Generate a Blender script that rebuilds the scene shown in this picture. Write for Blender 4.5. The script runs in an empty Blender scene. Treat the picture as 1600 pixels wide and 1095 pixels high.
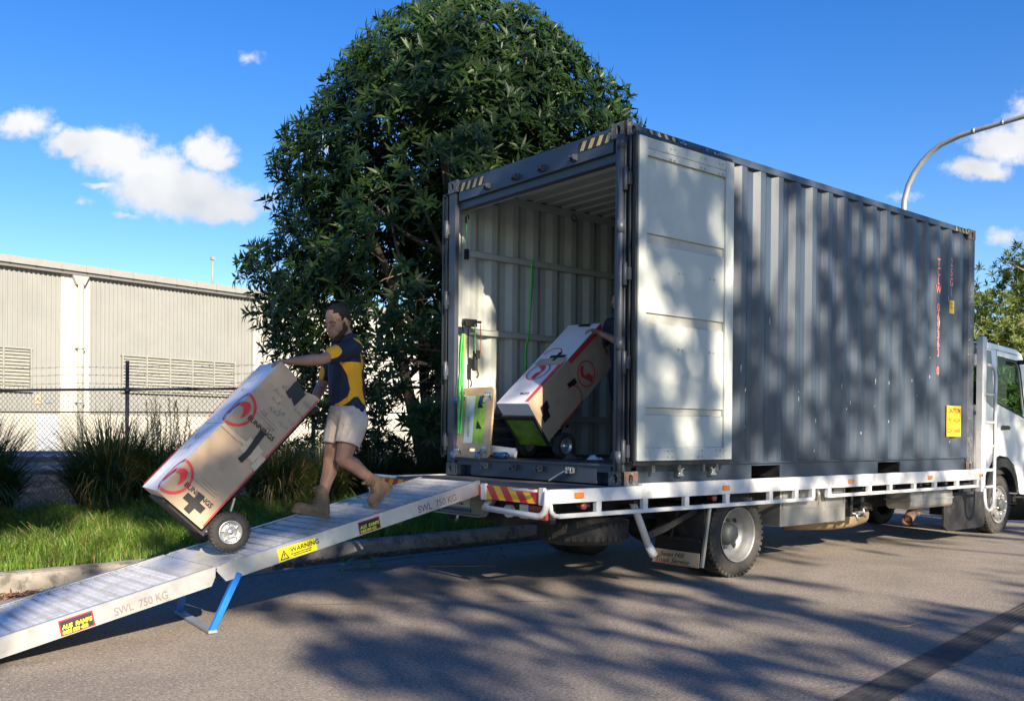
import bpy, bmesh, math, random
import numpy as np
from mathutils import Vector, Matrix, noise
from mathutils.geometry import tessellate_polygon
PI = math.pi
rad = math.radians
random.seed(7)
S = bpy.context.scene
COL = S.collection

# ------------------------------------------------------------------ camera
CAM = Vector((-5.287, -5.085, 1.297))
yaw, pit, rol = rad(50.768), rad(-0.314), rad(0.487)
F = Vector((math.cos(pit)*math.cos(yaw), math.cos(pit)*math.sin(yaw), math.sin(pit)))
Rt = Vector((math.sin(yaw), -math.cos(yaw), 0))
Up = Rt.cross(F)
c_, s_ = math.cos(rol), math.sin(rol)
r2 = c_*Rt + s_*Up
u2 = -s_*Rt + c_*Up
cd = bpy.data.cameras.new('camera')
cam = bpy.data.objects.new('camera', cd)
COL.objects.link(cam)
cam.matrix_world = Matrix(((r2.x, u2.x, -F.x, CAM.x), (r2.y, u2.y, -F.y, CAM.y), (r2.z, u2.z, -F.z, CAM.z), (0, 0, 0, 1)))
cd.sensor_width = 36
cd.lens = 36*1437.8/1600
cd.shift_y = 134.8/1600
cd.clip_start = 0.05
cd.clip_end = 2000
S.camera = cam

# ------------------------------------------------------------------ light
SUNDIR = Vector((-0.27, -1.0, 0.485)).normalized()      # towards the sun
el = math.asin(SUNDIR.z)
az = math.atan2(SUNDIR.x, SUNDIR.y)
sl = bpy.data.lights.new('sun', 'SUN')
sl.energy = 5.0
sl.angle = rad(0.53)
sl.color = (1.0, 0.85, 0.65)
sun = bpy.data.objects.new('sun', sl)
COL.objects.link(sun)
sun.rotation_euler = SUNDIR.to_track_quat('Z', 'Y').to_euler()
S.view_settings.view_transform = 'Standard'
S.view_settings.look = 'None'
S.view_settings.gamma = 1
S.view_settings.use_curve_mapping = False
S.view_settings.exposure = 1.5

W = bpy.data.worlds.new('World')
S.world = W
W.use_nodes = True
nt = W.node_tree
for n in list(nt.nodes):
    nt.nodes.remove(n)
N = nt.nodes.new
Lk = nt.links.new
def setup_world():
    out = N('ShaderNodeOutputWorld'); bg = N('ShaderNodeBackground')
    sky = N('ShaderNodeTexSky'); sky.sky_type = 'NISHITA'; sky.sun_disc = False
    sky.sun_elevation = el; sky.sun_rotation = az
    sky.air_density = 1.15; sky.dust_density = 0.1; sky.ozone_density = 3.5
    hs = N('ShaderNodeHueSaturation'); hs.inputs['Hue'].default_value = 0.517; hs.inputs['Saturation'].default_value = 1.36; hs.inputs['Value'].default_value = 1.34
    Lk(sky.outputs[0], hs.inputs['Color'])
    tc = N('ShaderNodeTexCoord')
    C0 = Vector((math.cos(yaw), math.sin(yaw), 0))
    def dot(v):
        n = N('ShaderNodeVectorMath'); n.operation = 'DOT_PRODUCT'
        Lk(tc.outputs['Generated'], n.inputs[0]); n.inputs[1].default_value = v
        return n.outputs['Value']
    def mth(op, a, b=None, c=None):
        n = N('ShaderNodeMath'); n.operation = op
        for i, x in enumerate((a, b, c)):
            if x is None: continue
            if isinstance(x, (int, float)): n.inputs[i].default_value = x
            else: Lk(x, n.inputs[i])
        return n.outputs[0]
    dc = mth('MAXIMUM', dot(C0), 0.05)
    u = mth('DIVIDE', dot(Rt), dc); v = mth('DIVIDE', dot((0, 0, 1)), dc)
    cmb = N('ShaderNodeCombineXYZ'); Lk(u, cmb.inputs[0]); Lk(v, cmb.inputs[1])
    nz = N('ShaderNodeTexNoise'); nz.inputs['Scale'].default_value = 14; nz.inputs['Detail'].default_value = 7; nz.inputs['Roughness'].default_value = 0.62
    Lk(cmb.outputs[0], nz.inputs['Vector'])
    nb = N('ShaderNodeTexNoise'); nb.inputs['Scale'].default_value = 45; nb.inputs['Detail'].default_value = 5; nb.inputs['Roughness'].default_value = 0.65
    Lk(cmb.outputs[0], nb.inputs['Vector'])
    off = N('ShaderNodeVectorMath'); off.operation = 'MULTIPLY_ADD'
    Lk(nz.outputs['Color'], off.inputs[0]); off.inputs[1].default_value = (0.045, 0.035, 0); off.inputs[2].default_value = (-0.0225, -0.0175, 0)
    p0 = N('ShaderNodeVectorMath'); p0.operation = 'ADD'; Lk(cmb.outputs[0], p0.inputs[0]); Lk(off.outputs[0], p0.inputs[1])
    # cloud lobes: x, y, half width, half height (in tangent units x1438), strength
    B = [(118,228,52,22,1),(180,246,62,38,1),(165,226,50,20,1),(232,276,62,42,1),(262,305,88,34,1),(330,312,85,34,1),(300,292,70,34,1),(240,300,60,34,1),(360,326,56,20,1),
         (320,236,38,26,.95),(340,254,28,14,.8),(32,198,44,24,.75),(85,206,24,10,.45),(470,231,30,10,.7),(500,222,22,14,.55),(378,92,20,9,.35),(156,292,22,5,.6),(190,338,26,6,.5),(125,320,16,6,.35),
         (1572,216,62,30,.95),(1615,196,60,42,.9),(1520,257,54,17,.9),(1565,362,34,14,.5),(1592,150,28,20,.4),(1410,300,26,8,.3)]
    acc = None
    for (x, y, a, b, st) in B:
        u0 = (x-800)/1438; v0 = (672-y)/1438
        s1 = N('ShaderNodeVectorMath'); s1.operation = 'SUBTRACT'; Lk(p0.outputs[0], s1.inputs[0]); s1.inputs[1].default_value = (u0, v0, 0)
        s2 = N('ShaderNodeVectorMath'); s2.operation = 'MULTIPLY'; Lk(s1.outputs[0], s2.inputs[0]); s2.inputs[1].default_value = (1438/a/1.30, 1438/b/1.30, 0)
        s3 = N('ShaderNodeVectorMath'); s3.operation = 'LENGTH'; Lk(s2.outputs[0], s3.inputs[0])
        m = mth('MULTIPLY', mth('SUBTRACT', 1.0, s3.outputs['Value']), st)
        acc = m if acc is None else mth('SMOOTH_MAX', acc, m, 0.12)
    d = mth('ADD', acc, mth('MULTIPLY', mth('SUBTRACT', nb.outputs[0], 0.5), 0.95))
    mr = N('ShaderNodeMapRange'); mr.interpolation_type = 'SMOOTHSTEP'
    Lk(d, mr.inputs['Value']); mr.inputs['From Min'].default_value = 0.0; mr.inputs['From Max'].default_value = 0.55
    alpha = mth('MULTIPLY', mr.outputs[0], 0.97)
    # grey undersides
    nz2 = N('ShaderNodeTexNoise'); nz2.inputs['Scale'].default_value = 11; nz2.inputs['Detail'].default_value = 3
    Lk(cmb.outputs[0], nz2.inputs['Vector'])
    g = mth('ADD', mth('MULTIPLY', mth('SUBTRACT', v, 0.235), 5.0), mth('MULTIPLY', mth('SUBTRACT', nz2.outputs[0], 0.5), 2.2))
    mg = N('ShaderNodeMapRange'); Lk(g, mg.inputs['Value']); mg.inputs['From Min'].default_value = -0.25; mg.inputs['From Max'].default_value = 0.45
    cr = N('ShaderNodeMix'); cr.data_type = 'RGBA'
    Lk(mg.outputs[0], cr.inputs[0]); cr.inputs[6].default_value = (5.1, 5.3, 5.6, 1); cr.inputs[7].default_value = (7.0, 7.0, 7.0, 1)
    mx = N('ShaderNodeMix'); mx.data_type = 'RGBA'
    Lk(alpha, mx.inputs[0]); Lk(hs.outputs[0], mx.inputs[6]); Lk(cr.outputs[2], mx.inputs[7])
    Lk(mx.outputs[2], bg.inputs['Color']); bg.inputs['Strength'].default_value = 0.05
    Lk(bg.outputs[0], out.inputs['Surface'])
setup_world()

# ------------------------------------------------------------------ materials
MATS = {}
def mat(name, col, rough=0.6, metal=0.0, var=0.12, scale=6.0, bump=0.0, bscale=60.0, col2=None, thr=None, coat=0.0, spec=0.5, trans=0.0, sheen=0.0, stretch=(1,1,1), sss=0.0, bdist=0.01):
    if name in MATS: return MATS[name]
    m = bpy.data.materials.new(name); m.use_nodes = True
    t = m.node_tree; b = t.nodes['Principled BSDF']
    b.inputs['Roughness'].default_value = rough
    b.inputs['Metallic'].default_value = metal
    b.inputs['Specular IOR Level'].default_value = spec
    if coat: b.inputs['Coat Weight'].default_value = coat; b.inputs['Coat Roughness'].default_value = 0.08
    if trans: b.inputs['Transmission Weight'].default_value = trans
    if sss:
        b.inputs['Subsurface Weight'].default_value = sss
        b.inputs['Subsurface Radius'].default_value = (0.02, 0.008, 0.004)
    tc = t.nodes.new('ShaderNodeTexCoord'); mp = t.nodes.new('ShaderNodeMapping')
    mp.inputs['Scale'].default_value = stretch
    t.links.new(tc.outputs['Object'], mp.inputs[0])
    nz = t.nodes.new('ShaderNodeTexNoise'); nz.inputs['Scale'].default_value = scale; nz.inputs['Detail'].default_value = 6; nz.inputs['Roughness'].default_value = 0.6
    t.links.new(mp.outputs[0], nz.inputs['Vector'])
    mx = t.nodes.new('ShaderNodeMix'); mx.data_type = 'RGBA'
    c = Vector(col)
    if col2 is None:
        ca = tuple(max(0, x*(1-var)) for x in c); cb = tuple(min(1, x*(1+var)) for x in c)
    else: ca, cb = tuple(c), tuple(col2)
    mx.inputs[6].default_value = (*ca, 1); mx.inputs[7].default_value = (*cb, 1)
    mr = t.nodes.new('ShaderNodeMapRange')
    lo, hi = thr if thr else (0.3, 0.7)
    mr.inputs['From Min'].default_value = lo; mr.inputs['From Max'].default_value = hi
    t.links.new(nz.outputs[0], mr.inputs['Value']); t.links.new(mr.outputs[0], mx.inputs[0])
    t.links.new(mx.outputs[2], b.inputs['Base Color'])
    rr = t.nodes.new('ShaderNodeMapRange'); rr.inputs['To Min'].default_value = max(0, rough-0.08); rr.inputs['To Max'].default_value = min(1, rough+0.08)
    t.links.new(nz.outputs[0], rr.inputs['Value']); t.links.new(rr.outputs[0], b.inputs['Roughness'])
    if bump:
        n2 = t.nodes.new('ShaderNodeTexNoise'); n2.inputs['Scale'].default_value = bscale; n2.inputs['Detail'].default_value = 4
        t.links.new(mp.outputs[0], n2.inputs['Vector'])
        bp = t.nodes.new('ShaderNodeBump'); bp.inputs['Strength'].default_value = bump; bp.inputs['Distance'].default_value = bdist
        t.links.new(n2.outputs[0], bp.inputs['Height']); t.links.new(bp.outputs[0], b.inputs['Normal'])
    MATS[name] = m
    return m
def add_spots(m, col, scale, thr, rough=0.7, stretch=(1,1,1), amount=1.0):
    """a second layer of patches (dirt, rust, scuffs, aggregate) with a shape of its own"""
    t = m.node_tree; b = t.nodes['Principled BSDF']
    src = b.inputs['Base Color'].links[0].from_socket
    tc = t.nodes.new('ShaderNodeTexCoord'); mp = t.nodes.new('ShaderNodeMapping'); mp.inputs['Scale'].default_value = stretch
    t.links.new(tc.outputs['Object'], mp.inputs[0])
    nz = t.nodes.new('ShaderNodeTexNoise'); nz.inputs['Scale'].default_value = scale; nz.inputs['Detail'].default_value = 5; nz.inputs['Roughness'].default_value = 0.65
    t.links.new(mp.outputs[0], nz.inputs['Vector'])
    mr = t.nodes.new('ShaderNodeMapRange'); mr.inputs['From Min'].default_value = thr[0]; mr.inputs['From Max'].default_value = thr[1]; mr.inputs['To Max'].default_value = amount
    t.links.new(nz.outputs[0], mr.inputs['Value'])
    mx = t.nodes.new('ShaderNodeMix'); mx.data_type = 'RGBA'
    t.links.new(mr.outputs[0], mx.inputs[0]); t.links.new(src, mx.inputs[6]); mx.inputs[7].default_value = (*col, 1)
    t.links.new(mx.outputs[2], b.inputs['Base Color'])
    return m

M_asph = mat('asphalt', (0.198,0.172,0.146), 0.88, var=0.22, scale=1.3, bump=0.55, bscale=170, bdist=0.012)
add_spots(M_asph, (0.44,0.40,0.345), 62, (0.54,0.62), amount=0.75)
add_spots(M_asph, (0.06,0.055,0.05), 48, (0.53,0.60), amount=0.7)
add_spots(M_asph, (0.11,0.10,0.09), 9, (0.48,0.66), amount=0.3)
add_spots(M_asph, (0.50,0.46,0.40), 130, (0.60,0.66), amount=0.8)
add_spots(M_asph, (0.10,0.09,0.08), 0.8, (0.56,0.72), amount=0.35)
M_gutter = mat('gutter_concrete', (0.22,0.20,0.17), 0.9, var=0.25, scale=3, bump=0.3, bscale=80)
M_kerb = mat('kerb_concrete', (0.24,0.22,0.19), 0.9, var=0.3, scale=5, bump=0.5, bscale=50)
add_spots(M_kerb, (0.08,0.075,0.065), 7, (0.5,0.62), amount=0.8)
M_soil = mat('mulch_soil', (0.045,0.032,0.024), 0.95, var=0.5, scale=14, bump=0.8, bscale=50, bdist=0.03)
M_grassbase = mat('turf', (0.035,0.055,0.015), 0.95, var=0.4, scale=9, bump=0.6, bscale=60)
M_grey = mat('container_slate_paint', (0.039,0.055,0.083), 0.38, var=0.12, scale=2.5, stretch=(1,1,0.25), bump=0.05, bscale=9, spec=0.45)
add_spots(M_grey, (0.066,0.076,0.092), 3.0, (0.5,0.75), stretch=(2.2,2.2,0.35), amount=0.6)
add_spots(M_grey, (0.16,0.10,0.07), 11, (0.69,0.74), stretch=(3,3,0.5), amount=0.5)
add_spots(M_grey, (0.20,0.20,0.20), 17, (0.71,0.74), stretch=(2,2,0.3), amount=0.45)
M_greyd = mat('container_dark_frame', (0.045,0.055,0.075), 0.45, var=0.15, scale=5)
add_spots(M_greyd, (0.20,0.19,0.18), 22, (0.67,0.71), amount=0.7)
M_cast = mat('worn_casting_steel', (0.10,0.11,0.12), 0.55, 0.1, var=0.3, scale=14, bump=0.3, bscale=60)
add_spots(M_cast, (0.22,0.10,0.05), 16, (0.50,0.62), amount=0.85)
add_spots(M_cast, (0.34,0.30,0.26), 26, (0.56,0.64), amount=0.6)
M_cast2 = mat('painted_casting', (0.075,0.085,0.10), 0.5, 0.1, var=0.3, scale=14)
add_spots(M_cast2, (0.26,0.25,0.23), 30, (0.56,0.64), amount=0.7)
M_cream = mat('interior_cream_paint', (0.43,0.465,0.445), 0.5, var=0.07, scale=4, bump=0.04, bscale=15)
add_spots(M_cream, (0.30,0.30,0.27), 5, (0.62,0.75), stretch=(1,1,0.4), amount=0.5)
M_creamband = mat('recessed_cream_band', (0.40,0.40,0.36), 0.6, var=0.08, scale=6)
M_gasket = mat('black_rubber_gasket', (0.012,0.013,0.015), 0.45, var=0.2, scale=20)
M_ply = mat('container_floor_ply', (0.10,0.065,0.05), 0.7, var=0.35, scale=7, stretch=(0.5,4,1), bump=0.2)
M_yel = mat('yellow_sticker', (0.80,0.50,0.02), 0.5, var=0.06)
M_hyel = mat('worn_hazard_yellow', (0.46,0.38,0.18), 0.6, var=0.2, scale=20)
M_hblk = mat('hazard_black', (0.02,0.02,0.022), 0.6, var=0.2)
M_black = mat('black_print', (0.012,0.012,0.012), 0.6, var=0.1)
M_redtxt = mat('faded_red_lettering', (0.78,0.20,0.18), 0.6, var=0.2, scale=30)
M_zinc = mat('zinc_plated_steel', (0.55,0.56,0.55), 0.35, 0.85, var=0.15, scale=20)
M_alu = mat('ramp_aluminium', (0.60,0.60,0.59), 0.42, 0.75, var=0.12, scale=8, bump=0.08, bscale=40)
add_spots(M_alu, (0.33,0.31,0.28), 9, (0.55,0.72), amount=0.55)
M_alur = mat('ramp_deck_ribs', (0.66,0.66,0.65), 0.42, 0.45, var=0.15, scale=10, bump=0.12, bscale=90, stretch=(1,4,1))
add_spots(M_alur, (0.34,0.31,0.27), 6, (0.5,0.7), amount=0.6)
M_alud = mat('ramp_deck_pans', (0.46,0.47,0.50), 0.5, 0.5, var=0.15, scale=10)
M_white = mat('white_truck_paint', (0.62,0.63,0.63), 0.38, var=0.06, scale=4, spec=0.5)
add_spots(M_white, (0.40,0.37,0.33), 9, (0.56,0.72), amount=0.55)
add_spots(M_white, (0.25,0.20,0.16), 28, (0.66,0.70), amount=0.6)
M_cab = mat('white_cab_paint', (0.74,0.75,0.77), 0.22, var=0.03, scale=2, coat=0.6)
M_deck = mat('checker_deck_steel', (0.13,0.13,0.13), 0.55, 0.4, var=0.3, scale=6, bump=0.5, bscale=90)
M_chas = mat('chassis_black', (0.018,0.018,0.02), 0.6, 0.1, var=0.35, scale=9)
add_spots(M_chas, (0.06,0.052,0.045), 6, (0.5,0.7), amount=0.7)
M_stain = mat('stainless_toolbox', (0.34,0.33,0.31), 0.45, 0.6, var=0.2, scale=6, bump=0.1, bscale=20, stretch=(1,1,.4))
M_rubber = mat('tyre_rubber', (0.028,0.027,0.026), 0.8, var=0.25, scale=12, bump=0.25, bscale=60)
add_spots(M_rubber, (0.085,0.078,0.068), 5, (0.5,0.72), amount=0.7)
M_rim = mat('silver_steel_rim', (0.24,0.245,0.245), 0.45, 0.4, var=0.2, scale=9)
M_hubd = mat('greasy_hub', (0.05,0.06,0.065), 0.6, 0.2, var=0.35, scale=14)
M_amber = mat('amber_lens', (0.85,0.22,0.02), 0.25, var=0.05, coat=0.4)
M_redlens = mat('red_lens', (0.30,0.05,0.03), 0.25, var=0.1, coat=0.4)
M_hred = mat('marker_red', (0.60,0.02,0.04), 0.4, var=0.08)
M_hylw = mat('marker_yellow', (0.95,0.50,0.02), 0.4, var=0.05)
M_rustpipe = mat('heat_stained_exhaust', (0.42,0.26,0.18), 0.6, 0.4, var=0.3, scale=9)
M_muff = mat('tan_muffler', (0.30,0.22,0.13), 0.6, 0.2, var=0.25, scale=7)
M_blue = mat('blue_leg_paint', (0.01,0.13,0.50), 0.4, var=0.15, scale=12)
add_spots(M_blue, (0.10,0.09,0.09), 18, (0.64,0.7), amount=0.8)
M_tan = mat('cardboard', (0.46,0.345,0.235), 0.85, var=0.08, scale=5, bump=0.35, bscale=9, bdist=0.012)
add_spots(M_tan, (0.34,0.25,0.18), 7, (0.55,0.7), amount=0.5)
add_spots(M_tan, (0.56,0.47,0.37), 30, (0.62,0.7), amount=0.4)
M_wbox = mat('white_printed_cardboard', (0.66,0.67,0.72), 0.55, var=0.06, scale=6)
M_boxred = mat('red_box_print', (0.66,0.045,0.05), 0.7, var=0.12, scale=20)
M_tape = mat('black_cloth_tape', (0.012,0.013,0.016), 0.6, var=0.25, scale=15)
M_ctape = mat('clear_packing_tape', (0.47,0.385,0.30), 0.12, var=0.12, scale=10, coat=0.5)
M_ink = mat('marker_ink', (0.16,0.14,0.15), 0.8, var=0.2)
M_green = mat('lime_green_webbing', (0.10,0.72,0.12), 0.6, var=0.12, scale=20)
M_orange = mat('orange_webbing', (0.85,0.20,0.06), 0.6, var=0.1)
M_wood = mat('birch_dolly_wood', (0.56,0.40,0.24), 0.6, var=0.15, scale=4, stretch=(1,1,5))
M_castblue = mat('blue_caster_wheel', (0.03,0.10,0.30), 0.4, var=0.1)
M_paper = mat('white_label', (0.70,0.72,0.74), 0.6, var=0.05)
M_greenlbl = mat('green_label', (0.30,0.52,0.05), 0.5, var=0.3, scale=14)
M_greenhand = mat('green_paint_with_reflection', (0.10,0.22,0.015), 0.45, var=0.6, scale=10)  # green reflection on the dark toe plate is put into this colour
M_quilt = mat('navy_moving_blanket', (0.012,0.024,0.055), 0.9, var=0.3, scale=20, bump=0.5, bscale=40)
M_pipe = mat('pvc_tube', (0.42,0.47,0.54), 0.35, var=0.08, scale=7)
M_skin = mat('skin', (0.33,0.18,0.12), 0.52, var=0.12, scale=16, sss=0.12)
M_lip = mat('lips', (0.36,0.15,0.12), 0.5, var=0.1)
M_hair = mat('dark_hair', (0.010,0.007,0.006), 0.8, var=0.5, scale=90, bump=0.8, bscale=220)
M_beard = mat('beard_stubble', (0.045,0.022,0.014), 0.85, var=0.5, scale=120, bump=0.8, bscale=260)
M_navy = mat('navy_polo_fabric', (0.010,0.016,0.040), 0.75, var=0.25, scale=14, bump=0.15, bscale=25)
M_gold = mat('gold_polo_panel', (0.90,0.42,0.01), 0.7, var=0.06, scale=14, bump=0.15, bscale=25)
M_khaki = mat('khaki_short_fabric', (0.54,0.46,0.385), 0.85, var=0.10, scale=10, bump=0.35, bscale=22, bdist=0.02)
M_suede = mat('tan_suede_boot', (0.205,0.13,0.075), 0.85, var=0.25, scale=18, bump=0.3, bscale=60)
M_sole = mat('boot_sole_rubber', (0.20,0.13,0.08), 0.8, var=0.2, scale=18)
M_lace = mat('boot_lace', (0.13,0.085,0.045), 0.8)
M_eye = mat('eye_dark', (0.03,0.02,0.015), 0.3)
M_bark = mat('bark', (0.13,0.10,0.08), 0.9, var=0.35, scale=9, bump=0.6, bscale=30)
M_fence = mat('black_powder_coat', (0.022,0.022,0.025), 0.5, var=0.15)
M_galv = mat('galvanised_steel', (0.30,0.33,0.38), 0.5, 0.6, var=0.15, scale=5)
M_wallg = mat('warehouse_grey_green_sheet', (0.205,0.214,0.208), 0.6, var=0.06, scale=0.7)
add_spots(M_wallg, (0.15,0.15,0.14), 1.1, (0.58,0.75), stretch=(2,2,.15), amount=0.5)
M_wallc = mat('warehouse_cream_sheet', (0.40,0.40,0.37), 0.6, var=0.05, scale=0.6)
M_wallp = mat('precast_concrete_panel', (0.34,0.335,0.30), 0.8, var=0.1, scale=0.8)
M_eaveshade = mat('painted_eave_shade', (0.12,0.12,0.125), 0.5, var=0.1)  # dark tone for the shadow below the gutter
M_gutt = mat('pale_box_gutter', (0.22,0.225,0.215), 0.5, var=0.06)
M_pipew = mat('painted_downpipe', (0.30,0.31,0.28), 0.5, var=0.05)
M_door = mat('white_steel_door', (0.34,0.37,0.42), 0.4, var=0.04)
def glassmat():
    m = bpy.data.materials.new('tinted_window_glass'); m.use_nodes = True; t = m.node_tree
    for n in list(t.nodes): t.nodes.remove(n)
    o = t.nodes.new('ShaderNodeOutputMaterial'); tr = t.nodes.new('ShaderNodeBsdfTransparent'); gl = t.nodes.new('ShaderNodeBsdfGlossy'); ms = t.nodes.new('ShaderNodeMixShader'); fr = t.nodes.new('ShaderNodeFresnel')
    tr.inputs[0].default_value = (0.60, 0.74, 0.66, 1); gl.inputs['Roughness'].default_value = 0.02; fr.inputs[0].default_value = 1.45
    ms.inputs[0].default_value = 0.07; t.links.new(tr.outputs[0], ms.inputs[1]); t.links.new(gl.outputs[0], ms.inputs[2]); t.links.new(ms.outputs[0], o.inputs[0])
    return m
M_glass = glassmat()
M_intr = mat('cab_interior', (0.03,0.032,0.035), 0.7, var=0.2)
M_skid = mat('tyre_skid_rubber', (0.050,0.049,0.048), 0.85, var=0.45, scale=12, bump=0.4, bscale=150)
M_lamp = mat('lamp_pole_galvanised', (0.33,0.34,0.35), 0.45, 0.4, var=0.12, scale=5)

def polo_mat():
    m = mat('polo_fabric', (0.010,0.016,0.040), 0.78, var=0.25, scale=14, bump=0.25, bscale=18, bdist=0.02)
    t = m.node_tree; bs = t.nodes['Principled BSDF']; src = bs.inputs['Base Color'].links[0].from_socket
    at = t.nodes.new('ShaderNodeAttribute'); at.attribute_name = 'gold'
    mr = t.nodes.new('ShaderNodeMapRange'); mr.inputs['From Min'].default_value = -0.0008; mr.inputs['From Max'].default_value = 0.0008
    t.links.new(at.outputs['Fac'], mr.inputs['Value'])
    mx = t.nodes.new('ShaderNodeMix'); mx.data_type = 'RGBA'; mx.inputs[7].default_value = (0.88,0.40,0.01,1)
    t.links.new(mr.outputs[0], mx.inputs[0]); t.links.new(src, mx.inputs[6]); t.links.new(mx.outputs[2], bs.inputs['Base Color'])
    return m
M_polo = polo_mat()
def leafmat(name, col, var=0.35, rough=0.4, transl=0.25, scale=3.0, spec=0.5):
    m = bpy.data.materials.new(name); m.use_nodes = True
    t = m.node_tree; b = t.nodes['Principled BSDF']; out = t.nodes['Material Output']
    b.inputs['Roughness'].default_value = rough; b.inputs['Specular IOR Level'].default_value = spec
    tc = t.nodes.new('ShaderNodeTexCoord'); nz = t.nodes.new('ShaderNodeTexNoise'); nz.inputs['Scale'].default_value = scale; nz.inputs['Detail'].default_value = 8; nz.inputs['Roughness'].default_value = 0.8
    t.links.new(tc.outputs['Object'], nz.inputs[0])
    mx = t.nodes.new('ShaderNodeMix'); mx.data_type = 'RGBA'
    mx.inputs[6].default_value = (*[x*(1-var) for x in col], 1); mx.inputs[7].default_value = (col[0]*(1+var*1.5), col[1]*(1+var), col[2]*(1+var*.6), 1)
    mr = t.nodes.new('ShaderNodeMapRange'); mr.inputs['From Min'].default_value = 0.32; mr.inputs['From Max'].default_value = 0.68
    t.links.new(nz.outputs[0], mr.inputs['Value']); t.links.new(mr.outputs[0], mx.inputs[0]); t.links.new(mx.outputs[2], b.inputs['Base Color'])
    tr = t.nodes.new('ShaderNodeBsdfTranslucent'); g = t.nodes.new('ShaderNodeMix'); g.data_type = 'RGBA'; g.blend_type = 'MULTIPLY'; g.inputs[0].default_value = 1
    t.links.new(mx.outputs[2], g.inputs[6]); g.inputs[7].default_value = (1.5, 1.9, 0.7, 1)
    t.links.new(g.outputs[2], tr.inputs['Color'])
    ms = t.nodes.new('ShaderNodeMixShader'); ms.inputs[0].default_value = transl
    t.links.new(b.outputs[0], ms.inputs[1]); t.links.new(tr.outputs[0], ms.inputs[2]); t.links.new(ms.outputs[0], out.inputs['Surface'])
    MATS[name] = m
    return m
M_leaf = leafmat('glossy_dark_leaf', (0.022,0.052,0.011), rough=0.42, transl=0.16, scale=4, spec=0.3)
M_leaf2 = leafmat('olive_leaf', (0.085,0.12,0.028), rough=0.5, transl=0.3, scale=2)
M_leaf3 = leafmat('shade_tree_leaf', (0.05,0.085,0.025), rough=0.5, transl=0.1, scale=2)
M_shrub = leafmat('shrub_leaf', (0.035,0.062,0.018), rough=0.4, transl=0.2, scale=8)
M_blade = leafmat('grass_blade', (0.105,0.20,0.030), var=0.5, rough=0.5, transl=0.35, scale=4)
M_strap = leafmat('strap_leaf', (0.045,0.075,0.026), var=0.45, rough=0.4, transl=0.2, scale=9)
M_straw = leafmat('dry_strap_leaf', (0.26,0.20,0.10), var=0.35, rough=0.6, transl=0.2, scale=9)
M_litter = leafmat('fallen_leaf', (0.17,0.10,0.055), var=0.6, rough=0.7, transl=0.1, scale=30)
M_cutleaf = leafmat('cut_green_leaf', (0.12,0.19,0.10), var=0.3, rough=0.6, transl=0.15, scale=12)

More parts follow.
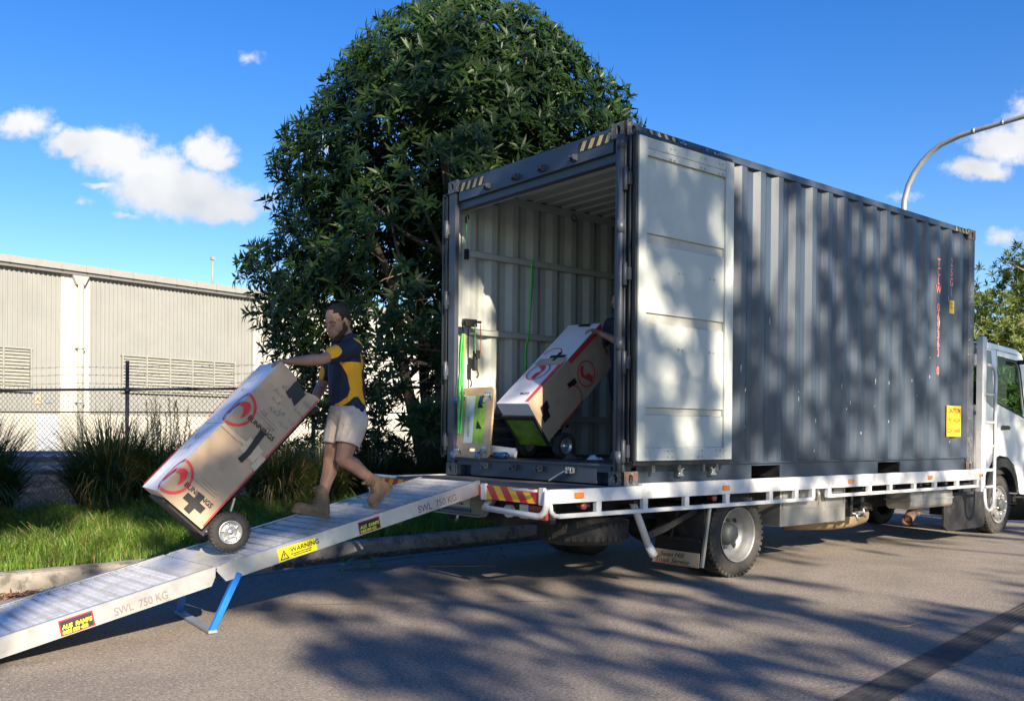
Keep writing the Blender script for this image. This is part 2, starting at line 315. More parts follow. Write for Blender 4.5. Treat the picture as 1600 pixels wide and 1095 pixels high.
# ------------------------------------------------------------------ object helpers
ORG = {}
def tag(o, label=None, cat=None, group=None, kind=None):
    if label: o['label'] = label
    if cat: o['category'] = cat
    if group: o['group'] = group
    if kind: o['kind'] = kind
    return o
def thing(name, label, cat, loc=(0,0,0), group=None):
    o = bpy.data.objects.new(name, None); COL.objects.link(o)
    o.location = loc; ORG[o.name] = Vector(loc)
    o.empty_display_size = 0.2
    return tag(o, label, cat, group)
def link(name, me, parent=None, org=None):
    o = bpy.data.objects.new(name, me); COL.objects.link(o)
    if parent is not None:
        o.parent = parent; ORG[o.name] = ORG[parent.name]
    else:
        ORG[o.name] = Vector(org) if org is not None else Vector((0,0,0))
        o.location = ORG[o.name]
    return o
class MB:
    def __init__(s, M=None):
        s.v = []; s.f = []; s.m = []; s.mi = 0; s.M = M; s.sm = []
        s.smooth = False
    def add(s, vs, fs):
        b = len(s.v)
        for p in vs:
            p = Vector(p)
            s.v.append(s.M @ p if s.M is not None else p)
        for f in fs:
            s.f.append([b+i for i in f]); s.m.append(s.mi); s.sm.append(s.smooth)
        return s
    def box(s, x0, x1, y0, y1, z0, z1):
        s.add([(x0,y0,z0),(x1,y0,z0),(x1,y1,z0),(x0,y1,z0),(x0,y0,z1),(x1,y0,z1),(x1,y1,z1),(x0,y1,z1)],
              [(0,3,2,1),(4,5,6,7),(0,1,5,4),(1,2,6,5),(2,3,7,6),(3,0,4,7)])
        return s
    def bar(s, p0, p1, w, h, up=(0,0,1)):
        p0 = Vector(p0); p1 = Vector(p1); d = (p1-p0).normalized(); up = Vector(up)
        a = d.cross(up)
        if a.length < 1e-4: a = d.cross(Vector((1,0,0)))
        a.normalize(); b = a.cross(d)
        a = a*w/2; b = b*h/2
        s.add([p0-a-b,p0+a-b,p0+a+b,p0-a+b,p1-a-b,p1+a-b,p1+a+b,p1-a+b],[(0,1,2,3),(7,6,5,4),(0,4,5,1),(1,5,6,2),(2,6,7,3),(3,7,4,0)])
        return s
    def tube(s, pts, r, n=10, closed=False, cap=True):
        pts = [Vector(p) for p in pts]; L = len(pts)
        rs = r if isinstance(r, (list, tuple)) else [r]*L
        ring = []; prev = None
        for i, p in enumerate(pts):
            if closed: d = pts[(i+1) % L]-pts[i-1]
            else: d = (pts[min(i+1, L-1)]-pts[max(i-1, 0)])
            d.normalize()
            if prev is None:
                a = d.cross(Vector((0,0,1)))
                if a.length < 1e-3: a = d.cross(Vector((1,0,0)))
            else:
                a = prev-d*prev.dot(d)
            a.normalize(); prev = a; b = d.cross(a)
            ring.append([p+rs[i]*(math.cos(2*PI*k/n)*a+math.sin(2*PI*k/n)*b) for k in range(n)])
        vs = [q for rg in ring for q in rg]; fs = []
        for i in range(L if closed else L-1):
            j = (i+1) % L
            for k in range(n):
                k2 = (k+1) % n
                fs.append((i*n+k, i*n+k2, j*n+k2, j*n+k))
        if cap and not closed:
            fs.append(tuple(range(n-1,-1,-1))); fs.append(tuple((L-1)*n+k for k in range(n)))
        o = s.smooth; s.smooth = n > 5; s.add(vs, fs); s.smooth = o
        return s
    def lathe(s, prof, o, ax, n=32, cap=False, sm=True):
        """prof: (radius, distance along axis)"""
        o = Vector(o); ax = Vector(ax).normalized(); a = ax.cross(Vector((0,0,1)))
        if a.length < 1e-3: a = ax.cross(Vector((1,0,0)))
        a.normalize(); b = ax.cross(a); vs = []; fs = []
        for (r, h) in prof:
            for k in range(n):
                t = 2*PI*k/n
                vs.append(o+ax*h+r*(math.cos(t)*a+math.sin(t)*b))
        for i in range(len(prof)-1):
            for k in range(n):
                k2 = (k+1) % n
                fs.append((i*n+k, i*n+k2, (i+1)*n+k2, (i+1)*n+k))
        if cap:
            fs.append(tuple(range(n-1,-1,-1))); fs.append(tuple((len(prof)-1)*n+k for k in range(n)))
        q = s.smooth; s.smooth = sm; s.add(vs, fs); s.smooth = q
        return s
    def plate(s, poly, holes, o, u, v, th):
        """2-D outline with holes, laid out from o along u and v, thickness th along u x v"""
        o = Vector(o); u = Vector(u); v = Vector(v); w = u.cross(v).normalized()*th
        loops = [poly]+list(holes); flat = [p for l in loops for p in l]
        tri = tessellate_polygon([[Vector((p[0],p[1],0)) for p in l] for l in loops])
        n = len(flat); A = [o+u*p[0]+v*p[1] for p in flat]
        vs = A+[p+w for p in A]; fs = []
        for t in tri:
            a, b, c = t
            ar = (flat[b][0]-flat[a][0])*(flat[c][1]-flat[a][1])-(flat[b][1]-flat[a][1])*(flat[c][0]-flat[a][0])
            if ar < 0: a, b, c = c, b, a
            fs.append((c,b,a)); fs.append((a+n,b+n,c+n))
        k = 0
        for l in loops:
            m = len(l)
            for i in range(m):
                j = (i+1) % m
                fs.append((k+i,k+j,k+j+n,k+i+n))
            k += m
        s.add(vs, fs); return s
    def ell(s, c, r, rot=None, n=16):
        c = Vector(c); vs = []; fs = []; m = n//2
        for i in range(m+1):
            th = PI*i/m
            for k in range(n):
                ph = 2*PI*k/n
                p = Vector((r[0]*math.sin(th)*math.cos(ph), r[1]*math.sin(th)*math.sin(ph), r[2]*math.cos(th)))
                if rot is not None: p = rot @ p
                vs.append(c+p)
        for i in range(m):
            for k in range(n):
                k2 = (k+1) % n
                fs.append((i*n+k, (i+1)*n+k, (i+1)*n+k2, i*n+k2))
        q = s.smooth; s.smooth = True; s.add(vs, fs); s.smooth = q
        return s
    def text(s, txt, size, o, u, v, off=0.0015, squash=1.0, align='LEFT', shear=0.0, bold=0.0, spacing=1.0):
        cu = bpy.data.curves.new('t', 'FONT'); cu.body = txt; cu.size = size; cu.align_x = align; cu.shear = shear; cu.offset = bold; cu.space_character = spacing
        ob = bpy.data.objects.new('t', cu); COL.objects.link(ob)
        dg = bpy.context.evaluated_depsgraph_get(); dg.update()
        me = bpy.data.meshes.new_from_object(ob.evaluated_get(dg))
        u = Vector(u).normalized(); v = Vector(v).normalized(); w = u.cross(v); o = Vector(o)
        s.add([o+u*p.co.x*squash+v*p.co.y+w*off for p in me.vertices], [tuple(p.vertices) for p in me.polygons])
        bpy.data.objects.remove(ob); bpy.data.curves.remove(cu); bpy.data.meshes.remove(me)
        return s
    def build(s, name, mats, parent=None, bevel=0, org=None, label=None, cat=None, group=None, kind=None, seg=1, wn=False):
        if not isinstance(mats, (list, tuple)): mats = [mats]
        L = ORG[parent.name] if parent is not None else (Vector(org) if org is not None else Vector((0,0,0)))
        me = bpy.data.meshes.new(name)
        me.from_pydata([tuple(p-L) for p in s.v], [], s.f)
        for m in mats: me.materials.append(m)
        me.polygons.foreach_set('material_index', s.m)
        me.polygons.foreach_set('use_smooth', s.sm)
        me.validate(); me.update()
        o = link(name, me, parent, L)
        if bevel:
            b = o.modifiers.new('bevel', 'BEVEL'); b.width = bevel; b.segments = seg; b.limit_method = 'ANGLE'; b.angle_limit = rad(40)
        return tag(o, label, cat, group, kind)
def np_mesh(name, verts, faces, mats, parent=None, org=(0,0,0), midx=None, smooth=False):
    """verts (n,3) array, faces (m,k) array"""
    L = ORG[parent.name] if parent is not None else Vector(org)
    me = bpy.data.meshes.new(name)
    verts = np.asarray(verts, np.float32)-np.array(L, np.float32)
    me.vertices.add(len(verts)); me.vertices.foreach_set('co', verts.ravel())
    faces = np.asarray(faces, np.int32); k = faces.shape[1]
    me.loops.add(faces.size); me.loops.foreach_set('vertex_index', faces.ravel())
    me.polygons.add(len(faces)); me.polygons.foreach_set('loop_start', np.arange(0, faces.size, k, dtype=np.int32))
    me.polygons.foreach_set('loop_total', np.full(len(faces), k, np.int32))
    if midx is not None: me.polygons.foreach_set('material_index', np.asarray(midx, np.int32))
    for m in (mats if isinstance(mats, (list, tuple)) else [mats]): me.materials.append(m)
    me.update(calc_edges=True); me.validate()
    return link(name, me, parent, L)
def nrm(a): return a/np.maximum(np.linalg.norm(a, axis=-1, keepdims=True), 1e-9)
rng = np.random.default_rng(11)
def leaf_geo(P, D, Nn, ln, wd, fold=0.15, droop=0.1):
    """one folded leaf per row: base P, direction D, normal Nn -> 5 verts, 2 quads"""
    D = nrm(D); Sd = nrm(np.cross(D, Nn)); Nn = np.cross(Sd, D)
    ln = ln[:, None]; wd = wd[:, None]
    base = P; tip = P+D*ln-Nn*ln*droop
    mid = P+D*ln*0.48-Nn*wd*fold
    l = P+D*ln*0.45-Sd*wd*0.5+Nn*wd*fold*0.4; r = P+D*ln*0.45+Sd*wd*0.5+Nn*wd*fold*0.4
    V = np.stack([base, l, tip, r, mid], 1).reshape(-1, 3)
    b = (np.arange(len(P))*5)[:, None]
    Fc = np.concatenate([b+np.array([[0,4,2,1]]), b+np.array([[0,3,2,4]])], 1).reshape(-1, 4)
    return V, Fc
def rosettes(C, A, per, ln, wd, spread=(50,85), lsd=0.2, droop=0.15):
    """C centres, A axes; each gives `per` leaves spread about its axis"""
    n = len(C); A = nrm(A)
    ref = np.where(np.abs(A[:, 2:3]) < 0.9, np.array([[0,0,1.]]), np.array([[1.,0,0]]))
    X = nrm(np.cross(A, ref)); Y = np.cross(A, X)
    t = (np.arange(per)[None]*2.399+rng.uniform(0, 6.28, (n,1)))[..., None]
    el_ = np.radians(rng.uniform(spread[0], spread[1], (n, per)))[..., None]
    D = np.cos(el_)*A[:, None]+np.sin(el_)*(np.cos(t)*X[:, None]+np.sin(t)*Y[:, None])
    Nn = np.sin(el_)*A[:, None]-np.cos(el_)*(np.cos(t)*X[:, None]+np.sin(t)*Y[:, None])
    P = C[:, None]+A[:, None]*rng.uniform(-0.5, 0.5, (n, per, 1))*ln*0.5
    L_ = ln*rng.uniform(1-lsd, 1+lsd, (n, per)); W_ = wd*rng.uniform(0.8, 1.2, (n, per))
    return leaf_geo(P.reshape(-1,3), D.reshape(-1,3), Nn.reshape(-1,3), L_.ravel(), W_.ravel(), droop=droop)
# ================================================================== setting
KA = math.atan(0.1); KD = Vector((math.cos(KA), math.sin(KA), 0)); KN = Vector((-KD.y, KD.x, 0))
def kerb_y(x): return 3.05+0.1*(x+2.86)
def strip(name, m, prof, x0, x1, nx=2, kind='structure', wob=0):
    """profile of (distance behind the kerb line, z) swept along the kerb"""
    V = []; Fc = []
    n = len(prof)
    for i in range(nx+1):
        x = x0+(x1-x0)*i/nx
        for (d, z) in prof:
            zz = z+(wob*noise.noise(Vector((x*1.3, d*1.3, 0))) if wob and d > 0.3 else 0)
            V.append((x-KN.x*0+d*KN.x, kerb_y(x)+d*KN.y, zz))
    for i in range(nx):
        for k in range(n-1):
            Fc.append((i*n+k, (i+1)*n+k, (i+1)*n+k+1, i*n+k+1))
    b = MB(); b.smooth = bool(wob); b.add(V, Fc)
    return b.build(name, m, kind=kind)
gb = MB(); gb.add([(-900,-900,-0.06),(900,-900,-0.06),(900,900,-0.06),(-900,900,-0.06)], [(0,1,2,3)])
gb.build('ground', M_grassbase, kind='structure')
strip('road', M_asph, [(-15.0,0.0),(-0.45,0.0)], -90, 160)
strip('gutter', M_gutter, [(-0.45,0.004),(-0.02,-0.03)], -90, 160)
strip('kerb', M_kerb, [(-0.03,-0.05),(0.0,0.105),(0.025,0.14),(0.06,0.152),(0.17,0.152),(0.18,0.10)], -90, 160, 300)
strip('verge', M_grassbase, [(0.175,0.135),(0.8,0.17),(2.0,0.22),(3.2,0.26),(3.3,0.26)], -60, 120, 400, wob=0.03)
strip('garden_bed', M_soil, [(3.26,0.22),(4.0,0.27),(6.0,0.26),(9.0,0.22),(16.0,0.18)], -60, 120, 500, wob=0.07)
eb = MB()
e0 = Vector((-5.5,5.75,0)); e1 = Vector((-1.4,6.48,0)); ed = (e1-e0).normalized(); en = Vector((-ed.y, ed.x, 0))
eb.plate([(0,0.1),(0,0.285),(0.02,0.30),(0.10,0.30),(0.12,0.285),(0.12,0.1)], [], e0, en, (0,0,1), (e1-e0).length)
eb.build('garden_edging', M_kerb, kind='structure')
strip('yard', M_gutter, [(16.0,0.17),(60.0,0.14)], -90, 160)
strip('far_footpath', M_kerb, [(-17.2,0.12),(-15.0,0.12),(-15.0,-0.02)], -90, 160)
strip('far_verge', M_grassbase, [(-60.0,0.10),(-17.2,0.10)], -90, 160)

# faint seam and patches on the road, tyre skids
def band(name, m, a, b, w, z, segs=24, kind='structure', label=None, jit=0.0, cat=None):
    a = Vector(a); b = Vector(b); d = (b-a).normalized(); n_ = Vector((-d.y, d.x, 0)); V = []; Fc = []
    for i in range(segs+1):
        p = a+(b-a)*i/segs
        j0 = jit*noise.noise(p*3); j1 = jit*noise.noise(p*3+Vector((9,9,0)))
        V += [(p-n_*(w/2+j0)).to_tuple()[:2]+(z,), (p+n_*(w/2+j1)).to_tuple()[:2]+(z,)]
    for i in range(segs): Fc.append((2*i, 2*i+2, 2*i+3, 2*i+1))
    mb = MB(); mb.add(V, Fc); return mb
sk = MB()
sa = Vector((-2.9,-2.97,0)); sb = Vector((7.0,-1.45,0))
sd = (sb-sa).normalized(); sn = Vector((-sd.y, sd.x, 0))
for k in range(6):
    o_ = sn*(-0.085+0.034*k)
    q = band('s', None, sa+o_, sb+o_, 0.028 if k % 2 else 0.032, 0.004, 60, jit=0.005)
    sk.add(q.v, q.f)
sk.build('skid_mark', M_skid, kind='structure')
cj = MB(); q = band('c', None, (-6,-1.6,0), (4,-3.4,0), 0.006, 0.003, 160, jit=0.006); cj.add(q.v, q.f)
q = band('c', None, (-2.2,1.2,0), (-0.6,0.2,0), 0.008, 0.003, 60, jit=0.006); cj.add(q.v, q.f)
cj.build('road_crack', M_skid, kind='structure')

# ================================================================== container
Z0 = 0.87; CL = 6.058; CW = 2.438; CH = 2.896; ZT = Z0+CH
cont = thing('shipping_container', 'dark slate shipping container on the flatbed truck, its end doors folded open', 'shipping container', (CL/2, CW/2, Z0))
def corner_casting(x, y, z, sx, sy, m):
    b = MB()
    oval = [(0.025*math.cos(t), 0.040*math.sin(t)) for t in [2*PI*i/16 for i in range(16)]]
    x0, x1 = (x, x+0.178*sx) if sx > 0 else (x-0.178, x)
    y0, y1 = (y, y+0.162*sy) if sy > 0 else (y-0.162, y)
    zz = 0.118; t = 0.018
    def hol(w): return [[(w/2+p[0], zz/2+p[1]) for p in oval]]
    b.plate([(0.0,0.0),(0.162,0.0),(0.162,zz),(0.0,zz)], hol(0.162), (x0 if sx > 0 else x1, y0, z), (0,1,0), (0,0,1), t if sx > 0 else -t)
    b.plate([(0,0),(0.178,0),(0.178,zz),(0,zz)], hol(0.178), (x0, y0 if sy > 0 else y1, z), (1,0,0), (0,0,1), -t if sy > 0 else t)
    # closed far sides, top and bottom, dark inside
    b.mi = 1
    b.box(x0+(0.03 if sx > 0 else 0), x1-(0.03 if sx < 0 else 0), y0+(0.03 if sy > 0 else 0), y1-(0.03 if sy < 0 else 0), z+0.004, z+zz-0.004)
    b.mi = 0
    b.box(x0+0.002, x1-0.002, y0+0.002, y1-0.002, z+zz-0.012, z+zz+0.001); b.box(x0+0.002, x1-0.002, y0+0.002, y1-0.002, z-0.001, z+0.012)
    (b.box(x1-0.012, x1, y0+0.002, y1-0.002, z+.01, z+zz-.01) if sx > 0 else b.box(x0, x0+0.012, y0+0.002, y1-0.002, z+.01, z+zz-.01))
    (b.box(x0+0.002, x1-0.002, y1-0.012, y1, z+.01, z+zz-.01) if sy > 0 else b.box(x0+0.002, x1-0.002, y0, y0+0.012, z+.01, z+zz-.01))
    return b.build('corner_casting', [m, M_chas], cont, bevel=0.006, seg=2)
for sx, x in ((1,0),(-1,CL)):
    for sy, y in ((1,0),(-1,CW)):
        for z in (Z0, ZT-0.118):
            corner_casting(x, y, z, sx, sy, M_cast if (y == 0) else M_cast2)
zi0 = Z0+0.118; zi1 = ZT-0.118
def post(name, poly, m=M_greyd):
    b = MB(); b.plate(poly, [], (0,0,zi0), (1,0,0), (0,1,0), zi1-zi0); return b.build(name, m, cont, bevel=0.004)
post('corner_post', [(0.012,0.012),(0.11,0.012),(0.11,0.05),(0.06,0.055),(0.06,0.125),(0.012,0.125)])
post('corner_post', [(0.012,CW-0.012),(0.012,CW-0.125),(0.06,CW-0.125),(0.06,CW-0.055),(0.11,CW-0.05),(0.11,CW-0.012)])
post('corner_post', [(CL-0.15,0.004),(CL-0.004,0.004),(CL-0.004,0.13),(CL-0.05,0.13),(CL-0.05,0.04),(CL-0.15,0.04)], M_cast2)
post('corner_post', [(CL-0.15,CW-0.004),(CL-0.15,CW-0.04),(CL-0.05,CW-0.04),(CL-0.05,CW-0.13),(CL-0.004,CW-0.13),(CL-0.004,CW-0.004)])
# door header and sill
b = MB(); b.box(0.022, 0.10, 0.162, CW-0.162, ZT-0.215, ZT-0.035); b.box(0.03, 0.13, 0.162, CW-0.162, ZT-0.038, ZT-0.012); b.box(0.06, 0.14, 0.126, CW-0.126, ZT-0.285, ZT-0.21)
hdr = b.build('door_header', M_grey, cont, bevel=0.004)
def stripes(y0, y1, z0, z1, x, n=4):
    b = MB(); b.mi = 1; b.plate([(y0,z0),(y1,z0),(y1,z1),(y0,z1)], [], (x,0,0), (0,1,0), (0,0,1), -0.002)
    b.mi = 0; w = (y1-y0)/n
    for k in range(n):
        a = y0+k*w+0.01
        b.plate([(a+0.03,z0+.002),(a+0.03+w*0.45,z0+.002),(a+w*0.45-0.01,z1-.002),(a-0.01,z1-.002)], [], (x-0.002,0,0), (0,1,0), (0,0,1), -0.0015)
    return b
stripes(0.17, 0.56, ZT-0.125, ZT-0.045, 0.02, 4).build('hazard_tape', [M_hyel, M_hblk], hdr)
stripes(1.87, 2.26, ZT-0.125, ZT-0.045, 0.02, 4).build('hazard_tape', [M_hyel, M_hblk], hdr)
b = MB()
yl = [(0.162,Z0+0.006),(0.185,Z0+0.006),(0.185,Z0+0.10),(0.325,Z0+0.10),(0.325,Z0+0.006),(2.05,Z0+0.006),(2.05,Z0+0.10),(2.23,Z0+0.10),(2.23,Z0+0.006),(CW-0.162,Z0+0.006),(CW-0.162,Z0+0.165),(0.162,Z0+0.165)]
b.plate(yl, [], (0.03,0,0), (0,1,0), (0,0,1), 0.10)
b.box(0.016, 0.14, 0.126, CW-0.126, Z0+0.150, Z0+0.172)
b.box(0.115, 0.122, 0.18, 2.24, Z0+0.004, Z0+0.12)
sill = b.build('door_sill', M_grey, cont, bevel=0.004)
for y in (1.80, 1.38, 1.02, 0.61):
    b = MB(); b.box(0.0, 0.022, y-0.035, y+0.035, ZT-0.19, ZT-0.135); b.tube([(-0.02,y-0.03,ZT-0.16),(-0.02,y+0.03,ZT-0.16)], 0.014, 8); b.box(-0.028, 0.005, y-0.033, y-0.018, ZT-0.185, ZT-0.14); b.box(-0.028, 0.005, y+0.018, y+0.033, ZT-0.185, ZT-0.14)
    b.build('locking_cam_keeper', M_greyd, hdr, bevel=0.002)
    b = MB(); b.box(-0.0, 0.02, y-0.04, y+0.04, Z0+0.085, Z0+0.13); b.tube([(-0.018,y-0.035,Z0+0.11),(-0.018,y+0.035,Z0+0.11)], 0.013, 8); b.box(-0.028, 0.005, y+0.018, y+0.035, Z0+0.08, Z0+0.135); b.box(-0.028, 0.005, y-0.035, y-0.018, Z0+0.08, Z0+0.135)
    b.build('locking_cam_keeper', M_zinc if y < 0.7 else M_greyd, sill, bevel=0.002)
b = MB(); b.bar((-0.012,0.66,Z0+0.10), (-0.012,0.86,Z0+0.01), 0.012, 0.022, (1,0,0)); b.build('latch_bar', M_zinc, sill)
# corrugated side walls
def corr(x0, x1, pitch=0.278, dep=0.036):
    P = []; x = x0; k = 0
    seq = [(0.072,0),(0.068,1),(0.070,1),(0.068,0)]
    P.append((x0, 0.0)); i = 0
    while x < x1-1e-4:
        st, lv = seq[i % 4]; x += st
        P.append((min(x, x1), (dep if (i % 4) in (1,2) else 0.0))); i += 1
    return P
cprof = corr(0.11, CL-0.15)
def wall_y(x):
    for (a, ya), (b_, yb) in zip(cprof, cprof[1:]):
        if a <= x <= b_: return ya+(yb-ya)*(x-a)/(b_-a)
    return 0
def side_wall(sgn):
    b = MB(); z0 = Z0+0.175; z1 = ZT-0.065; n = len(cprof)
    Y = (lambda d: d+0.006) if sgn > 0 else (lambda d: CW-d-0.006)
    b.mi = 0; b.add([(x, Y(d), z0) for x, d in cprof]+[(x, Y(d), z1) for x, d in cprof], [(i, i+1, n+i+1, n+i) if sgn > 0 else (i+1, i, n+i, n+i+1) for i in range(n-1)])
    Yi = (lambda d: d+0.012) if sgn > 0 else (lambda d: CW-d-0.012)
    b.mi = 1; b.add([(x, Yi(d), z0) for x, d in cprof]+[(x, Yi(d), z1) for x, d in cprof], [(i+1, i, n+i, n+i+1) if sgn > 0 else (i, i+1, n+i+1, n+i) for i in range(n-1)])
    return b.build('side_wall', [M_grey, M_cream], cont)
sw = side_wall(1); swl = side_wall(-1)
for sgn, y in ((1, 0), (-1, CW)):
    f = lambda a, c: (y+a, y+c) if sgn > 0 else (y-c, y-a)
    b = MB(); ya, yb = f(0.0, 0.06); b.box(0.178, CL-0.178, ya, yb, ZT-0.075, ZT-0.012)
    tr = b.build('top_rail', M_grey, cont, bevel=0.004)
    if sgn > 0:
        b = MB(); b.mi = 1; b.box(0.25, 0.62, -0.003, 0.001, ZT-0.072, ZT-0.018); b.mi = 0
        for k in range(4):
            a = 0.27+k*0.09; b.plate([(a+0.028,ZT-0.07),(a+0.062,ZT-0.07),(a+0.032,ZT-0.02),(a-0.002,ZT-0.02)], [], (0,-0.003,0), (1,0,0), (0,0,1), 0.001)
        b.build('hazard_tape', [M_hyel, M_hblk], tr); b = MB()
        b.box(5.55, 5.88, -0.0035, 0.001, ZT-0.07, ZT-0.02); b.mi = 1
        for k in range(4):
            a = 5.58+k*0.08; b.plate([(a+0.028,ZT-0.071),(a+0.055,ZT-0.071),(a+0.025,ZT-0.019),(a-0.002,ZT-0.019)], [], (0,-0.004,0), (1,0,0), (0,0,1), 0.001)
        b.build('hazard_tape', [M_hyel, M_hblk], tr)
    # bottom rail with fork pockets
    zl, zh = Z0+0.022, Z0+0.165
    outl = [(0.178,zl),(1.70,zl),(1.70,zl+0.115),(2.14,zl+0.115),(2.14,zl),(3.90,zl),(3.90,zl+0.115),(4.36,zl+0.115),(4.36,zl),(CL-0.178,zl),(CL-0.178,zh),(0.178,zh)]
    b = MB(); b.plate(outl, [], (0, f(0.022,0.03)[0] if sgn > 0 else y-0.022, 0), (1,0,0), (0,0,1), -0.008 if sgn > 0 else 0.008)
    ya, yb = f(0.0, 0.05); b.box(0.178, CL-0.152, ya, yb, Z0+0.158, Z0+0.176)
    b.build('bottom_rail', M_grey, cont, bevel=0.002)
for x in (1.92, 4.13):
    b = MB(); w = 0.225
    b.box(x-w, x-w+0.006, 0.032, CW-0.032, Z0+0.023, Z0+0.136); b.box(x+w-0.006, x+w, 0.032, CW-0.032, Z0+0.023, Z0+0.136); b.box(x-w, x+w, 0.032, CW-0.032, Z0+0.137, Z0+0.142)
    b.build('fork_pocket', M_chas, cont)
# floor, roof, front wall
b = MB(); b.box(0.14, CL-0.06, 0.05, CW-0.05, Z0+0.143, Z0+0.170); b.build('floor', M_ply, cont)
rp = [(0.13+0.209*i+o, ZT-0.012-d) for i in range(28) for o, d in ((0,0),(0.09,0),(0.104,0.02),(0.195,0.02))]+[(CL-0.06, ZT-0.012)]
b = MB(); n = len(rp)
b.mi = 0; b.add([(x,0.05,z+0.004) for x, z in rp]+[(x,CW-0.05,z+0.004) for x, z in rp], [(i,i+1,n+i+1,n+i) for i in range(n-1)])
b.mi = 1; b.add([(x,0.05,z) for x, z in rp]+[(x,CW-0.05,z) for x, z in rp], [(i+1,i,n+i,n+i+1) for i in range(n-1)])
b.build('roof', [M_grey, M_cream], cont)
b = MB(); b.box(0.14, CL-0.06, CW-0.072, CW-0.062, ZT-0.11, ZT-0.03); b.box(0.14, CL-0.06, 0.062, 0.072, ZT-0.11, ZT-0.03); b.box(0.141, 0.149, 0.07, CW-0.07, ZT-0.29, ZT-0.04); b.build('roof_cove', M_cream, cont)
fp = corr(0.14, CW-0.14, 0.25, 0.045); n = len(fp)
b = MB(); b.mi = 0; b.add([(CL-0.01-d, y, Z0+.02) for y, d in fp]+[(CL-0.01-d, y, ZT-.02) for y, d in fp], [(i,i+1,n+i+1,n+i) for i in range(n-1)])
b.mi = 1; b.add([(CL-0.018-d, y, Z0+.02) for y, d in fp]+[(CL-0.018-d, y, ZT-.02) for y, d in fp], [(i+1,i,n+i,n+i+1) for i in range(n-1)])
b.build('front_wall', [M_grey, M_cream], cont)
for z, x1 in ((3.08, CL-.2), (2.30, 1.40), (1.44, 2.2)):
    b = MB(); b.box(0.22, x1, CW-0.085, CW-0.055, z-0.028, z+0.028); b.box(0.22, x1, CW-0.095, CW-0.055, z+0.026, z+0.032)
    b.build('lashing_rail', M_cream, cont, bevel=0.002)
for x in (0.55, 1.65, 2.75, 3.85):
    b = MB(); b.tube([(x+0.035*math.cos(t), CW-0.075, ZT-0.11+0.035*math.sin(t)) for t in [2*PI*i/14 for i in range(14)]], 0.006, 6, closed=True); b.build('lashing_ring', M_greyd, cont)
# door leaves
DZ0, DZ1 = Z0+0.185, ZT-0.115
def door(side):
    s = 1 if side > 0 else -1
    Y = (lambda d: -d) if s > 0 else (lambda d: CW+d)
    def bx(b, x0, x1, d0, d1, z0, z1):
        y0, y1 = sorted((Y(d0), Y(d1))); b.box(x0, x1, y0, y1, z0, z1)
    X0, X1 = 0.015, 1.225
    b = MB(); bx(b, X0+0.045, X1-0.02, 0.070, 0.082, DZ0+0.03, DZ1-0.03)
    bx(b, X0+0.02, X0+0.11, 0.062, 0.122, DZ0+0.02, DZ1-0.02); bx(b, X1-0.11, X1-0.002, 0.062, 0.122, DZ0+0.02, DZ1-0.02)
    bx(b, X0+0.11, X1-0.11, 0.062, 0.118, DZ0+0.02, DZ0+0.125); bx(b, X0+0.11, X1-0.11, 0.062, 0.118, DZ1-0.105, DZ1-0.02)
    d = b.build('door_leaf', M_cream, cont, bevel=0.004)
    # pressed panel bands (flat, recessed and raised sections)
    b = MB(); zz = [DZ0+0.125, 1.44, 1.50, 2.17, 2.25, 2.80, 2.88, DZ1-0.18, DZ1-0.105]
    def pan(z0, z1, dd, mi):
        b.mi = mi; bx(b, X0+0.111, X1-0.111, 0.083, dd, z0, z1)
    for i, (a, c) in enumerate(zip(zz, zz[1:])):
        if i in (1, 3, 5): pan(a+.001, c-.001, 0.088, 1)
        elif i == 7: pan(a+.02, c-.001, 0.114, 0); pan(a, a+.019, 0.092, 1)
        else: pan(a, c, 0.104, 0)
    b.build('pressed_panel', [M_cream, M_creamband], d, bevel=0.006)
    b = MB()
    for k, dd in enumerate((0.030, 0.062, 0.095)):
        e = 0.0 if k != 1 else 0.012
        bx(b, X0+e, X0+0.02+e, dd-0.012, dd+0.012, DZ0-0.0, DZ1)
    bx(b, X0, X1, 0.05, 0.10, DZ0-0.018, DZ0+0.018); bx(b, X0, X1, 0.05, 0.10, DZ1-0.018, DZ1+0.018); bx(b, X1-0.002, X1+0.012, 0.05, 0.095, DZ0, DZ1)
    b.build('door_gasket', M_gasket, d, bevel=0.004)
    b = MB(); b.mi = 0
    for z in (DZ0+0.05, DZ0+0.10, 1.86+0.12, 2.60, DZ1-0.06, DZ1-0.145):
        for x in (0.40, 0.45, 0.78, 0.83, 1.02, 1.07) if z not in (1.98, 2.60) else (0.53, 0.58, 0.93, 0.98):
            dd = 0.118 if (z < 1.2 or z > 3.4) else 0.105
            y = Y(dd); b.lathe([(0.011,0),(0.009,0.006),(0.0,0.007)], (x, y, z), (0,-s,0), 8)
    b.build('rivets', M_creamband, d)
    b = MB(); b.mi = 0
    for x in (0.32, 0.64, 0.95, 1.13):
        b.tube([(x, Y(0.032), DZ0-0.08), (x, Y(0.032), DZ1+0.08)], 0.016, 8)
    b.build('locking_rod', M_zinc, d)
    return d
door(1); door(-1)
for s, y in ((1, 0.0), (-1, CW)):
    for z in (1.15, 1.85, 2.55, 3.3) if s > 0 else (1.2, 1.9, 2.6, 3.3):
        b = MB(); b.tube([(-0.004, y-0.005*s, z-0.09), (-0.004, y-0.005*s, z+0.09)], 0.02, 10); b.box(-0.004, 0.03, min(y-.05*s, y+.02*s), max(y-.05*s, y+.02*s), z-0.05, z+0.05)
        b.build('door_hinge', M_greyd, cont, bevel=0.002)
b = MB(); b.tube([(-0.014, 0.035, Z0+0.12), (-0.014, 0.035, ZT-0.12)], 0.026, 12)
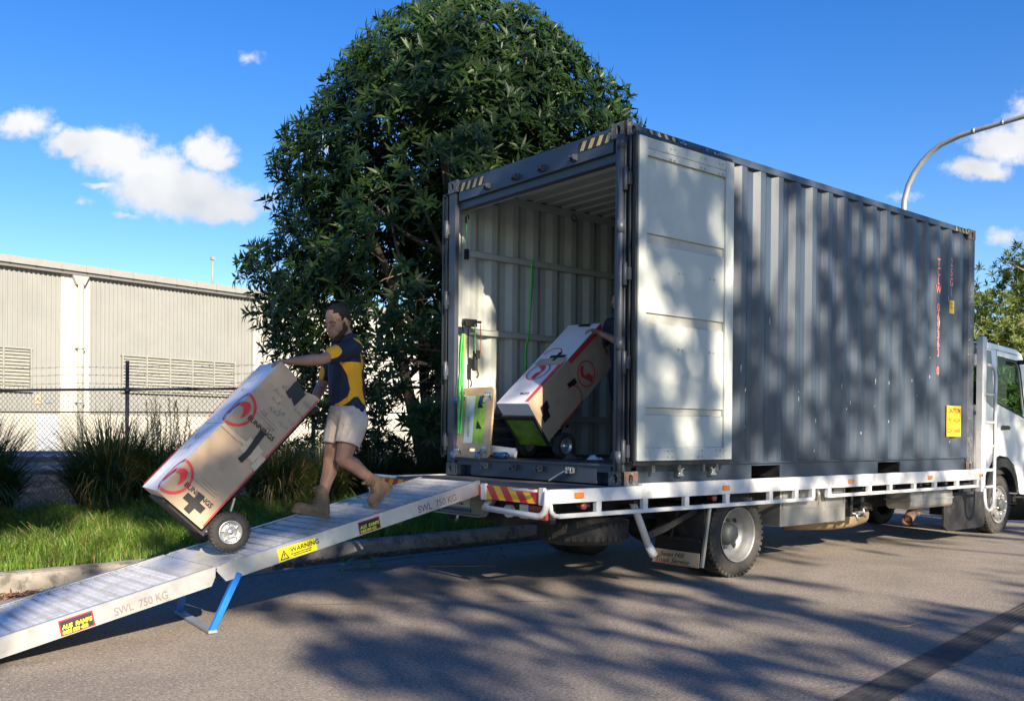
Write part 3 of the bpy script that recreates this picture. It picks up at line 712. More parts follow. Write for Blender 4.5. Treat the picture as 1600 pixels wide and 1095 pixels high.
for z in (1.10, 2.0, 2.93, 3.60): b.tube([(-0.014, 0.035, z-0.05), (-0.014, 0.035, z+0.05)], 0.034, 12)
b.build('hinge_tube', M_greyd, cont)
for (x, z) in ((0.66, Z0+0.105), (1.09, Z0+0.105), (0.65, ZT-0.09), (1.09, ZT-0.085)):
    b = MB()
    b.plate([(-0.045,-0.035),(0.045,-0.035),(0.02,-0.01),(0.02,0.012),(0.045,0.03),(0.03,0.036),(0,0.015),(-0.03,0.036),(-0.045,0.03),(-0.02,0.012),(-0.02,-0.01)], [], (x, -0.035, z), (1,0,0), (0,0,1), -0.03)
    b.build('rod_end_cam', M_zinc, cont, bevel=0.002)
# lettering on the right side wall
def wtext(txt, size, x, z, m, name='lettering', squash=0.8, bold=0.0, lead=None, al='CENTER'):
    b = MB(); b.text(txt, size, (x, wall_y(x)+0.006, z), (1,0,0), (0,0,1), 0.003, squash, al, bold=bold)
    return b
b = MB(); x = 5.155
zs = 3.33
for i, ch in enumerate('TCLW 069363 0'):
    if ch != ' ':
        q = MB(); q.text(ch, 0.13, (x, wall_y(x)+0.006, zs-0.10), (1,0,0), (0,0,1), 0.004, 0.85, 'CENTER', bold=0.002); b.add(q.v, q.f)
    zs -= 0.103
b.build('container_number', M_redtxt, cont)
b = MB(); x = 5.47; zs = 3.37
for ch in '25G1':
    q = MB(); q.text(ch, 0.13, (x, wall_y(x)+0.006, zs-0.10), (1,0,0), (0,0,1), 0.004, 0.8, 'CENTER', bold=0.002); b.add(q.v, q.f); zs -= 0.115
b.build('size_code', M_redtxt, cont)
b = MB(); b.box(5.42, 5.53, -0.002+wall_y(5.47), wall_y(5.47)+0.003, 2.72, 2.87); b.mi = 1
b.text('SUPER', 0.035, (5.475, wall_y(5.47)-0.002, 2.82), (1,0,0), (0,0,1), 0.001, 0.7, 'CENTER'); b.text('HIGH', 0.035, (5.475, wall_y(5.47)-0.002, 2.775), (1,0,0), (0,0,1), 0.001, 0.7, 'CENTER')
b.build('small_sticker', [M_yel, M_black], cont)
st = MB(); yw = -0.004
st.box(5.37, 5.72, yw-0.001, yw+0.001, 1.285, 1.645); st.mi = 1
for k, t_ in enumerate(('CAUTION', "9'6\" HIGH", 'CONTAINER')):
    st.text(t_, 0.082 if k != 2 else 0.068, (5.545, yw-0.001, 1.56-0.115*k), (1,0,0), (0,0,1), 0.0012, 0.82, 'CENTER', bold=0.0015)
st.build('caution_sticker', [M_yel, M_black], cont)
b = MB()
rs = random.Random(3)
for k in range(24):
    x = rs.uniform(1.3, 5.8); x = min(cprof, key=lambda p: abs(p[0]-x))[0]+rs.uniform(-.01,.01); z = rs.uniform(1.1, 1.95) if rs.random() < .8 else rs.uniform(2, 3)
    h = rs.uniform(0.01, 0.07); y = wall_y(x)+0.004
    b.add([(x,y,z),(x+rs.uniform(.003,.009),y,z+.002),(x+rs.uniform(.002,.01),y,z+h),(x-.002,y,z+h*.8)], [(0,1,2,3)])
b.build('paint_chips', M_paper, cont)

# ================================================================== truck
truck = thing('flatbed_truck', 'white cab flatbed truck parked at the kerb, carrying the shipping container', 'truck', (3.0, 1.2, 0))
DX0, DX1, DY0, DY1 = -0.80, 6.16, -0.035, CW+0.035
b = MB(); b.box(DX0+0.01, DX1, DY0+0.05, DY1-0.05, 0.81, Z0-0.008); b.box(DX0+0.01, DX0+0.07, DY0+0.05, DY1-0.05, 0.77, 0.815)
b.build('deck', M_deck, truck)
for s, y in ((1, DY0), (-1, DY1)):
    y0, y1 = (y, y+0.048) if s > 0 else (y-0.048, y)
    b = MB()
    b.box(DX0, 0.19, y0, y1, 0.768, Z0+0.002)
    b.box(0.19, DX1, y0-0.002, y1, 0.768, Z0+0.022) if s > 0 else b.box(0.19, DX1, y0, y1+0.002, 0.768, Z0+0.022)
    if s > 0:
        b.bar((DX0+0.10, y0+.02, 0.672), (2.62, y0+.02, 0.672), 0.035, 0.034); b.bar((2.90, y0+.02, 0.69), (DX1, y0+.02, 0.69), 0.035, 0.034)
        b.tube([(DX0+0.02, y0+.02, 0.77), (DX0+0.03, y0+.02, 0.71), (DX0+0.06, y0+.02, 0.68), (DX0+0.11, y0+.02, 0.672)], 0.019, 8)
        for x in (-0.29, 0.235, 0.745, 1.29, 1.93, 2.34, 2.62, 2.90, 3.66, 4.08, 4.60, 5.07, 5.61, 6.12):
            b.box(x-0.028, x+0.028, y0+0.002, y1-0.005, 0.675, 0.770)
    else:
        b.bar((DX0+0.1, y0+.02, 0.68), (DX1, y0+.02, 0.68), 0.035, 0.034)
        for k in range(13): b.box(DX0+0.2+k*0.52-0.028, DX0+0.2+k*0.52+0.028, y0+.005, y1-.005, 0.69, 0.770)
    b.build('side_rail', M_white, truck, bevel=0.003)
for x in (-0.51, 1.25, 3.27, 4.91):
    b = MB(); b.box(x-0.045, x+0.045, DY0-0.018, DY0-0.001, 0.805, 0.845); b.build('marker_lamp', M_amber, truck, bevel=0.004)
b = MB(); b.box(6.14, 6.21, DY0-0.02, DY0-.003, 0.80, 0.84); b.build('marker_lamp', M_amber, truck, bevel=0.004)
for x in (-0.42, 1.15):
    b = MB(); b.lathe([(0.0,0),(0.026,0.0),(0.026,0.03),(0.016,0.035),(0.016,0.07)], (x, DY0+0.03, 0.735), (0,1,0), 14); b.build('side_reflector', M_redlens, truck)
# rear marker boards
def marker_board(y0, y1, z0, z1, x, dirn):
    b = MB(); b.mi = 0; b.box(x-0.012, x, y0, y1, z0, z1); b.mi = 1; n = 9; w = (y1-y0)/n*2; h = z1-z0
    k = -1
    while k < n:
        a = y0+k*w; P = [(a,z0),(a+w/2,z0),(a+w/2+dirn*h*0.75,z1),(a+dirn*h*0.75,z1)]
        # clip to the board in y
        def clip(P, f, side):
            out = []
            for i in range(len(P)):
                p, q_ = P[i], P[(i+1) % len(P)]
                ip = (p[0]-f)*side >= 0; iq = (q_[0]-f)*side >= 0
                if ip: out.append(p)
                if ip != iq:
                    t_ = (f-p[0])/(q_[0]-p[0]); out.append((f, p[1]+(q_[1]-p[1])*t_))
            return out
        P = clip(P, y0+0.003, 1)
        if len(P) > 2: P = clip(P, y1-0.003, -1)
        if len(P) > 2 and abs(sum(P[i][0]*P[(i+1) % len(P)][1]-P[(i+1) % len(P)][0]*P[i][1] for i in range(len(P)))) > 1e-4:
            b.plate(P, [], (x-0.0125,0,0), (0,1,0), (0,0,1), -0.0012)
        k += 1
    return b
marker_board(0.02, 0.80, 0.762, 0.872, DX0-0.004, 1).build('rear_marker_board', [M_hylw, M_hred], truck)
marker_board(1.62, 2.30, 0.765, 0.86, DX0-0.004, -1).build('rear_marker_board', [M_hylw, M_hred], truck)
for y in (0.03, 0.735, 2.36):
    b = MB(); b.box(DX0-0.03, DX0-0.001, y-0.03, y+0.03, 0.755, 0.885); b.build('board_bracket', M_white, truck, bevel=0.004)
b = MB(); b.tube([(DX0-0.045, 0.36, 0.862), (DX0-0.05, 0.33, 0.86), (DX0-0.05, 0.10, 0.858), (DX0-0.045, 0.06, 0.862)], 0.011, 8); b.build('grab_handle', M_white, truck)
b = MB(); b.tube([(DX0-0.045, 2.34, 0.882), (DX0-0.09, 2.30, 0.885), (DX0-0.10, 2.05, 0.885), (DX0-0.045, 2.0, 0.88)], 0.014, 8); b.build('grab_handle', M_white, truck)
def bumper(ya, yb, s):
    b = MB(); x = DX0-0.02
    pts = [(x, ya, 0.862), (x-.01, ya, 0.76), (x-.01, ya+s*0.015, 0.715), (x-.01, ya+s*0.05, 0.685), (x-.01, ya+s*0.10, 0.672), (x-.01, yb, 0.692), (x+.02, yb+s*0.02, 0.70), (x+.10, yb+s*0.03, 0.78)]
    b.tube(pts, 0.024, 12); b.build('bumper_bar', M_white, truck)
bumper(-0.03, 0.72, 1); bumper(CW+0.03, 1.75, -1)
b = MB(); b.box(-0.66, -0.60, 0.12, 0.62, 0.60, 0.745); b.build('lamp_bracket', M_chas, truck)
b = MB(); b.mi = 0; b.box(-0.69, -0.661, 0.13, 0.34, 0.625, 0.735); b.mi = 1; b.box(-0.69, -0.661, 0.345, 0.45, 0.625, 0.735); b.build('tail_lamp', [M_redlens, M_paper], truck, bevel=0.006)
b = MB(); b.lathe([(0,-.03),(0.03,-.028),(0.05,-0.01),(0.052,0.0),(0.052,0.05)], (-0.69, 0.585, 0.67), (1,0,0), 20); b.build('reversing_lamp', M_paper, truck)
b = MB(); b.mi = 0; b.box(-0.628, -0.60, 0.98, 1.62, 0.60, 0.79); b.box(-0.70, -0.60, 0.98, 1.62, 0.588, 0.60); b.mi = 1; b.box(-0.636, -0.629, 1.17, 1.58, 0.655, 0.765)
b.mi = 2; b.text('XP 77HL', 0.105, (-0.637, 1.57, 0.672), (0,-1,0), (0,0,1), 0.002, 0.8, bold=0.001); b.mi = 3; b.box(-0.637, -0.629, 1.16, 1.59, 0.612, 0.640)
b.build('number_plate', [M_stain, M_yel if False else M_paper, M_black, M_castblue], truck)
b = MB(); b.bar((-0.62, 0.80, 0.80), (-0.62, 1.0, 0.60), 0.02, 0.06, (1,0,0)); b.build('plate_bracket', M_stain, truck)
b = MB(); b.tube([(-0.66,1.30,0.60),(-0.67,1.30,0.555),(-0.66,1.33,0.535),(-0.64,1.34,0.56)], 0.012, 8); b.build('tow_hook', M_zinc, truck)
# chassis
b = MB()
for y in (0.80, 1.56): b.box(-0.55, 7.6, y, y+0.07, 0.52, 0.72)
for x in (-0.5, 0.6, 1.5, 2.5, 3.5, 4.5, 5.6): b.box(x, x+0.08, 0.87, 1.56, 0.54, 0.70)
for x in (-0.4, 0.15, 0.75, 2.4, 3.0, 3.6, 4.2, 4.8, 5.4, 6.0): b.box(x, x+0.06, 0.02, CW-0.02, 0.725, 0.805)
b.box(-0.6, 6.1, 0.78, 0.89, 0.72, 0.80); b.box(-0.6, 6.1, 1.54, 1.65, 0.72, 0.80)
b.tube([(1.57, 0.4, 0.385), (1.57, 2.05, 0.385)], 0.055, 12); b.ell((1.57,1.2,0.40), (0.20,0.19,0.18)); b.tube([(1.6,1.2,0.42),(5.2,1.2,0.55)], 0.045, 10)
b.tube([(7.5, 0.5, 0.37), (7.5, 1.95, 0.37)], 0.05, 10)
for y in (0.72, 1.70): b.bar((0.75, y, 0.60), (2.4, y, 0.60), 0.07, 0.05); b.bar((0.95, y, 0.53), (2.2, y, 0.53), 0.07, 0.05); b.bar((1.25, y, 0.47), (1.9, y, 0.47), 0.07, 0.05)
b.box(3.4, 6.9, 0.95, 1.5, 0.40, 0.62)
b.build('chassis', M_chas, truck)
# wheels
def wheel(cx, cy, out, dual, R=0.385, W_=0.225, hub='deep'):
    """out: -1 outer face towards -Y, +1 towards +Y"""
    ax = Vector((0, out, 0)); o = Vector((cx, cy, R))          # cy: outer face of the tyre
    r = MB()
    if hub == 'deep':
        prof = [(0.245,-0.012),(0.252,-0.004),(0.246,0.0),(0.236,-0.012),(0.228,-0.05),(0.222,-0.055),(0.214,-0.10),(0.195,-0.125),(0.165,-0.135),(0.15,-0.15),(0.10,-0.155),(0.0,-0.155)]
    else:
        prof = [(0.245,-0.012),(0.252,-0.004),(0.246,0.0),(0.236,-0.012),(0.225,-0.045),(0.212,-0.05),(0.20,-0.02),(0.175,0.004),(0.13,0.012),(0.10,0.0),(0.0,0.0)]
    r.lathe([(a, h) for a, h in prof], o, ax, 40)
    w = r.build('wheel', M_rim, truck)
    t = MB()
    tp = [(0.250,-0.02),(0.262,-0.006),(0.30,0.004),(0.335,0.0),(0.358,-0.012),(0.372,-0.03),(R,-0.045)]
    prof = tp+[(R,-0.075),(R-0.012,-0.078),(R-0.012,-0.088),(R,-0.091),(R,-W_+0.091),(R-0.012,-W_+0.088),(R-0.012,-W_+0.078),(R,-W_+0.075)]+[(a,-W_-h) for a, h in reversed(tp)]
    t.lathe(prof, o, ax, 64)
    a_ = Vector((1,0,0)); b_ = Vector((0,0,1))
    for i in range(44):                                        # shoulder lugs
        for sd_, yo in ((1,-0.040),(-1,-W_+0.040)):
            th = 2*PI*(i+(0.5 if sd_ < 0 else 0))/44; d = math.cos(th)*a_+math.sin(th)*b_; tg = -math.sin(th)*a_+math.cos(th)*b_
            c0 = o+ax*yo+d*(R-0.010)
            t.bar(c0-tg*0.016, c0+tg*0.016, 0.05, 0.030, d)
    if dual:
        t.lathe([(p[0], p[1]-W_-0.03) for p in prof], o, ax, 40)
    t.build('tyre', M_rubber, w)
    h = MB()
    if hub == 'deep':
        h.lathe([(0.10,-0.154),(0.105,-0.12),(0.095,-0.09),(0.085,-0.07),(0.07,-0.055),(0.0,-0.05)], o, ax, 24)
        for i in range(6):
            th = 2*PI*i/6+.3; h.lathe([(0.017,-0.155),(0.017,-0.11),(0.009,-0.105),(0.0,-0.10)], o+0.125*(math.cos(th)*a_+math.sin(th)*b_), ax, 6)
        h.build('hub', M_hubd, w)
        v = MB()
        for i in range(4):
            th = 2*PI*i/4+.75; c = o+0.178*(math.cos(th)*a_+math.sin(th)*b_); v = MB(); v.lathe([(0.030,-0.131),(0.0,-0.129)], c, ax, 16)
            v.build('hand_hole', M_chas, w)
    else:
        h.lathe([(0.085,0.0),(0.082,0.03),(0.07,0.045),(0.03,0.05),(0.0,0.05)], o, ax, 24)
        h.build('hub', M_hubd, w)
        v = MB()
        for i in range(6):
            th = 2*PI*i/6+.3; v.lathe([(0.016,0.0),(0.016,0.035),(0.008,0.045),(0.0,0.045)], o+0.125*(math.cos(th)*a_+math.sin(th)*b_), ax, 6)
        v.build('wheel_nuts', M_zinc, w)
        v = MB()
        for i in range(6):
            th = 2*PI*i/6+.8; c = o+0.19*(math.cos(th)*a_+math.sin(th)*b_); v = MB(); v.lathe([(0.024,-0.006),(0.0,-0.004)], c, ax, 14)
            v.build('hand_hole', M_chas, w)
    return w
wheel(1.57, 0.06, -1, True); wheel(1.57, CW-0.06, 1, True)
wheel(7.50, 0.30, -1, False, hub='flat'); wheel(7.50, 2.14, 1, False, hub='flat')
b = MB(); b.box(1.86, 1.89, 0.09, 0.24, 0.055, 0.058)
# spare wheel slung flat under the tail
b = MB(); prof = [(0.26,-0.10),(0.33,-0.115),(0.37,-0.08),(0.385,-0.05),(0.385,0.05),(0.37,0.08),(0.33,0.115),(0.26,0.10)]
b.lathe(prof, (0.14, 0.60, 0.485), (0,0,1), 48)
for i in range(40):
    th = 2*PI*i/40; d = Vector((math.cos(th), math.sin(th), 0)); tg = Vector((-d.y, d.x, 0))
    for z in (0.05, -0.05): b.bar(Vector((0.14,0.60,0.485+z))+d*0.376-tg*0.016, Vector((0.14,0.60,0.485+z))+d*0.376+tg*0.016, 0.045, 0.03, d)
spw = b.build('spare_wheel', M_rubber, truck)
b = MB(); b.lathe([(0.255,-0.09),(0.235,-0.06),(0.2,-0.02),(0,-0.02)], (0.14,0.60,0.485), (0,0,1), 32); b.lathe([(0.255,0.09),(0.235,0.06),(0.2,-0.018),(0,-0.018)], (0.14,0.60,0.485), (0,0,1), 32); b.build('rim', M_rim, spw)
# stand pipe, mudguard, flap
b = MB(); b.tube([(0.22, 0.12, 0.78), (0.26, 0.11, 0.68), (0.44, 0.11, 0.34)], 0.030, 12); b.tube([(0.43,0.11,0.36),(0.49,0.11,0.28)], 0.036, 10); b.build('support_leg', M_white, truck)
b = MB(); b.bar((0.40,0.16,0.42), (0.75,0.18,0.50), 0.03, 0.06); b.bar((0.75,0.18,0.50),(1.15,0.12,0.66), 0.03, 0.05); b.build('leg_brace', M_chas, truck)
b = MB(); b.plate([(0.02,0.0),(0.56,0.0),(0.56,0.50),(0.02,0.50)], [], (1.02,0.02,0.17), (0,1,0), (0.10,0,1.0), 0.012)
b.box(0.995, 1.015, 0.04, 0.58, 0.355, 0.385); b.bar((0.995,0.36,0.37),(1.03,0.30,0.62), 0.02, 0.02)
mg = b.build('mudguard', M_chas, truck)
b = MB(); b.bar((1.0, 0.012, 0.14), (1.10, 0.012, 0.67), 0.03, 0.02, (0,1,0)); b.build('mudguard_edge', M_stain, mg)
b = MB(); b.mi = 0; b.plate([(0.0,0.0),(0.53,0.0),(0.53,0.125),(0.0,0.125)], [], (0.985,0.03,0.135), (0,1,0), (0.06,0,1), -0.008)
b.mi = 1; b.text('Swan Hill', 0.062, (0.976,0.47,0.202), (0,-1,0), (0.06,0,1), 0.003, 1.15, shear=0.35); b.text('Truck Service', 0.062, (0.972,0.525,0.150), (0,-1,0), (0.06,0,1), 0.003, 1.12, shear=0.35)
b.mi = 2; b.plate([(0.03,0.006),(0.50,0.006),(0.50,0.011),(0.03,0.011)], [], (0.976,0.03,0.135), (0,1,0), (0.06,0,1), -0.002)
b.build('mud_flap', [M_tan, M_black, M_boxred], mg)
# tool box
b = MB(); b.box(2.21, 3.34, 0.06, 0.52, 0.415, 0.765); tb = b.build('tool_box', M_stain, truck, bevel=0.006)
for x0, x1 in ((2.24, 2.86), (2.96, 3.31)):
    b = MB(); b.plate([(x0,0.575),(x1,0.575),(x1,0.75),(x0,0.75)], [[(x0+.015,0.59),(x1-.015,0.59),(x1-.015,0.735),(x0+.015,0.735)]], (0,0.058,0), (1,0,0), (0,0,1), 0.006); b.build('tool_box_door', M_stain, tb)
for x in (2.74, 2.60): pass
b = MB(); b.tube([(2.78,0.052,0.745),(2.80,0.03,0.72),(2.80,0.035,0.66)], 0.018, 8); b.lathe([(0.028,0),(0.028,0.02),(0,0.022)], (2.79,0.04,0.745), (0,-1,0), 14); b.build('latch', M_zinc, tb)
# tanks, exhaust, air parts
b = MB(); prof = [(0,0.0),(0.02,-0.03),(0.05,-0.045)]
b.plate([(0.03,0.0),(0.27,0.0),(0.30,0.03),(0.30,0.19),(0.27,0.22),(0.03,0.22),(0.0,0.19),(0.0,0.03)], [], (4.72,0.08,0.46), (0,1,0), (0,0,1), 1.0)
ft = b.build('fuel_tank', M_stain, truck, bevel=0.012, seg=2)
b = MB(); b.box(4.71, 5.73, 0.074, 0.39, 0.555, 0.575); b.box(5.0, 5.03, 0.072, 0.39, 0.575, 0.69); b.build('tank_strap', M_galv, ft)
b = MB(); b.tube([(3.55,0.95,0.30),(3.75,0.78,0.33),(4.0,0.65,0.35),(4.3,0.6,0.36),(4.55,0.60,0.38),(4.75,0.65,0.42)], [0.07,0.10,0.12,0.12,0.11,0.05], 14); b.build('muffler', M_muff, truck)
b = MB(); b.tube([(4.80,0.16,0.335),(4.98,0.22,0.37),(5.12,0.27,0.40),(5.35,0.33,0.40),(5.5,0.40,0.44),(5.55,0.5,0.52)], 0.058, 16, cap=False); b.tube([(4.81,0.163,0.336),(5.0,0.225,0.37)], 0.050, 16, cap=False); b.tube([(4.86,0.18,0.346),(4.87,0.185,0.348)], 0.052, 16); b.build('exhaust_pipe', M_rustpipe, truck)
b = MB(); b.tube([(3.42,0.35,0.56),(3.72,0.35,0.56)], 0.10, 16); b.tube([(3.50,0.4,0.40),(3.8,0.45,0.44)], 0.05, 10); b.box(3.74, 3.79, 0.24, 0.50, 0.42, 0.70)
b.tube([(3.85,0.4,0.66),(4.1,0.38,0.70),(4.4,0.4,0.62)], 0.025, 8); b.tube([(3.85,0.42,0.52),(4.05,0.36,0.48),(4.25,0.44,0.55),(4.45,0.4,0.5)], 0.02, 8); b.box(4.05, 4.12, 0.3, 0.45, 0.40, 0.62); b.box(4.42,4.70,0.55,0.75,0.42,0.66)
b.build('air_tank', M_chas, truck)
b = MB(); b.tube([(3.80,0.30,0.46),(3.95,0.27,0.43),(4.10,0.30,0.46)], 0.014, 8); b.tube([(3.88,0.26,0.44),(3.92,0.25,0.37)], 0.016, 8); b.tube([(4.02,0.26,0.50),(4.06,0.25,0.40)], 0.014, 8); b.box(3.90,4.02,0.24,0.29,0.45,0.47); b.build('air_fittings', M_zinc, truck)
b = MB(); b.plate([(0.0,0.06),(0.10,0.0),(1.05,0.0),(1.10,0.05),(1.10,0.46),(0.0,0.46)], [], (5.75,0.20,0.14), (1,0,0), (0,0,1), -0.02); b.box(6.2, 6.9, 0.24, 0.6, 0.30, 0.75)
b.build('battery_guard', M_chas, truck)
# headboard post and ladder at the front of the tray
b = MB(); b.box(6.17, 6.27, DY0-0.02, DY0+0.06, 0.62, 2.50); b.box(6.19, 6.25, CW-0.08, CW, 0.80, 2.50); b.box(6.20, 6.24, 0.03, CW-0.03, 2.30, 2.37); b.box(6.20, 6.24, 0.03, CW-0.03, 1.55, 1.60)
b.build('headboard', M_white, truck, bevel=0.005)
b = MB(); yl_ = DY0-0.03
b.tube([(6.27,yl_,2.16),(6.40,yl_,2.15),(6.48,yl_,2.10),(6.50,yl_,2.02),(6.48,yl_,0.62),(6.46,yl_,0.47),(6.40,yl_,0.395),(6.33,yl_,0.385),(6.26,yl_,0.43),(6.23,yl_,0.52),(6.22,yl_,0.66)], 0.021, 12)
for z in (1.80, 1.46, 1.17, 0.88, 0.675)[0:5]: b.tube([(6.25,yl_,z),(6.49,yl_,z)], 0.018, 10)
b.build('ladder', M_white, truck)
# cab
CY0, CY1 = 0.28, 2.16
CX0, CX1 = 6.86, 8.62
out = [(CX0,0.80),(CX0+0.14,0.74),(CX0+0.27,0.86),(CX0+0.40,0.98),(CX0+0.60,1.035),(CX0+0.85,1.01),(CX0+1.05,0.90),(CX0+1.18,0.72),(CX0+1.24,0.54),(CX0+1.26,0.50),(CX1-0.06,0.46),(CX1,0.62),(CX1,1.30),(CX1-0.05,1.55),(CX1-0.42,2.30),(CX1-0.52,2.42),(CX1-0.72,2.475),(CX0+0.10,2.525),(CX0,2.50)]
win = [(CX0+0.50,2.335),(CX0+1.08,2.30),(CX0+1.15,2.26),(CX0+1.20,2.18),(CX0+1.37,1.60),(CX0+1.36,1.555),(CX0+0.51,1.74)]
qwin = [(CX0+0.06,2.41),(CX0+0.30,2.40),(CX0+0.44,1.70),(CX0+0.42,1.655),(CX0+0.28,1.70),(CX0+0.10,1.80),(CX0+0.05,1.86)]
for s, y in ((1, CY0), (-1, CY1)):
    b = MB(); b.plate(out, [win, qwin], (0,y,0), (1,0,0), (0,0,1), -0.05 if s > 0 else 0.05)
    cs = b.build('cab_side', M_cab, truck, bevel=0.012, seg=2)
    b = MB(); yy = y+0.02*s; b.plate(win, [], (0,yy,0), (1,0,0), (0,0,1), -0.005*s); b.build('window', M_glass, cs)
    b = MB(); b.plate([(p[0]+.002*(1 if p[0] < CX0+.9 else -1), p[1]) for p in qwin], [], (0,y+0.008*s,0), (1,0,0), (0,0,1), -0.006*s); b.build('quarter_panel', mat('smoked_panel', (0.07,0.10,0.14), 0.2, var=0.1, coat=0.5), cs)
    b = MB()
    wi = [(CX0+0.485,2.355),(CX0+1.09,2.32),(CX0+1.17,2.27),(CX0+1.225,2.18),(CX0+1.395,1.60),(CX0+1.385,1.53),(CX0+0.495,1.72)]
    b.plate(wi, [win], (0,y-0.003*s,0), (1,0,0), (0,0,1), -0.01*s); b.build('window_seal', M_gasket, cs)
    b = MB(); gap = [(CX0+0.455,2.42),(CX0+0.465,0.99)]
    b.bar((CX0+0.455,y-0.001*s,2.43),(CX0+0.47,y-0.001*s,1.03), 0.006, 0.003, (0,1,0)); b.bar((CX0+0.455,y-0.001*s,2.43),(CX0+1.1,y-0.001*s,2.39), 0.006, 0.003, (0,1,0)); b.bar((CX0,y-0.001*s,2.44),(CX0+1.2,y-0.001*s,2.40), 0.003, 0.004, (0,1,0))
    b.build('door_gap', M_gasket, cs)
    b = MB(); b.plate([(CX0+0.62,1.375),(CX0+0.86,1.385),(CX0+0.88,1.41),(CX0+0.84,1.435),(CX0+0.63,1.435)], [], (0,y,0), (1,0,0), (0,0,1), 0.02*s); b.build('door_handle', M_gasket, cs, bevel=0.004)
    b = MB(); arch = []
    for t in range(15):
        th = PI*(0.02+0.93*t/14); arch.append((7.5-0.50*math.cos(th), 0.50+0.50*math.sin(th)))
    inn = [(7.5+(p[0]-7.5)*0.86, 0.46+(p[1]-0.5)*0.86) for p in reversed(arch)]
    b.plate(arch+inn, [], (0,y-0.025*s,0), (1,0,0), (0,0,1), -0.20*s); b.build('wheel_arch', M_gasket, cs)
    b = MB(); b.bar((CX1-0.62,y-0.10*s,2.30),(CX1-0.05,y-0.22*s,2.27), 0.025, 0.03); b.tube([(CX1-0.05,y-0.22*s,2.30),(CX1-0.05,y-0.22*s,1.45)], 0.012, 8); b.box(CX1-0.10, CX1-0.02, min(y-0.32*s,y-.12*s), max(y-0.32*s,y-.12*s), 1.50, 2.05); b.box(CX1-0.65, CX1-0.60, min(y-0.11*s,y+.01*s), max(y-0.11*s,y+.01*s), 2.27, 2.33)
    b.build('side_mirror', M_gasket, cs, bevel=0.006)
cabm = MB(); cabm.M = None
cabm.box(CX0, CX0+0.04, CY0+0.05, CY1-0.05, 0.80, 1.70); cabm.box(CX0, CX0+0.04, CY0+0.05, CY1-0.05, 2.20, 2.50)
cabm.plate([(CX0,2.50),(CX0+0.10,2.525),(CX1-0.72,2.475),(CX1-0.52,2.42),(CX1-0.42,2.30),(CX1-0.47,2.28),(CX1-0.56,2.385),(CX1-0.72,2.43),(CX0+0.10,2.475),(CX0,2.46)], [], (0,CY0+0.05,0), (1,0,0), (0,0,1), -(CY1-CY0-0.1))
cabm.box(CX1-0.08, CX1-0.002, CY0+0.05, CY1-0.05, 0.50, 1.30)
cabm.build('cab_shell', M_cab, truck, bevel=0.01)
b = MB(); b.add([(CX1-0.02,CY0+0.06,1.32),(CX1-0.02,CY1-0.06,1.32),(CX1-0.43,CY1-0.06,2.28),(CX1-0.43,CY0+0.06,2.28)], [(0,1,2,3)]); b.add([(CX0+0.02,CY0+0.06,1.70),(CX0+0.02,CY1-0.06,1.70),(CX0+0.02,CY1-0.06,2.20),(CX0+0.02,CY0+0.06,2.20)], [(0,1,2,3)]); b.build('windscreen', M_glass, truck)
b = MB()
for y in (0.45, 1.15, 1.62): b.box(CX0+0.15, CX0+0.28, y, y+0.45, 1.25, 1.95); b.box(CX0+0.15, CX0+0.65, y, y+0.45, 1.05, 1.28)
b.box(CX1-0.5, CX1-0.12, CY0+0.08, CY1-0.08, 1.2, 1.52); b.box(CX0+0.05, CX1-0.1, CY0+0.06, CY1-0.06, 0.78, 1.02)
b.tube([(CX1-0.58+0.10*math.cos(t)*0.4, 0.62+0.19*math.sin(t), 1.62+0.19*math.cos(t)) for t in [2*PI*i/20 for i in range(20)]], 0.014, 6, closed=True)
b.build('cab_interior', M_intr, truck, bevel=0.01)
b = MB(); b.box(8.05, 8.35, CY0+0.03, CY0+0.40, 0.36, 0.40); b.bar((8.02,CY0+.05,0.50),(8.10,CY0+.05,0.30), 0.03, 0.03); b.box(7.98, 8.62, CY0+0.04, CY1-0.04, 0.40, 0.47); b.build('cab_step', M_chas, truck)
for s, y in ((1, CY0), ):
    b = MB(); b.bar((7.02, y+0.05, 0.95), (7.02, y+0.05, 0.20), 0.02, 0.30, (1,0,0)); 
b = MB(); b.bar((8.05,0.36,0.45),(8.11,0.34,0.14), 0.30, 0.012, (1,0,0)); b.build('front_flap', M_gasket, truck)

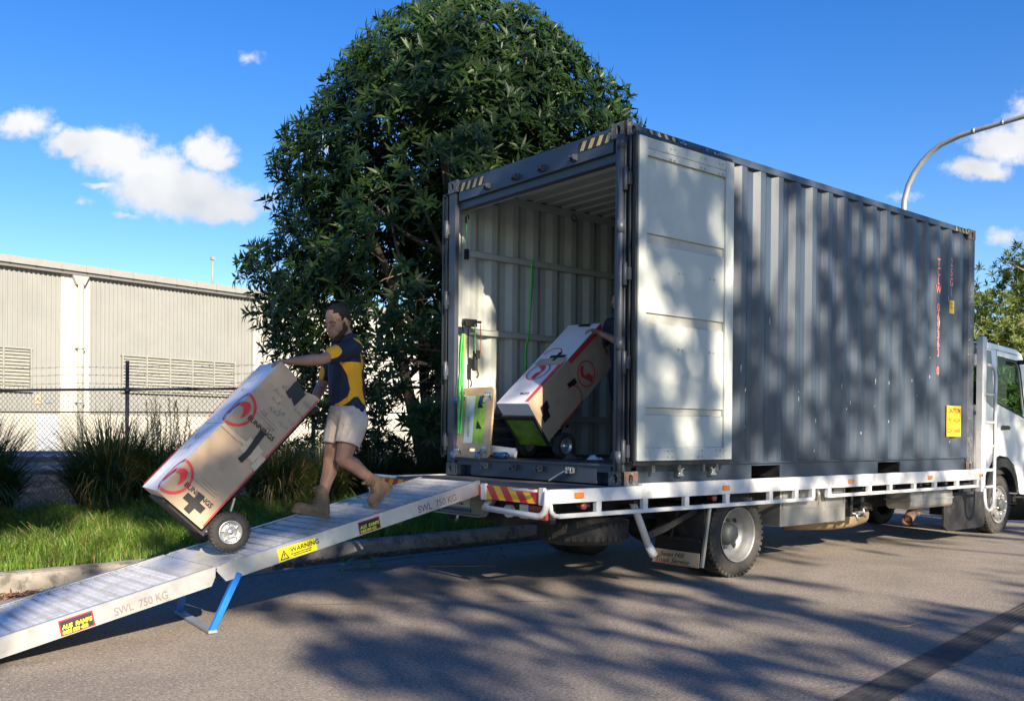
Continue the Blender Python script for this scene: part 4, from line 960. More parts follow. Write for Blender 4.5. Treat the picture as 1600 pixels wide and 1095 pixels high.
# ================================================================== ramp
ramp = thing('loading_ramp', 'folding aluminium ramp on blue prop legs, leading from the road up to the truck deck', 'ramp', (-2.9, 1.0, 0))
RT = Vector((-0.803,0.81,0.895)); RH = Vector((-3.034,0.602,0.425)); RB = Vector((-4.97,0.425,0.012))
WY = Vector((0.093,-1,0)).normalized()*-1          # across the ramp, towards the kerb
RW = 0.765
def section(a, b_, name, tip):
    d = (b_-a); L = d.length; u = d.normalized(); n = u.cross(WY); n = n if n.z > 0 else -n
    M = Matrix(((u.x, WY.x, n.x, a.x), (u.y, WY.y, n.y, a.y), (u.z, WY.z, n.z, a.z), (0,0,0,1)))
    s = MB(M); hgt = 0.104
    if tip == 'top': side = [(0,0.004),(L,0.004),(L+0.02,-0.02),(L-0.03,-hgt),(0.05,-hgt),(0.0,-0.09)]
    else: side = [(0.0,0.004),(L,0.004),(L,-0.012),(L-0.14,-0.03),(L-0.50,-hgt),(0.05,-hgt),(0.015,-0.055)]
    for w in (0.0, RW-0.006): s.plate(side, [], (0, w+0.006, 0), (1,0,0), (0,0,1), 0.006)
    s.box(0, L-0.02, 0.0, 0.03, 0.0042, 0.009); s.box(0, L-0.02, RW-0.03, RW, 0.0042, 0.009)
    fr = s.build('ramp_frame', M_alu, ramp, bevel=0.002)
    q = MB(M); q.box(0.02, L-0.03, 0.008, RW-0.008, -0.030, -0.012); pitch = 0.098; k = 0.05
    q.build('deck_pan', M_alud, fr)
    q = MB(M)
    x = 0.015
    while x < L-0.12:
        wd = 0.070
        if not (tip == 'bottom' and x < 0.16) and not (tip == 'top' and x > L-0.20):
            q.box(x, x+wd, 0.009, RW-0.009, -0.0115, 0.000)
            q.box(x+0.012, x+0.020, 0.03, RW-0.03, 0.0, 0.003); q.box(x+0.045, x+0.053, 0.03, RW-0.03, 0.0, 0.003)
        x += pitch
    if tip == 'top': q.box(L-0.19, L+0.01, 0.009, RW-0.009, -0.0115, 0.001)
    else: q.box(0.0, 0.16, 0.009, RW-0.009, -0.0115, 0.001); q.box(L-0.12, L+0.02, 0.0, RW, -0.012, 0.0)
    q.build('deck_slats', M_alur, fr)
    q = MB(M); 
    for xx in [0.3+0.5*i for i in range(int(L/0.5))]: q.box(xx, xx+0.04, 0.01, RW-0.01, -0.08, -0.031)
    q.build('cross_members', M_alu, fr)
    return M, L, u, n, fr
M1, L1, u1, n1, f1 = section(RT, RH, 'upper', 'top')
M2, L2, u2_, n2, f2 = section(RH+Vector((-0.02,-0.002,-0.004)), RB, 'lower', 'bottom')
# writing on the near side plate (reads uphill to the right)
def rtext(M, L, items, name, mats, parent):
    b = MB()
    for it in items: 
        b.mi = it[0]; kind = it[1]
        o = M @ Vector((it[3], -0.0005, it[4])); u = (M.to_3x3() @ Vector((-1,0,0))); v = (M.to_3x3() @ Vector((0,0,1)))
        if kind == 'r':
            w, h, off = it[5], it[6], it[7]
            nn = u.cross(v)
            b.add([o+nn*off, o+u*w+nn*off, o+u*w+v*h+nn*off, o+v*h+nn*off], [(0,1,2,3)])
        elif kind == 't':
            b.text(it[2], it[5], o, u, v, it[7], it[6], shear=it[8] if len(it) > 8 else 0, bold=0.0008)
        elif kind == 'p':
            nn = u.cross(v); P = it[5]
            b.add([o+u*x+v*y+nn*it[7] for x, y in P], [tuple(range(len(P)))])
    return b.build(name, mats, parent)
rtext(M1, L1, [(0,'t','SWL  750 KG',0.66,-0.085,0.075,0.92,0.001)], 'load_stencil', [M_ink], f1)
rtext(M2, L2, [(0,'t','SWL  750 KG',0.66,-0.085,0.068,0.85,0.001)], 'load_stencil', [M_ink], f2)
def aus(M, L, x, s, par):
    rtext(M, L, [(0,'r','',x,-0.098,0.190*s,0.090*s,0.0008),(1,'r','',x-0.006,-0.092,0.178*s,0.078*s,0.0014),
      (2,'t','AUS  RAMPS',x-0.012,-0.062,0.034*s,0.90,0.002,0.25),(2,'t','0408 899 450',x-0.010,-0.091,0.030*s,0.84,0.002,0.15)], 'maker_sticker', [M_hred, M_hblk, mat('bright_yellow_print', (0.9,0.85,0.05), 0.5)], par)
aus(M1, L1, 1.21, 1.0, f1)
aus(M2, L2, 0.965, 1.0, f2)
rtext(M1, L1, [(0,'r','',1.87,-0.10,0.30,0.088,0.0008),(1,'p','',1.86,-0.092,[(0,0),(0.07,0),(0.035,0.066)],0,0.0014),(0,'p','',1.86,-0.092,[(0.012,0.007),(0.058,0.007),(0.035,0.052)],0,0.002),(1,'p','',1.86,-0.092,[(0.032,0.024),(0.038,0.024),(0.040,0.042),(0.030,0.042)],0,0.0026),(1,'p','',1.86,-0.092,[(0.032,0.014),(0.038,0.014),(0.038,0.020),(0.032,0.020)],0,0.0026),
   (1,'t','WARNING',1.775,-0.058,0.045,1.05,0.002),(1,'t','This ramp must not be used in excess of the',1.775,-0.074,0.0125,0.72,0.002),(1,'t','rated load or on incorrect gradient',1.76,-0.088,0.0125,0.8,0.002)], 'warning_sticker', [mat('warning_yellow', (0.88,0.78,0.02), 0.45), M_black], f1)
b = MB()
tn = RH+Vector((0.14,0.02,-0.05)); tf = tn+WY*(RW-0.05)
gn = Vector((-3.063,0.635,0.02)); gf = Vector((-3.01,1.37,0.02))
b.bar(tn, gn, 0.036, 0.04, (1,0,0)); b.build('prop_leg', M_blue, ramp, bevel=0.003)
b = MB(); b.bar(tf, gf, 0.036, 0.04, (1,0,0)); b.build('prop_leg', M_blue, ramp, bevel=0.003)
b = MB(); b.bar(gn+Vector((0,-.02,-.005)), gf+Vector((0,.02,-.005)), 0.06, 0.022); b.build('prop_foot', M_galv, ramp, bevel=0.003)
# ================================================================== boxes on hand trucks
def frame(org, R):
    return Matrix(((R[0][0],R[0][1],R[0][2],org[0]),(R[1][0],R[1][1],R[1][2],org[1]),(R[2][0],R[2][1],R[2][2],org[2]),(0,0,0,1)))
BM1 = frame((-3.312,0.933,0.898), [[0.7276,0.1269,0.6742],[-0.0931,0.9919,-0.0862],[-0.6796,0,0.7335]]); B1 = (0.381,0.506,1.187)
BM2 = frame((0.126,1.318,1.554), [[0.6392,-0.0782,0.7651],[0.0672,0.9967,0.0457],[-0.7661,0.0222,0.6423]]); B2 = (0.446,0.425,1.272)
def carton(M, w, d, l0, l1, name, label, dent=False):
    org = M @ Vector((w/2, d/2, l0))
    t = thing(name, label, 'moving box', org, None)
    b = MB(M); n = 8
    def face(fn, mi, bulge=0.006, nx=n, ny=n, flip=False):
        vs = []; fs = []
        for i in range(nx+1):
            for j in range(ny+1):
                u, v = i/nx, j/ny
                e = bulge*math.sin(PI*u)*math.sin(PI*v)+0.0015*noise.noise(Vector((u*3+l0*7, v*3, mi*5+l0)))*math.sin(PI*u)*math.sin(PI*v)
                vs.append(fn(u, v, e))
        for i in range(nx):
            for j in range(ny):
                a = i*(ny+1)+j; q = (a, a+ny+1, a+ny+2, a+1)
                fs.append(q[::-1] if flip else q)
        b.mi = mi; b.smooth = True; b.add(vs, fs); b.smooth = False
    L = l1-l0
    top = lambda u: (l1 - (0.045*math.exp(-((u-0.62)/0.16)**2) if dent else 0))
    face(lambda u, v, e: (u*w, -e, l0+(top(u)-l0)*v), 0)                       # near, tan
    face(lambda u, v, e: (u*w, d+e, l0+(l1-l0)*v), 0, flip=True)
    face(lambda u, v, e: (-e, u*d, l0+L*v), 1, flip=True)                      # printed white
    face(lambda u, v, e: (w+e, u*d, l0+L*v), 0)
    face(lambda u, v, e: (u*w, v*d, l0-0.3*e), 1 if not dent and l0 == 0 and w > .4 else 0, flip=True)
    face(lambda u, v, e: (u*w, v*d, l1-(0.045*math.exp(-((u-0.62)/0.16)**2)*(1-v) if dent else 0)-e*0.3), 0)
    b.build('carton_walls', [M_tan, M_wbox], t)
    return t
class PB(MB):
    """prints and tapes on a carton face: coordinates (p along the face, q along l)"""
    def __init__(s, M, w, d): super().__init__(M); s.w = w; s.d = d
    def fn(s, face, p, q, e):
        return {'n': (p, -e, q), 'a': (-e, p, q), 'e': (p, q, -e)}[face]
    def poly(s, face, P, e=0.008):
        f = tuple(range(len(P)))
        s.add([s.fn(face, p, q, e) for p, q in P], [f if face != 'a' else f[::-1]])
    def quadband(s, face, P0, P1, e=0.008):
        for i in range(len(P0)-1): s.poly(face, [P0[i], P0[i+1], P1[i+1], P1[i]], e)
    def ring(s, face, cx, cy, r, wd, t0, t1, n=28, e=0.008, cl=None):
        A = []; Bq = []
        for i in range(n+1):
            t = t0+(t1-t0)*i/n
            A.append((cx+r*math.cos(t), cy+r*math.sin(t))); Bq.append((cx+(r-wd)*math.cos(t), cy+(r-wd)*math.sin(t)))
        s.quadband(face, Bq, A, e)
def strokes(b, face, lines, wd=0.0035, e=0.0095):
    for L in lines:
        for (x0, y0), (x1, y1) in zip(L, L[1:]):
            dx, dy = x1-x0, y1-y0; q = math.hypot(dx, dy) or 1; nx, ny = -dy/q*wd/2, dx/q*wd/2
            b.poly(face, [(x0-nx,y0-ny),(x1-nx,y1-ny),(x1+nx,y1+ny),(x0+nx,y0+ny)], e)
HAM = [(0.02,0.00),(0.055,0.055),(0.05,0.085),(0.035,0.105),(0.055,0.125),(0.09,0.135),(0.115,0.12),(0.13,0.125),(0.135,0.145),(0.12,0.165),(0.085,0.175),(0.045,0.165),(0.02,0.14),(0.005,0.10),(-0.02,0.05),(-0.03,0.02)]
def tri_poly(b, face, P, e):
    tri = tessellate_polygon([[Vector((p[0],p[1],0)) for p in P]])
    for t in tri:
        a = [P[i] for i in t]
        ar = (a[1][0]-a[0][0])*(a[2][1]-a[0][1])-(a[1][1]-a[0][1])*(a[2][0]-a[0][0])
        b.poly(face, a if ar > 0 else a[::-1], e)
rs = random.Random(5)
def scribble(x, y, w, h, n):
    L = []; cx = x
    for k in range(n):
        pts = [(cx, y)]
        for j in range(rs.randint(3, 5)):
            pts.append((cx+rs.uniform(0, w*0.8), y+rs.uniform(-h*0.2, h)))
        L.append(pts); cx += w
    return L
w, d, l = B1; SE = 0.602
lowbox = carton(BM1, w, d, 0.0, SE-0.002, 'moving_box', 'lower tan moving box of the ramp stack, with a black tape cross')
topbox = carton(BM1, w, d, SE+0.002, l, 'moving_box', 'upper tan moving box of the ramp stack, dented top edge, under the man\'s hand', dent=True)
for par, base, top_ in ((lowbox, 0.0, False), (topbox, SE, True)):
    b = PB(BM1, w, d); b.mi = 0
    b.ring('n', 0.0, base+0.145, 0.128, 0.017, -PI/2, PI/2, e=0.0085)
    b.ring('a', 0.0, base+0.145, 0.128, 0.017, -PI/2, PI/2, e=0.0085)
    tri_poly(b, 'n', [(0.0,base+0.20),(0.0,base+0.165),(0.03,base+0.175),(0.05,base+0.15),(0.065,base+0.105),(0.078,base+0.135),(0.08,base+0.175),(0.06,base+0.215),(0.03,base+0.222)], 0.0085)
    tri_poly(b, 'a', [(0.0,base+0.20),(0.0,base+0.165),(0.04,base+0.14),(0.06,base+0.09),(0.09,base+0.08),(0.10,base+0.10),(0.075,base+0.15),(0.05,base+0.18)], 0.0085)
    b.poly('a', [(d-0.022,base+0.02),(d-0.004,base+0.02),(d-0.004,base+0.56),(d-0.022,base+0.56)], 0.0085)
    b.poly('n', [(w-0.012,base+0.02),(w-0.003,base+0.02),(w-0.003,base+0.57),(w-0.012,base+0.57)], 0.0045)
    b.build('red_print', M_boxred, par)
    b = PB(BM1, w, d)
    o = BM1 @ Vector((0.095, -0.0088, base+0.135)); R3 = BM1.to_3x3(); q = MB(); q.text('BUNNINGS', 0.046, o, R3 @ Vector((1,0,0)), R3 @ Vector((0,0,1)), 0.0005, 1.0, bold=0.001)
    b.M = None; b.add(q.v, q.f); b.M = BM1
    b.poly('n', [(0.10,base+0.205),(0.30,base+0.205),(0.30,base+0.207),(0.10,base+0.207)], 0.009); b.poly('n', [(0.16,base+0.225),(0.30,base+0.225),(0.30,base+0.2265),(0.16,base+0.2265)], 0.009)
    b.build('black_print', M_black, par)
    b = PB(BM1, w, d)
    if top_:
        L = []
        for k, (x, y) in enumerate([(0.12,1.06),(0.10,1.00),(0.12,0.95),(0.16,0.89),(0.13,0.83),(0.30,1.08),(0.29,1.00),(0.22,0.92),(0.27,0.86),(0.24,0.78),(0.31,0.92)]):
            L += scribble(x, y, 0.018, 0.028, rs.randint(3,5))
        strokes(b, 'n', L, 0.0024)
        strokes(b, 'a', scribble(0.2, 1.0, 0.03, 0.05, 5)+scribble(0.15, 0.9, 0.03, 0.04, 6), 0.003)
    else:
        strokes(b, 'a', scribble(0.2, 0.45, 0.03, 0.05, 6)+scribble(0.2, 0.36, 0.03, 0.04, 5), 0.003)
        strokes(b, 'n', scribble(0.15, 0.245, 0.008, 0.006, 16), 0.0012)
    b.build('handwriting', M_ink, par)
b = PB(BM1, w, d); cx, cy = 0.225, 0.095
for P in ([(-0.078,-0.024),(0.078,-0.026),(0.079,0.022),(-0.077,0.024)], [(-0.026,-0.072),(0.024,-0.074),(0.026,0.074),(-0.024,0.072)]): b.poly('n', [(cx+p, cy+q) for p, q in P], 0.0095 if P[0][0] < -.05 else 0.0102)
b.build('tape_cross', M_tape, lowbox)
b = PB(BM1, w, d)
b.poly('n', [(0.235,SE-0.105),(0.275,SE-0.11),(0.280,SE-0.03),(0.240,SE-0.03)], 0.0105); b.poly('n', [(0.240,SE-0.03),(0.280,SE-0.03),(0.262,SE+0.145),(0.215,SE+0.14)], 0.0105)
b.build('black_tape', M_tape, topbox)
b = PB(BM1, w, d)
for P in ([(0.20,SE-0.05),(0.33,SE-0.06),(0.33,SE+0.05),(0.20,SE+0.06)], [(0.16,SE-0.012),(0.38,SE-0.012),(0.38,SE+0.014),(0.16,SE+0.014)], [(0.335,SE-0.09),(0.379,SE-0.09),(0.379,SE+0.02),(0.335,SE+0.02)], [(0.003,SE-0.02),(0.16,SE-0.02),(0.16,SE+0.012),(0.003,SE+0.012)]): b.poly('n', P, 0.0088+0.0003*len(b.f))
b.build('clear_tape', M_ctape, topbox)
b = PB(BM1, w, d)
b.poly('n', [(0.165,l-0.135),(0.215,l-0.15),(0.218,l-0.135),(0.275,l-0.165),(0.280,l-0.052),(0.165,l-0.012)], 0.010)
b.add([(0.165,-0.006,l-0.006),(0.29,-0.006,l-0.045),(0.29,0.12,l-0.02),(0.165,0.12,l+0.003)], [(0,1,2,3)])
b.build('black_tape', M_tape, topbox)
b = PB(BM1, w, d)
for x in (0.135, 0.215, 0.225): b.poly('a', [(x,0.05),(x+0.004,0.05),(x+0.004,0.57),(x,0.57)], 0.0085)
b.build('blue_print', mat('pale_blue_print', (0.25,0.33,0.50), 0.6), lowbox)

w2, d2_, l2 = B2; SE2 = 0.64
low2 = carton(BM2, w2, d2_, 0.0, SE2-0.002, 'moving_box', 'lower moving box of the tilted stack inside the container, green plate under it')
top2 = carton(BM2, w2, d2_, SE2+0.002, l2, 'moving_box', 'upper moving box of the tilted stack inside the container, near the hidden man')
def logo(b, face, cx, cy, s=1.0, rot=0.0, e=0.0085):
    b.ring(face, cx, cy, 0.125*s, 0.013*s, 0, 2*PI, e=e)
    c, sn_ = math.cos(rot), math.sin(rot)
    tri_poly(b, face, [(cx+s*((p-0.055)*c-(q-0.09)*sn_), cy+s*((p-0.055)*sn_+(q-0.09)*c)) for p, q in HAM], e)
b = PB(BM2, w2, d2_); logo(b, 'n', 0.26, SE2+0.155, 1.05, 2.6); b.poly('n', [(0.003,SE2+0.03),(0.055,SE2+0.03),(0.055,l2-0.02),(0.003,l2-0.02)], 0.0085); b.ring('a', 0.27, SE2+0.10, 0.125, 0.012, 0.2, 3.0); b.build('red_print', M_boxred, top2)
b = PB(BM2, w2, d2_); logo(b, 'a', 0.24, SE2-0.16, 1.05, 0.6); b.poly('a', [(0.003,0.03),(0.055,0.03),(0.055,SE2-0.02),(0.003,SE2-0.02)], 0.0085); b.ring('n', 0.33, SE2-0.13, 0.12, 0.012, 0.2, 3.3); b.poly('n', [(w2-0.02,0.2),(w2-0.004,0.2),(w2-0.004,0.6),(w2-0.02,0.6)], 0.008); b.build('red_print', M_boxred, low2)
R3 = BM2.to_3x3(); A_, B_, L_ = (R3 @ Vector(v) for v in ((1,0,0),(0,1,0),(0,0,1)))
b = MB(); b.text('Large', 0.055, BM2 @ Vector((-0.0085, 0.09, 0.155)), B_, -L_, 0.0006, 1.0, bold=0.001) ; b.build('black_print', M_black, low2)
b = MB(); b.text('Large', 0.06, BM2 @ Vector((0.16, -0.0085, l2-0.12)), A_, L_, 0.0006, 1.0, bold=0.001); b.text('65cm x 40cm', 0.018, BM2 @ Vector((0.12, -0.0085, l2-0.17)), A_, L_, 0.0006, 1.0); b.build('black_print', M_black, top2)
b = MB(); b.text('Moving & Storage', 0.042, BM2 @ Vector((-0.009, 0.045, 0.06)), L_, -B_, -0.001, 1.0) if False else None
q = MB(); q.text('Box', 0.04, BM2 @ Vector((0.013, -0.009, SE2+0.08)), L_, A_*1, -0.001)
for (M_, par, face, items) in ((BM2, low2, 'n', [[(0.12,0.10),(0.20,0.08),(0.20,0.19),(0.12,0.21)],[(0.20,0.06),(0.27,0.05),(0.27,0.15),(0.20,0.16)]]), (BM2, low2, 'n', [[(0.17,SE2-0.13),(0.22,SE2-0.12),(0.25,SE2-0.005),(0.19,SE2-0.005)]]),
        (BM2, top2, 'a', [[(0.15,SE2+0.01),(0.19,SE2+0.01),(0.19,SE2+0.15),(0.15,SE2+0.15)],[(0.06,SE2+0.06),(0.26,SE2+0.06),(0.26,SE2+0.10),(0.06,SE2+0.10)],[(0.10,l2-0.06),(0.26,l2-0.05),(0.26,l2-0.01),(0.10,l2-0.02)]])):
    b = PB(M_, w2, d2_)
    for i, P in enumerate(items): b.poly(face, P, 0.0098+0.0006*i)
    b.build('black_tape', M_tape, par)
b = PB(BM2, w2, d2_); b.poly('a', [(0.02,SE2-0.05),(d2_-0.05,SE2-0.05),(d2_-0.05,SE2+0.05),(0.02,SE2+0.05)], 0.0086); b.build('clear_tape', M_ctape, top2)
b = PB(BM2, w2, d2_); b.poly('e', [(0.0,0.0),(0.0,0.0)], 0)if False else None

def hand_truck(M, w, d, hl, name, label, paint, R=0.137, ar=0.145, toecol=None):
    o = M @ Vector((w+0.14, d/2, 0.10)); t = thing(name, label, 'hand truck', o)
    b = MB(M); a0 = w+0.004
    for y in (d*0.5-0.16, d*0.5+0.16): b.tube([(a0+0.02,y,-0.01),(a0+0.02,y,hl-0.12)], 0.0135, 10)
    b.tube([(a0+0.02,d*0.5-0.16,hl-0.12),(a0+0.04,d*0.5-0.16,hl-0.03),(a0+0.06,d*0.5-0.12,hl),(a0+0.06,d*0.5+0.12,hl),(a0+0.04,d*0.5+0.16,hl-0.03),(a0+0.02,d*0.5+0.16,hl-0.12)], 0.014, 10)
    for z in (0.12, 0.42, 0.72, hl-0.16): b.bar((a0+0.02,d*0.5-0.16,z),(a0+0.02,d*0.5+0.16,z), 0.03, 0.012, (1,0,0))
    b.build('frame', paint, t)
    b = MB(M); b.box(w-0.27, w+0.045, d*0.5-0.19, d*0.5+0.19, -0.020, -0.012); b.box(w+0.02, w+0.045, d*0.5-0.19, d*0.5+0.19, -0.012, 0.10); b.build('toe_plate', toecol or M_chas, t, bevel=0.002)
    b = MB(M)
    for q0, q1, q2, q3 in ((w-0.29,w+.05,d*.5-.215,d*.5-.18),(w-0.29,w+.05,d*.5+.18,d*.5+.215),(w-0.31,w-.265,d*.5-.215,d*.5+.215)): b.box(q0, q1, q2, q3, -0.024, -0.006)
    b.build('toe_plate_rim', M_chas, t)
    b = MB(M); yo = 0.035
    b.tube([(w+0.14,-yo-0.05,0.10),(w+0.14,d+yo+0.05,0.10)], 0.010, 10)
    for y in (d*0.5-0.17, d*0.5+0.17):
        b.bar((w+0.14,y,0.10),(w+0.03,y,0.0), 0.012, 0.035, (0,1,0)); b.bar((w+0.14,y,0.10),(w+0.04,y,0.30), 0.012, 0.03, (0,1,0))
    b.build('axle_bracket', M_zinc, t)
    R3 = M.to_3x3()
    for s, y in ((-1, -yo), (1, d+yo)):
        c = M @ Vector((w+0.14, y, 0.10)); ax = R3 @ Vector((0,s,0)); ex = R3 @ Vector((1,0,0)); ez = R3 @ Vector((0,0,1))
        r = MB(); r.lathe([(0.075,0.028),(0.078,0.038),(0.070,0.034),(0.066,0.012),(0.045,0.010),(0.030,0.022),(0.022,0.034),(0.012,0.040),(0.0,0.040)], c, ax, 28); r.lathe([(0.075,-0.028),(0.060,-0.015),(0.0,-0.015)], c, ax, 20)
        for k in range(5):
            th = 2*PI*k/5; r.lathe([(0.008,0.012),(0.008,0.022),(0,0.022)], c+0.050*(math.cos(th)*ex+math.sin(th)*ez), ax, 8)
        wh = r.build('wheel', M_zinc, t)
        ty = MB(); ty.lathe([(0.073,0.030),(0.085,0.040),(0.105,0.043),(0.125,0.034),(R-0.004,0.018),(R,0.0),(R-0.004,-0.018),(0.125,-0.034),(0.105,-0.043),(0.085,-0.040),(0.073,-0.030)], c, ax, 40)
        for k in range(30):
            th = 2*PI*k/30; dd = math.cos(th)*ex+math.sin(th)*ez; tg = -math.sin(th)*ex+math.cos(th)*ez
            for sy in (-0.024, 0.024):
                p = c+ax*sy+dd*(R-0.008); ty.bar(p-tg*0.008, p+tg*0.008, 0.024, 0.010, dd)
        ty.build('tyre', M_rubber, wh)
    return t
hand_truck(BM1, w, d, 1.16, 'hand_truck', 'black two-wheel hand truck with knobbly tyres carrying the boxes down the ramp', M_chas)
hand_truck(BM2, w2, d2_, 1.22, 'hand_truck', 'lime green hand truck with painted-in reflection under the tilted boxes inside the container', M_greenhand, R=0.125, toecol=M_greenhand)

# ================================================================== people
def remesh(name, prims, voxel, mats, parent, smooth=2, assign=None, keep=None, fac=0.5, bis=None):
    """one continuous surface grown from overlapping rounded solids"""
    bm = bmesh.new()
    sph = [Vector((math.sin(PI*i/8)*math.cos(2*PI*k/12), math.sin(PI*i/8)*math.sin(2*PI*k/12), math.cos(PI*i/8))) for i in range(9) for k in range(12 if 0 < i < 8 else 1)]
    for pr in prims:
        pts = []
        for (c, r, *rot) in pr:
            c = Vector(c); rr = (r, r, r) if isinstance(r, (int, float)) else r
            for q in sph:
                p = Vector((q.x*rr[0], q.y*rr[1], q.z*rr[2]))
                if rot and rot[0] is not None: p = rot[0] @ p
                pts.append(c+p)
        t = bmesh.new()
        for p in pts: t.verts.new(p)
        r_ = bmesh.ops.convex_hull(t, input=t.verts)
        bad = [v for v in t.verts if not v.link_faces]
        for v in bad: t.verts.remove(v)
        bmesh.ops.recalc_face_normals(t, faces=t.faces)
        me_ = bpy.data.meshes.new('q'); t.to_mesh(me_); bm.from_mesh(me_); bpy.data.meshes.remove(me_); t.free()
    me = bpy.data.meshes.new(name); bm.to_mesh(me); bm.free()
    ob = bpy.data.objects.new('tmp', me); COL.objects.link(ob)
    m = ob.modifiers.new('r', 'REMESH'); m.mode = 'VOXEL'; m.voxel_size = voxel
    if smooth:
        s = ob.modifiers.new('s', 'SMOOTH'); s.iterations = smooth; s.factor = fac
    dg = bpy.context.evaluated_depsgraph_get(); dg.update()
    out = bpy.data.meshes.new_from_object(ob.evaluated_get(dg)); out.name = name
    bpy.data.objects.remove(ob); bpy.data.meshes.remove(me)
    out.materials.clear()
    for mm in (mats if isinstance(mats, (list, tuple)) else [mats]): out.materials.append(mm)
    L = ORG[parent.name]
    co = np.empty(len(out.vertices)*3, np.float32); out.vertices.foreach_get('co', co); co = co.reshape(-1,3)
    if assign is not None:
        at = out.attributes.new('gold', 'FLOAT', 'POINT')
        for i, v in enumerate(out.vertices): at.data[i].value = assign(v.co)
    co -= np.array(L, np.float32); out.vertices.foreach_set('co', co.ravel())
    out.polygons.foreach_set('use_smooth', [True]*len(out.polygons)); out.update()
    if keep:
        bm = bmesh.new(); bm.from_mesh(out)
        for co_, no_ in (bis or []): bmesh.ops.bisect_plane(bm, geom=bm.verts[:]+bm.edges[:]+bm.faces[:], plane_co=co_-L, plane_no=no_, dist=1e-5)
        kill = [f for f in bm.faces if not keep(f.calc_center_median()+L)]; bmesh.ops.delete(bm, geom=kill, context='FACES'); bm.to_mesh(out); bm.free()
    return link(name, out, parent)
def V3(*a): return Vector(a)
def cone(p0, r0, p1, r1): return [(p0, r0), (p1, r1)]
def limb(p): return [cone(p[i][0], p[i][1], p[i+1][0], p[i+1][1]) for i in range(len(p)-1)]
def lerp(a, b, t): return a+(b-a)*t

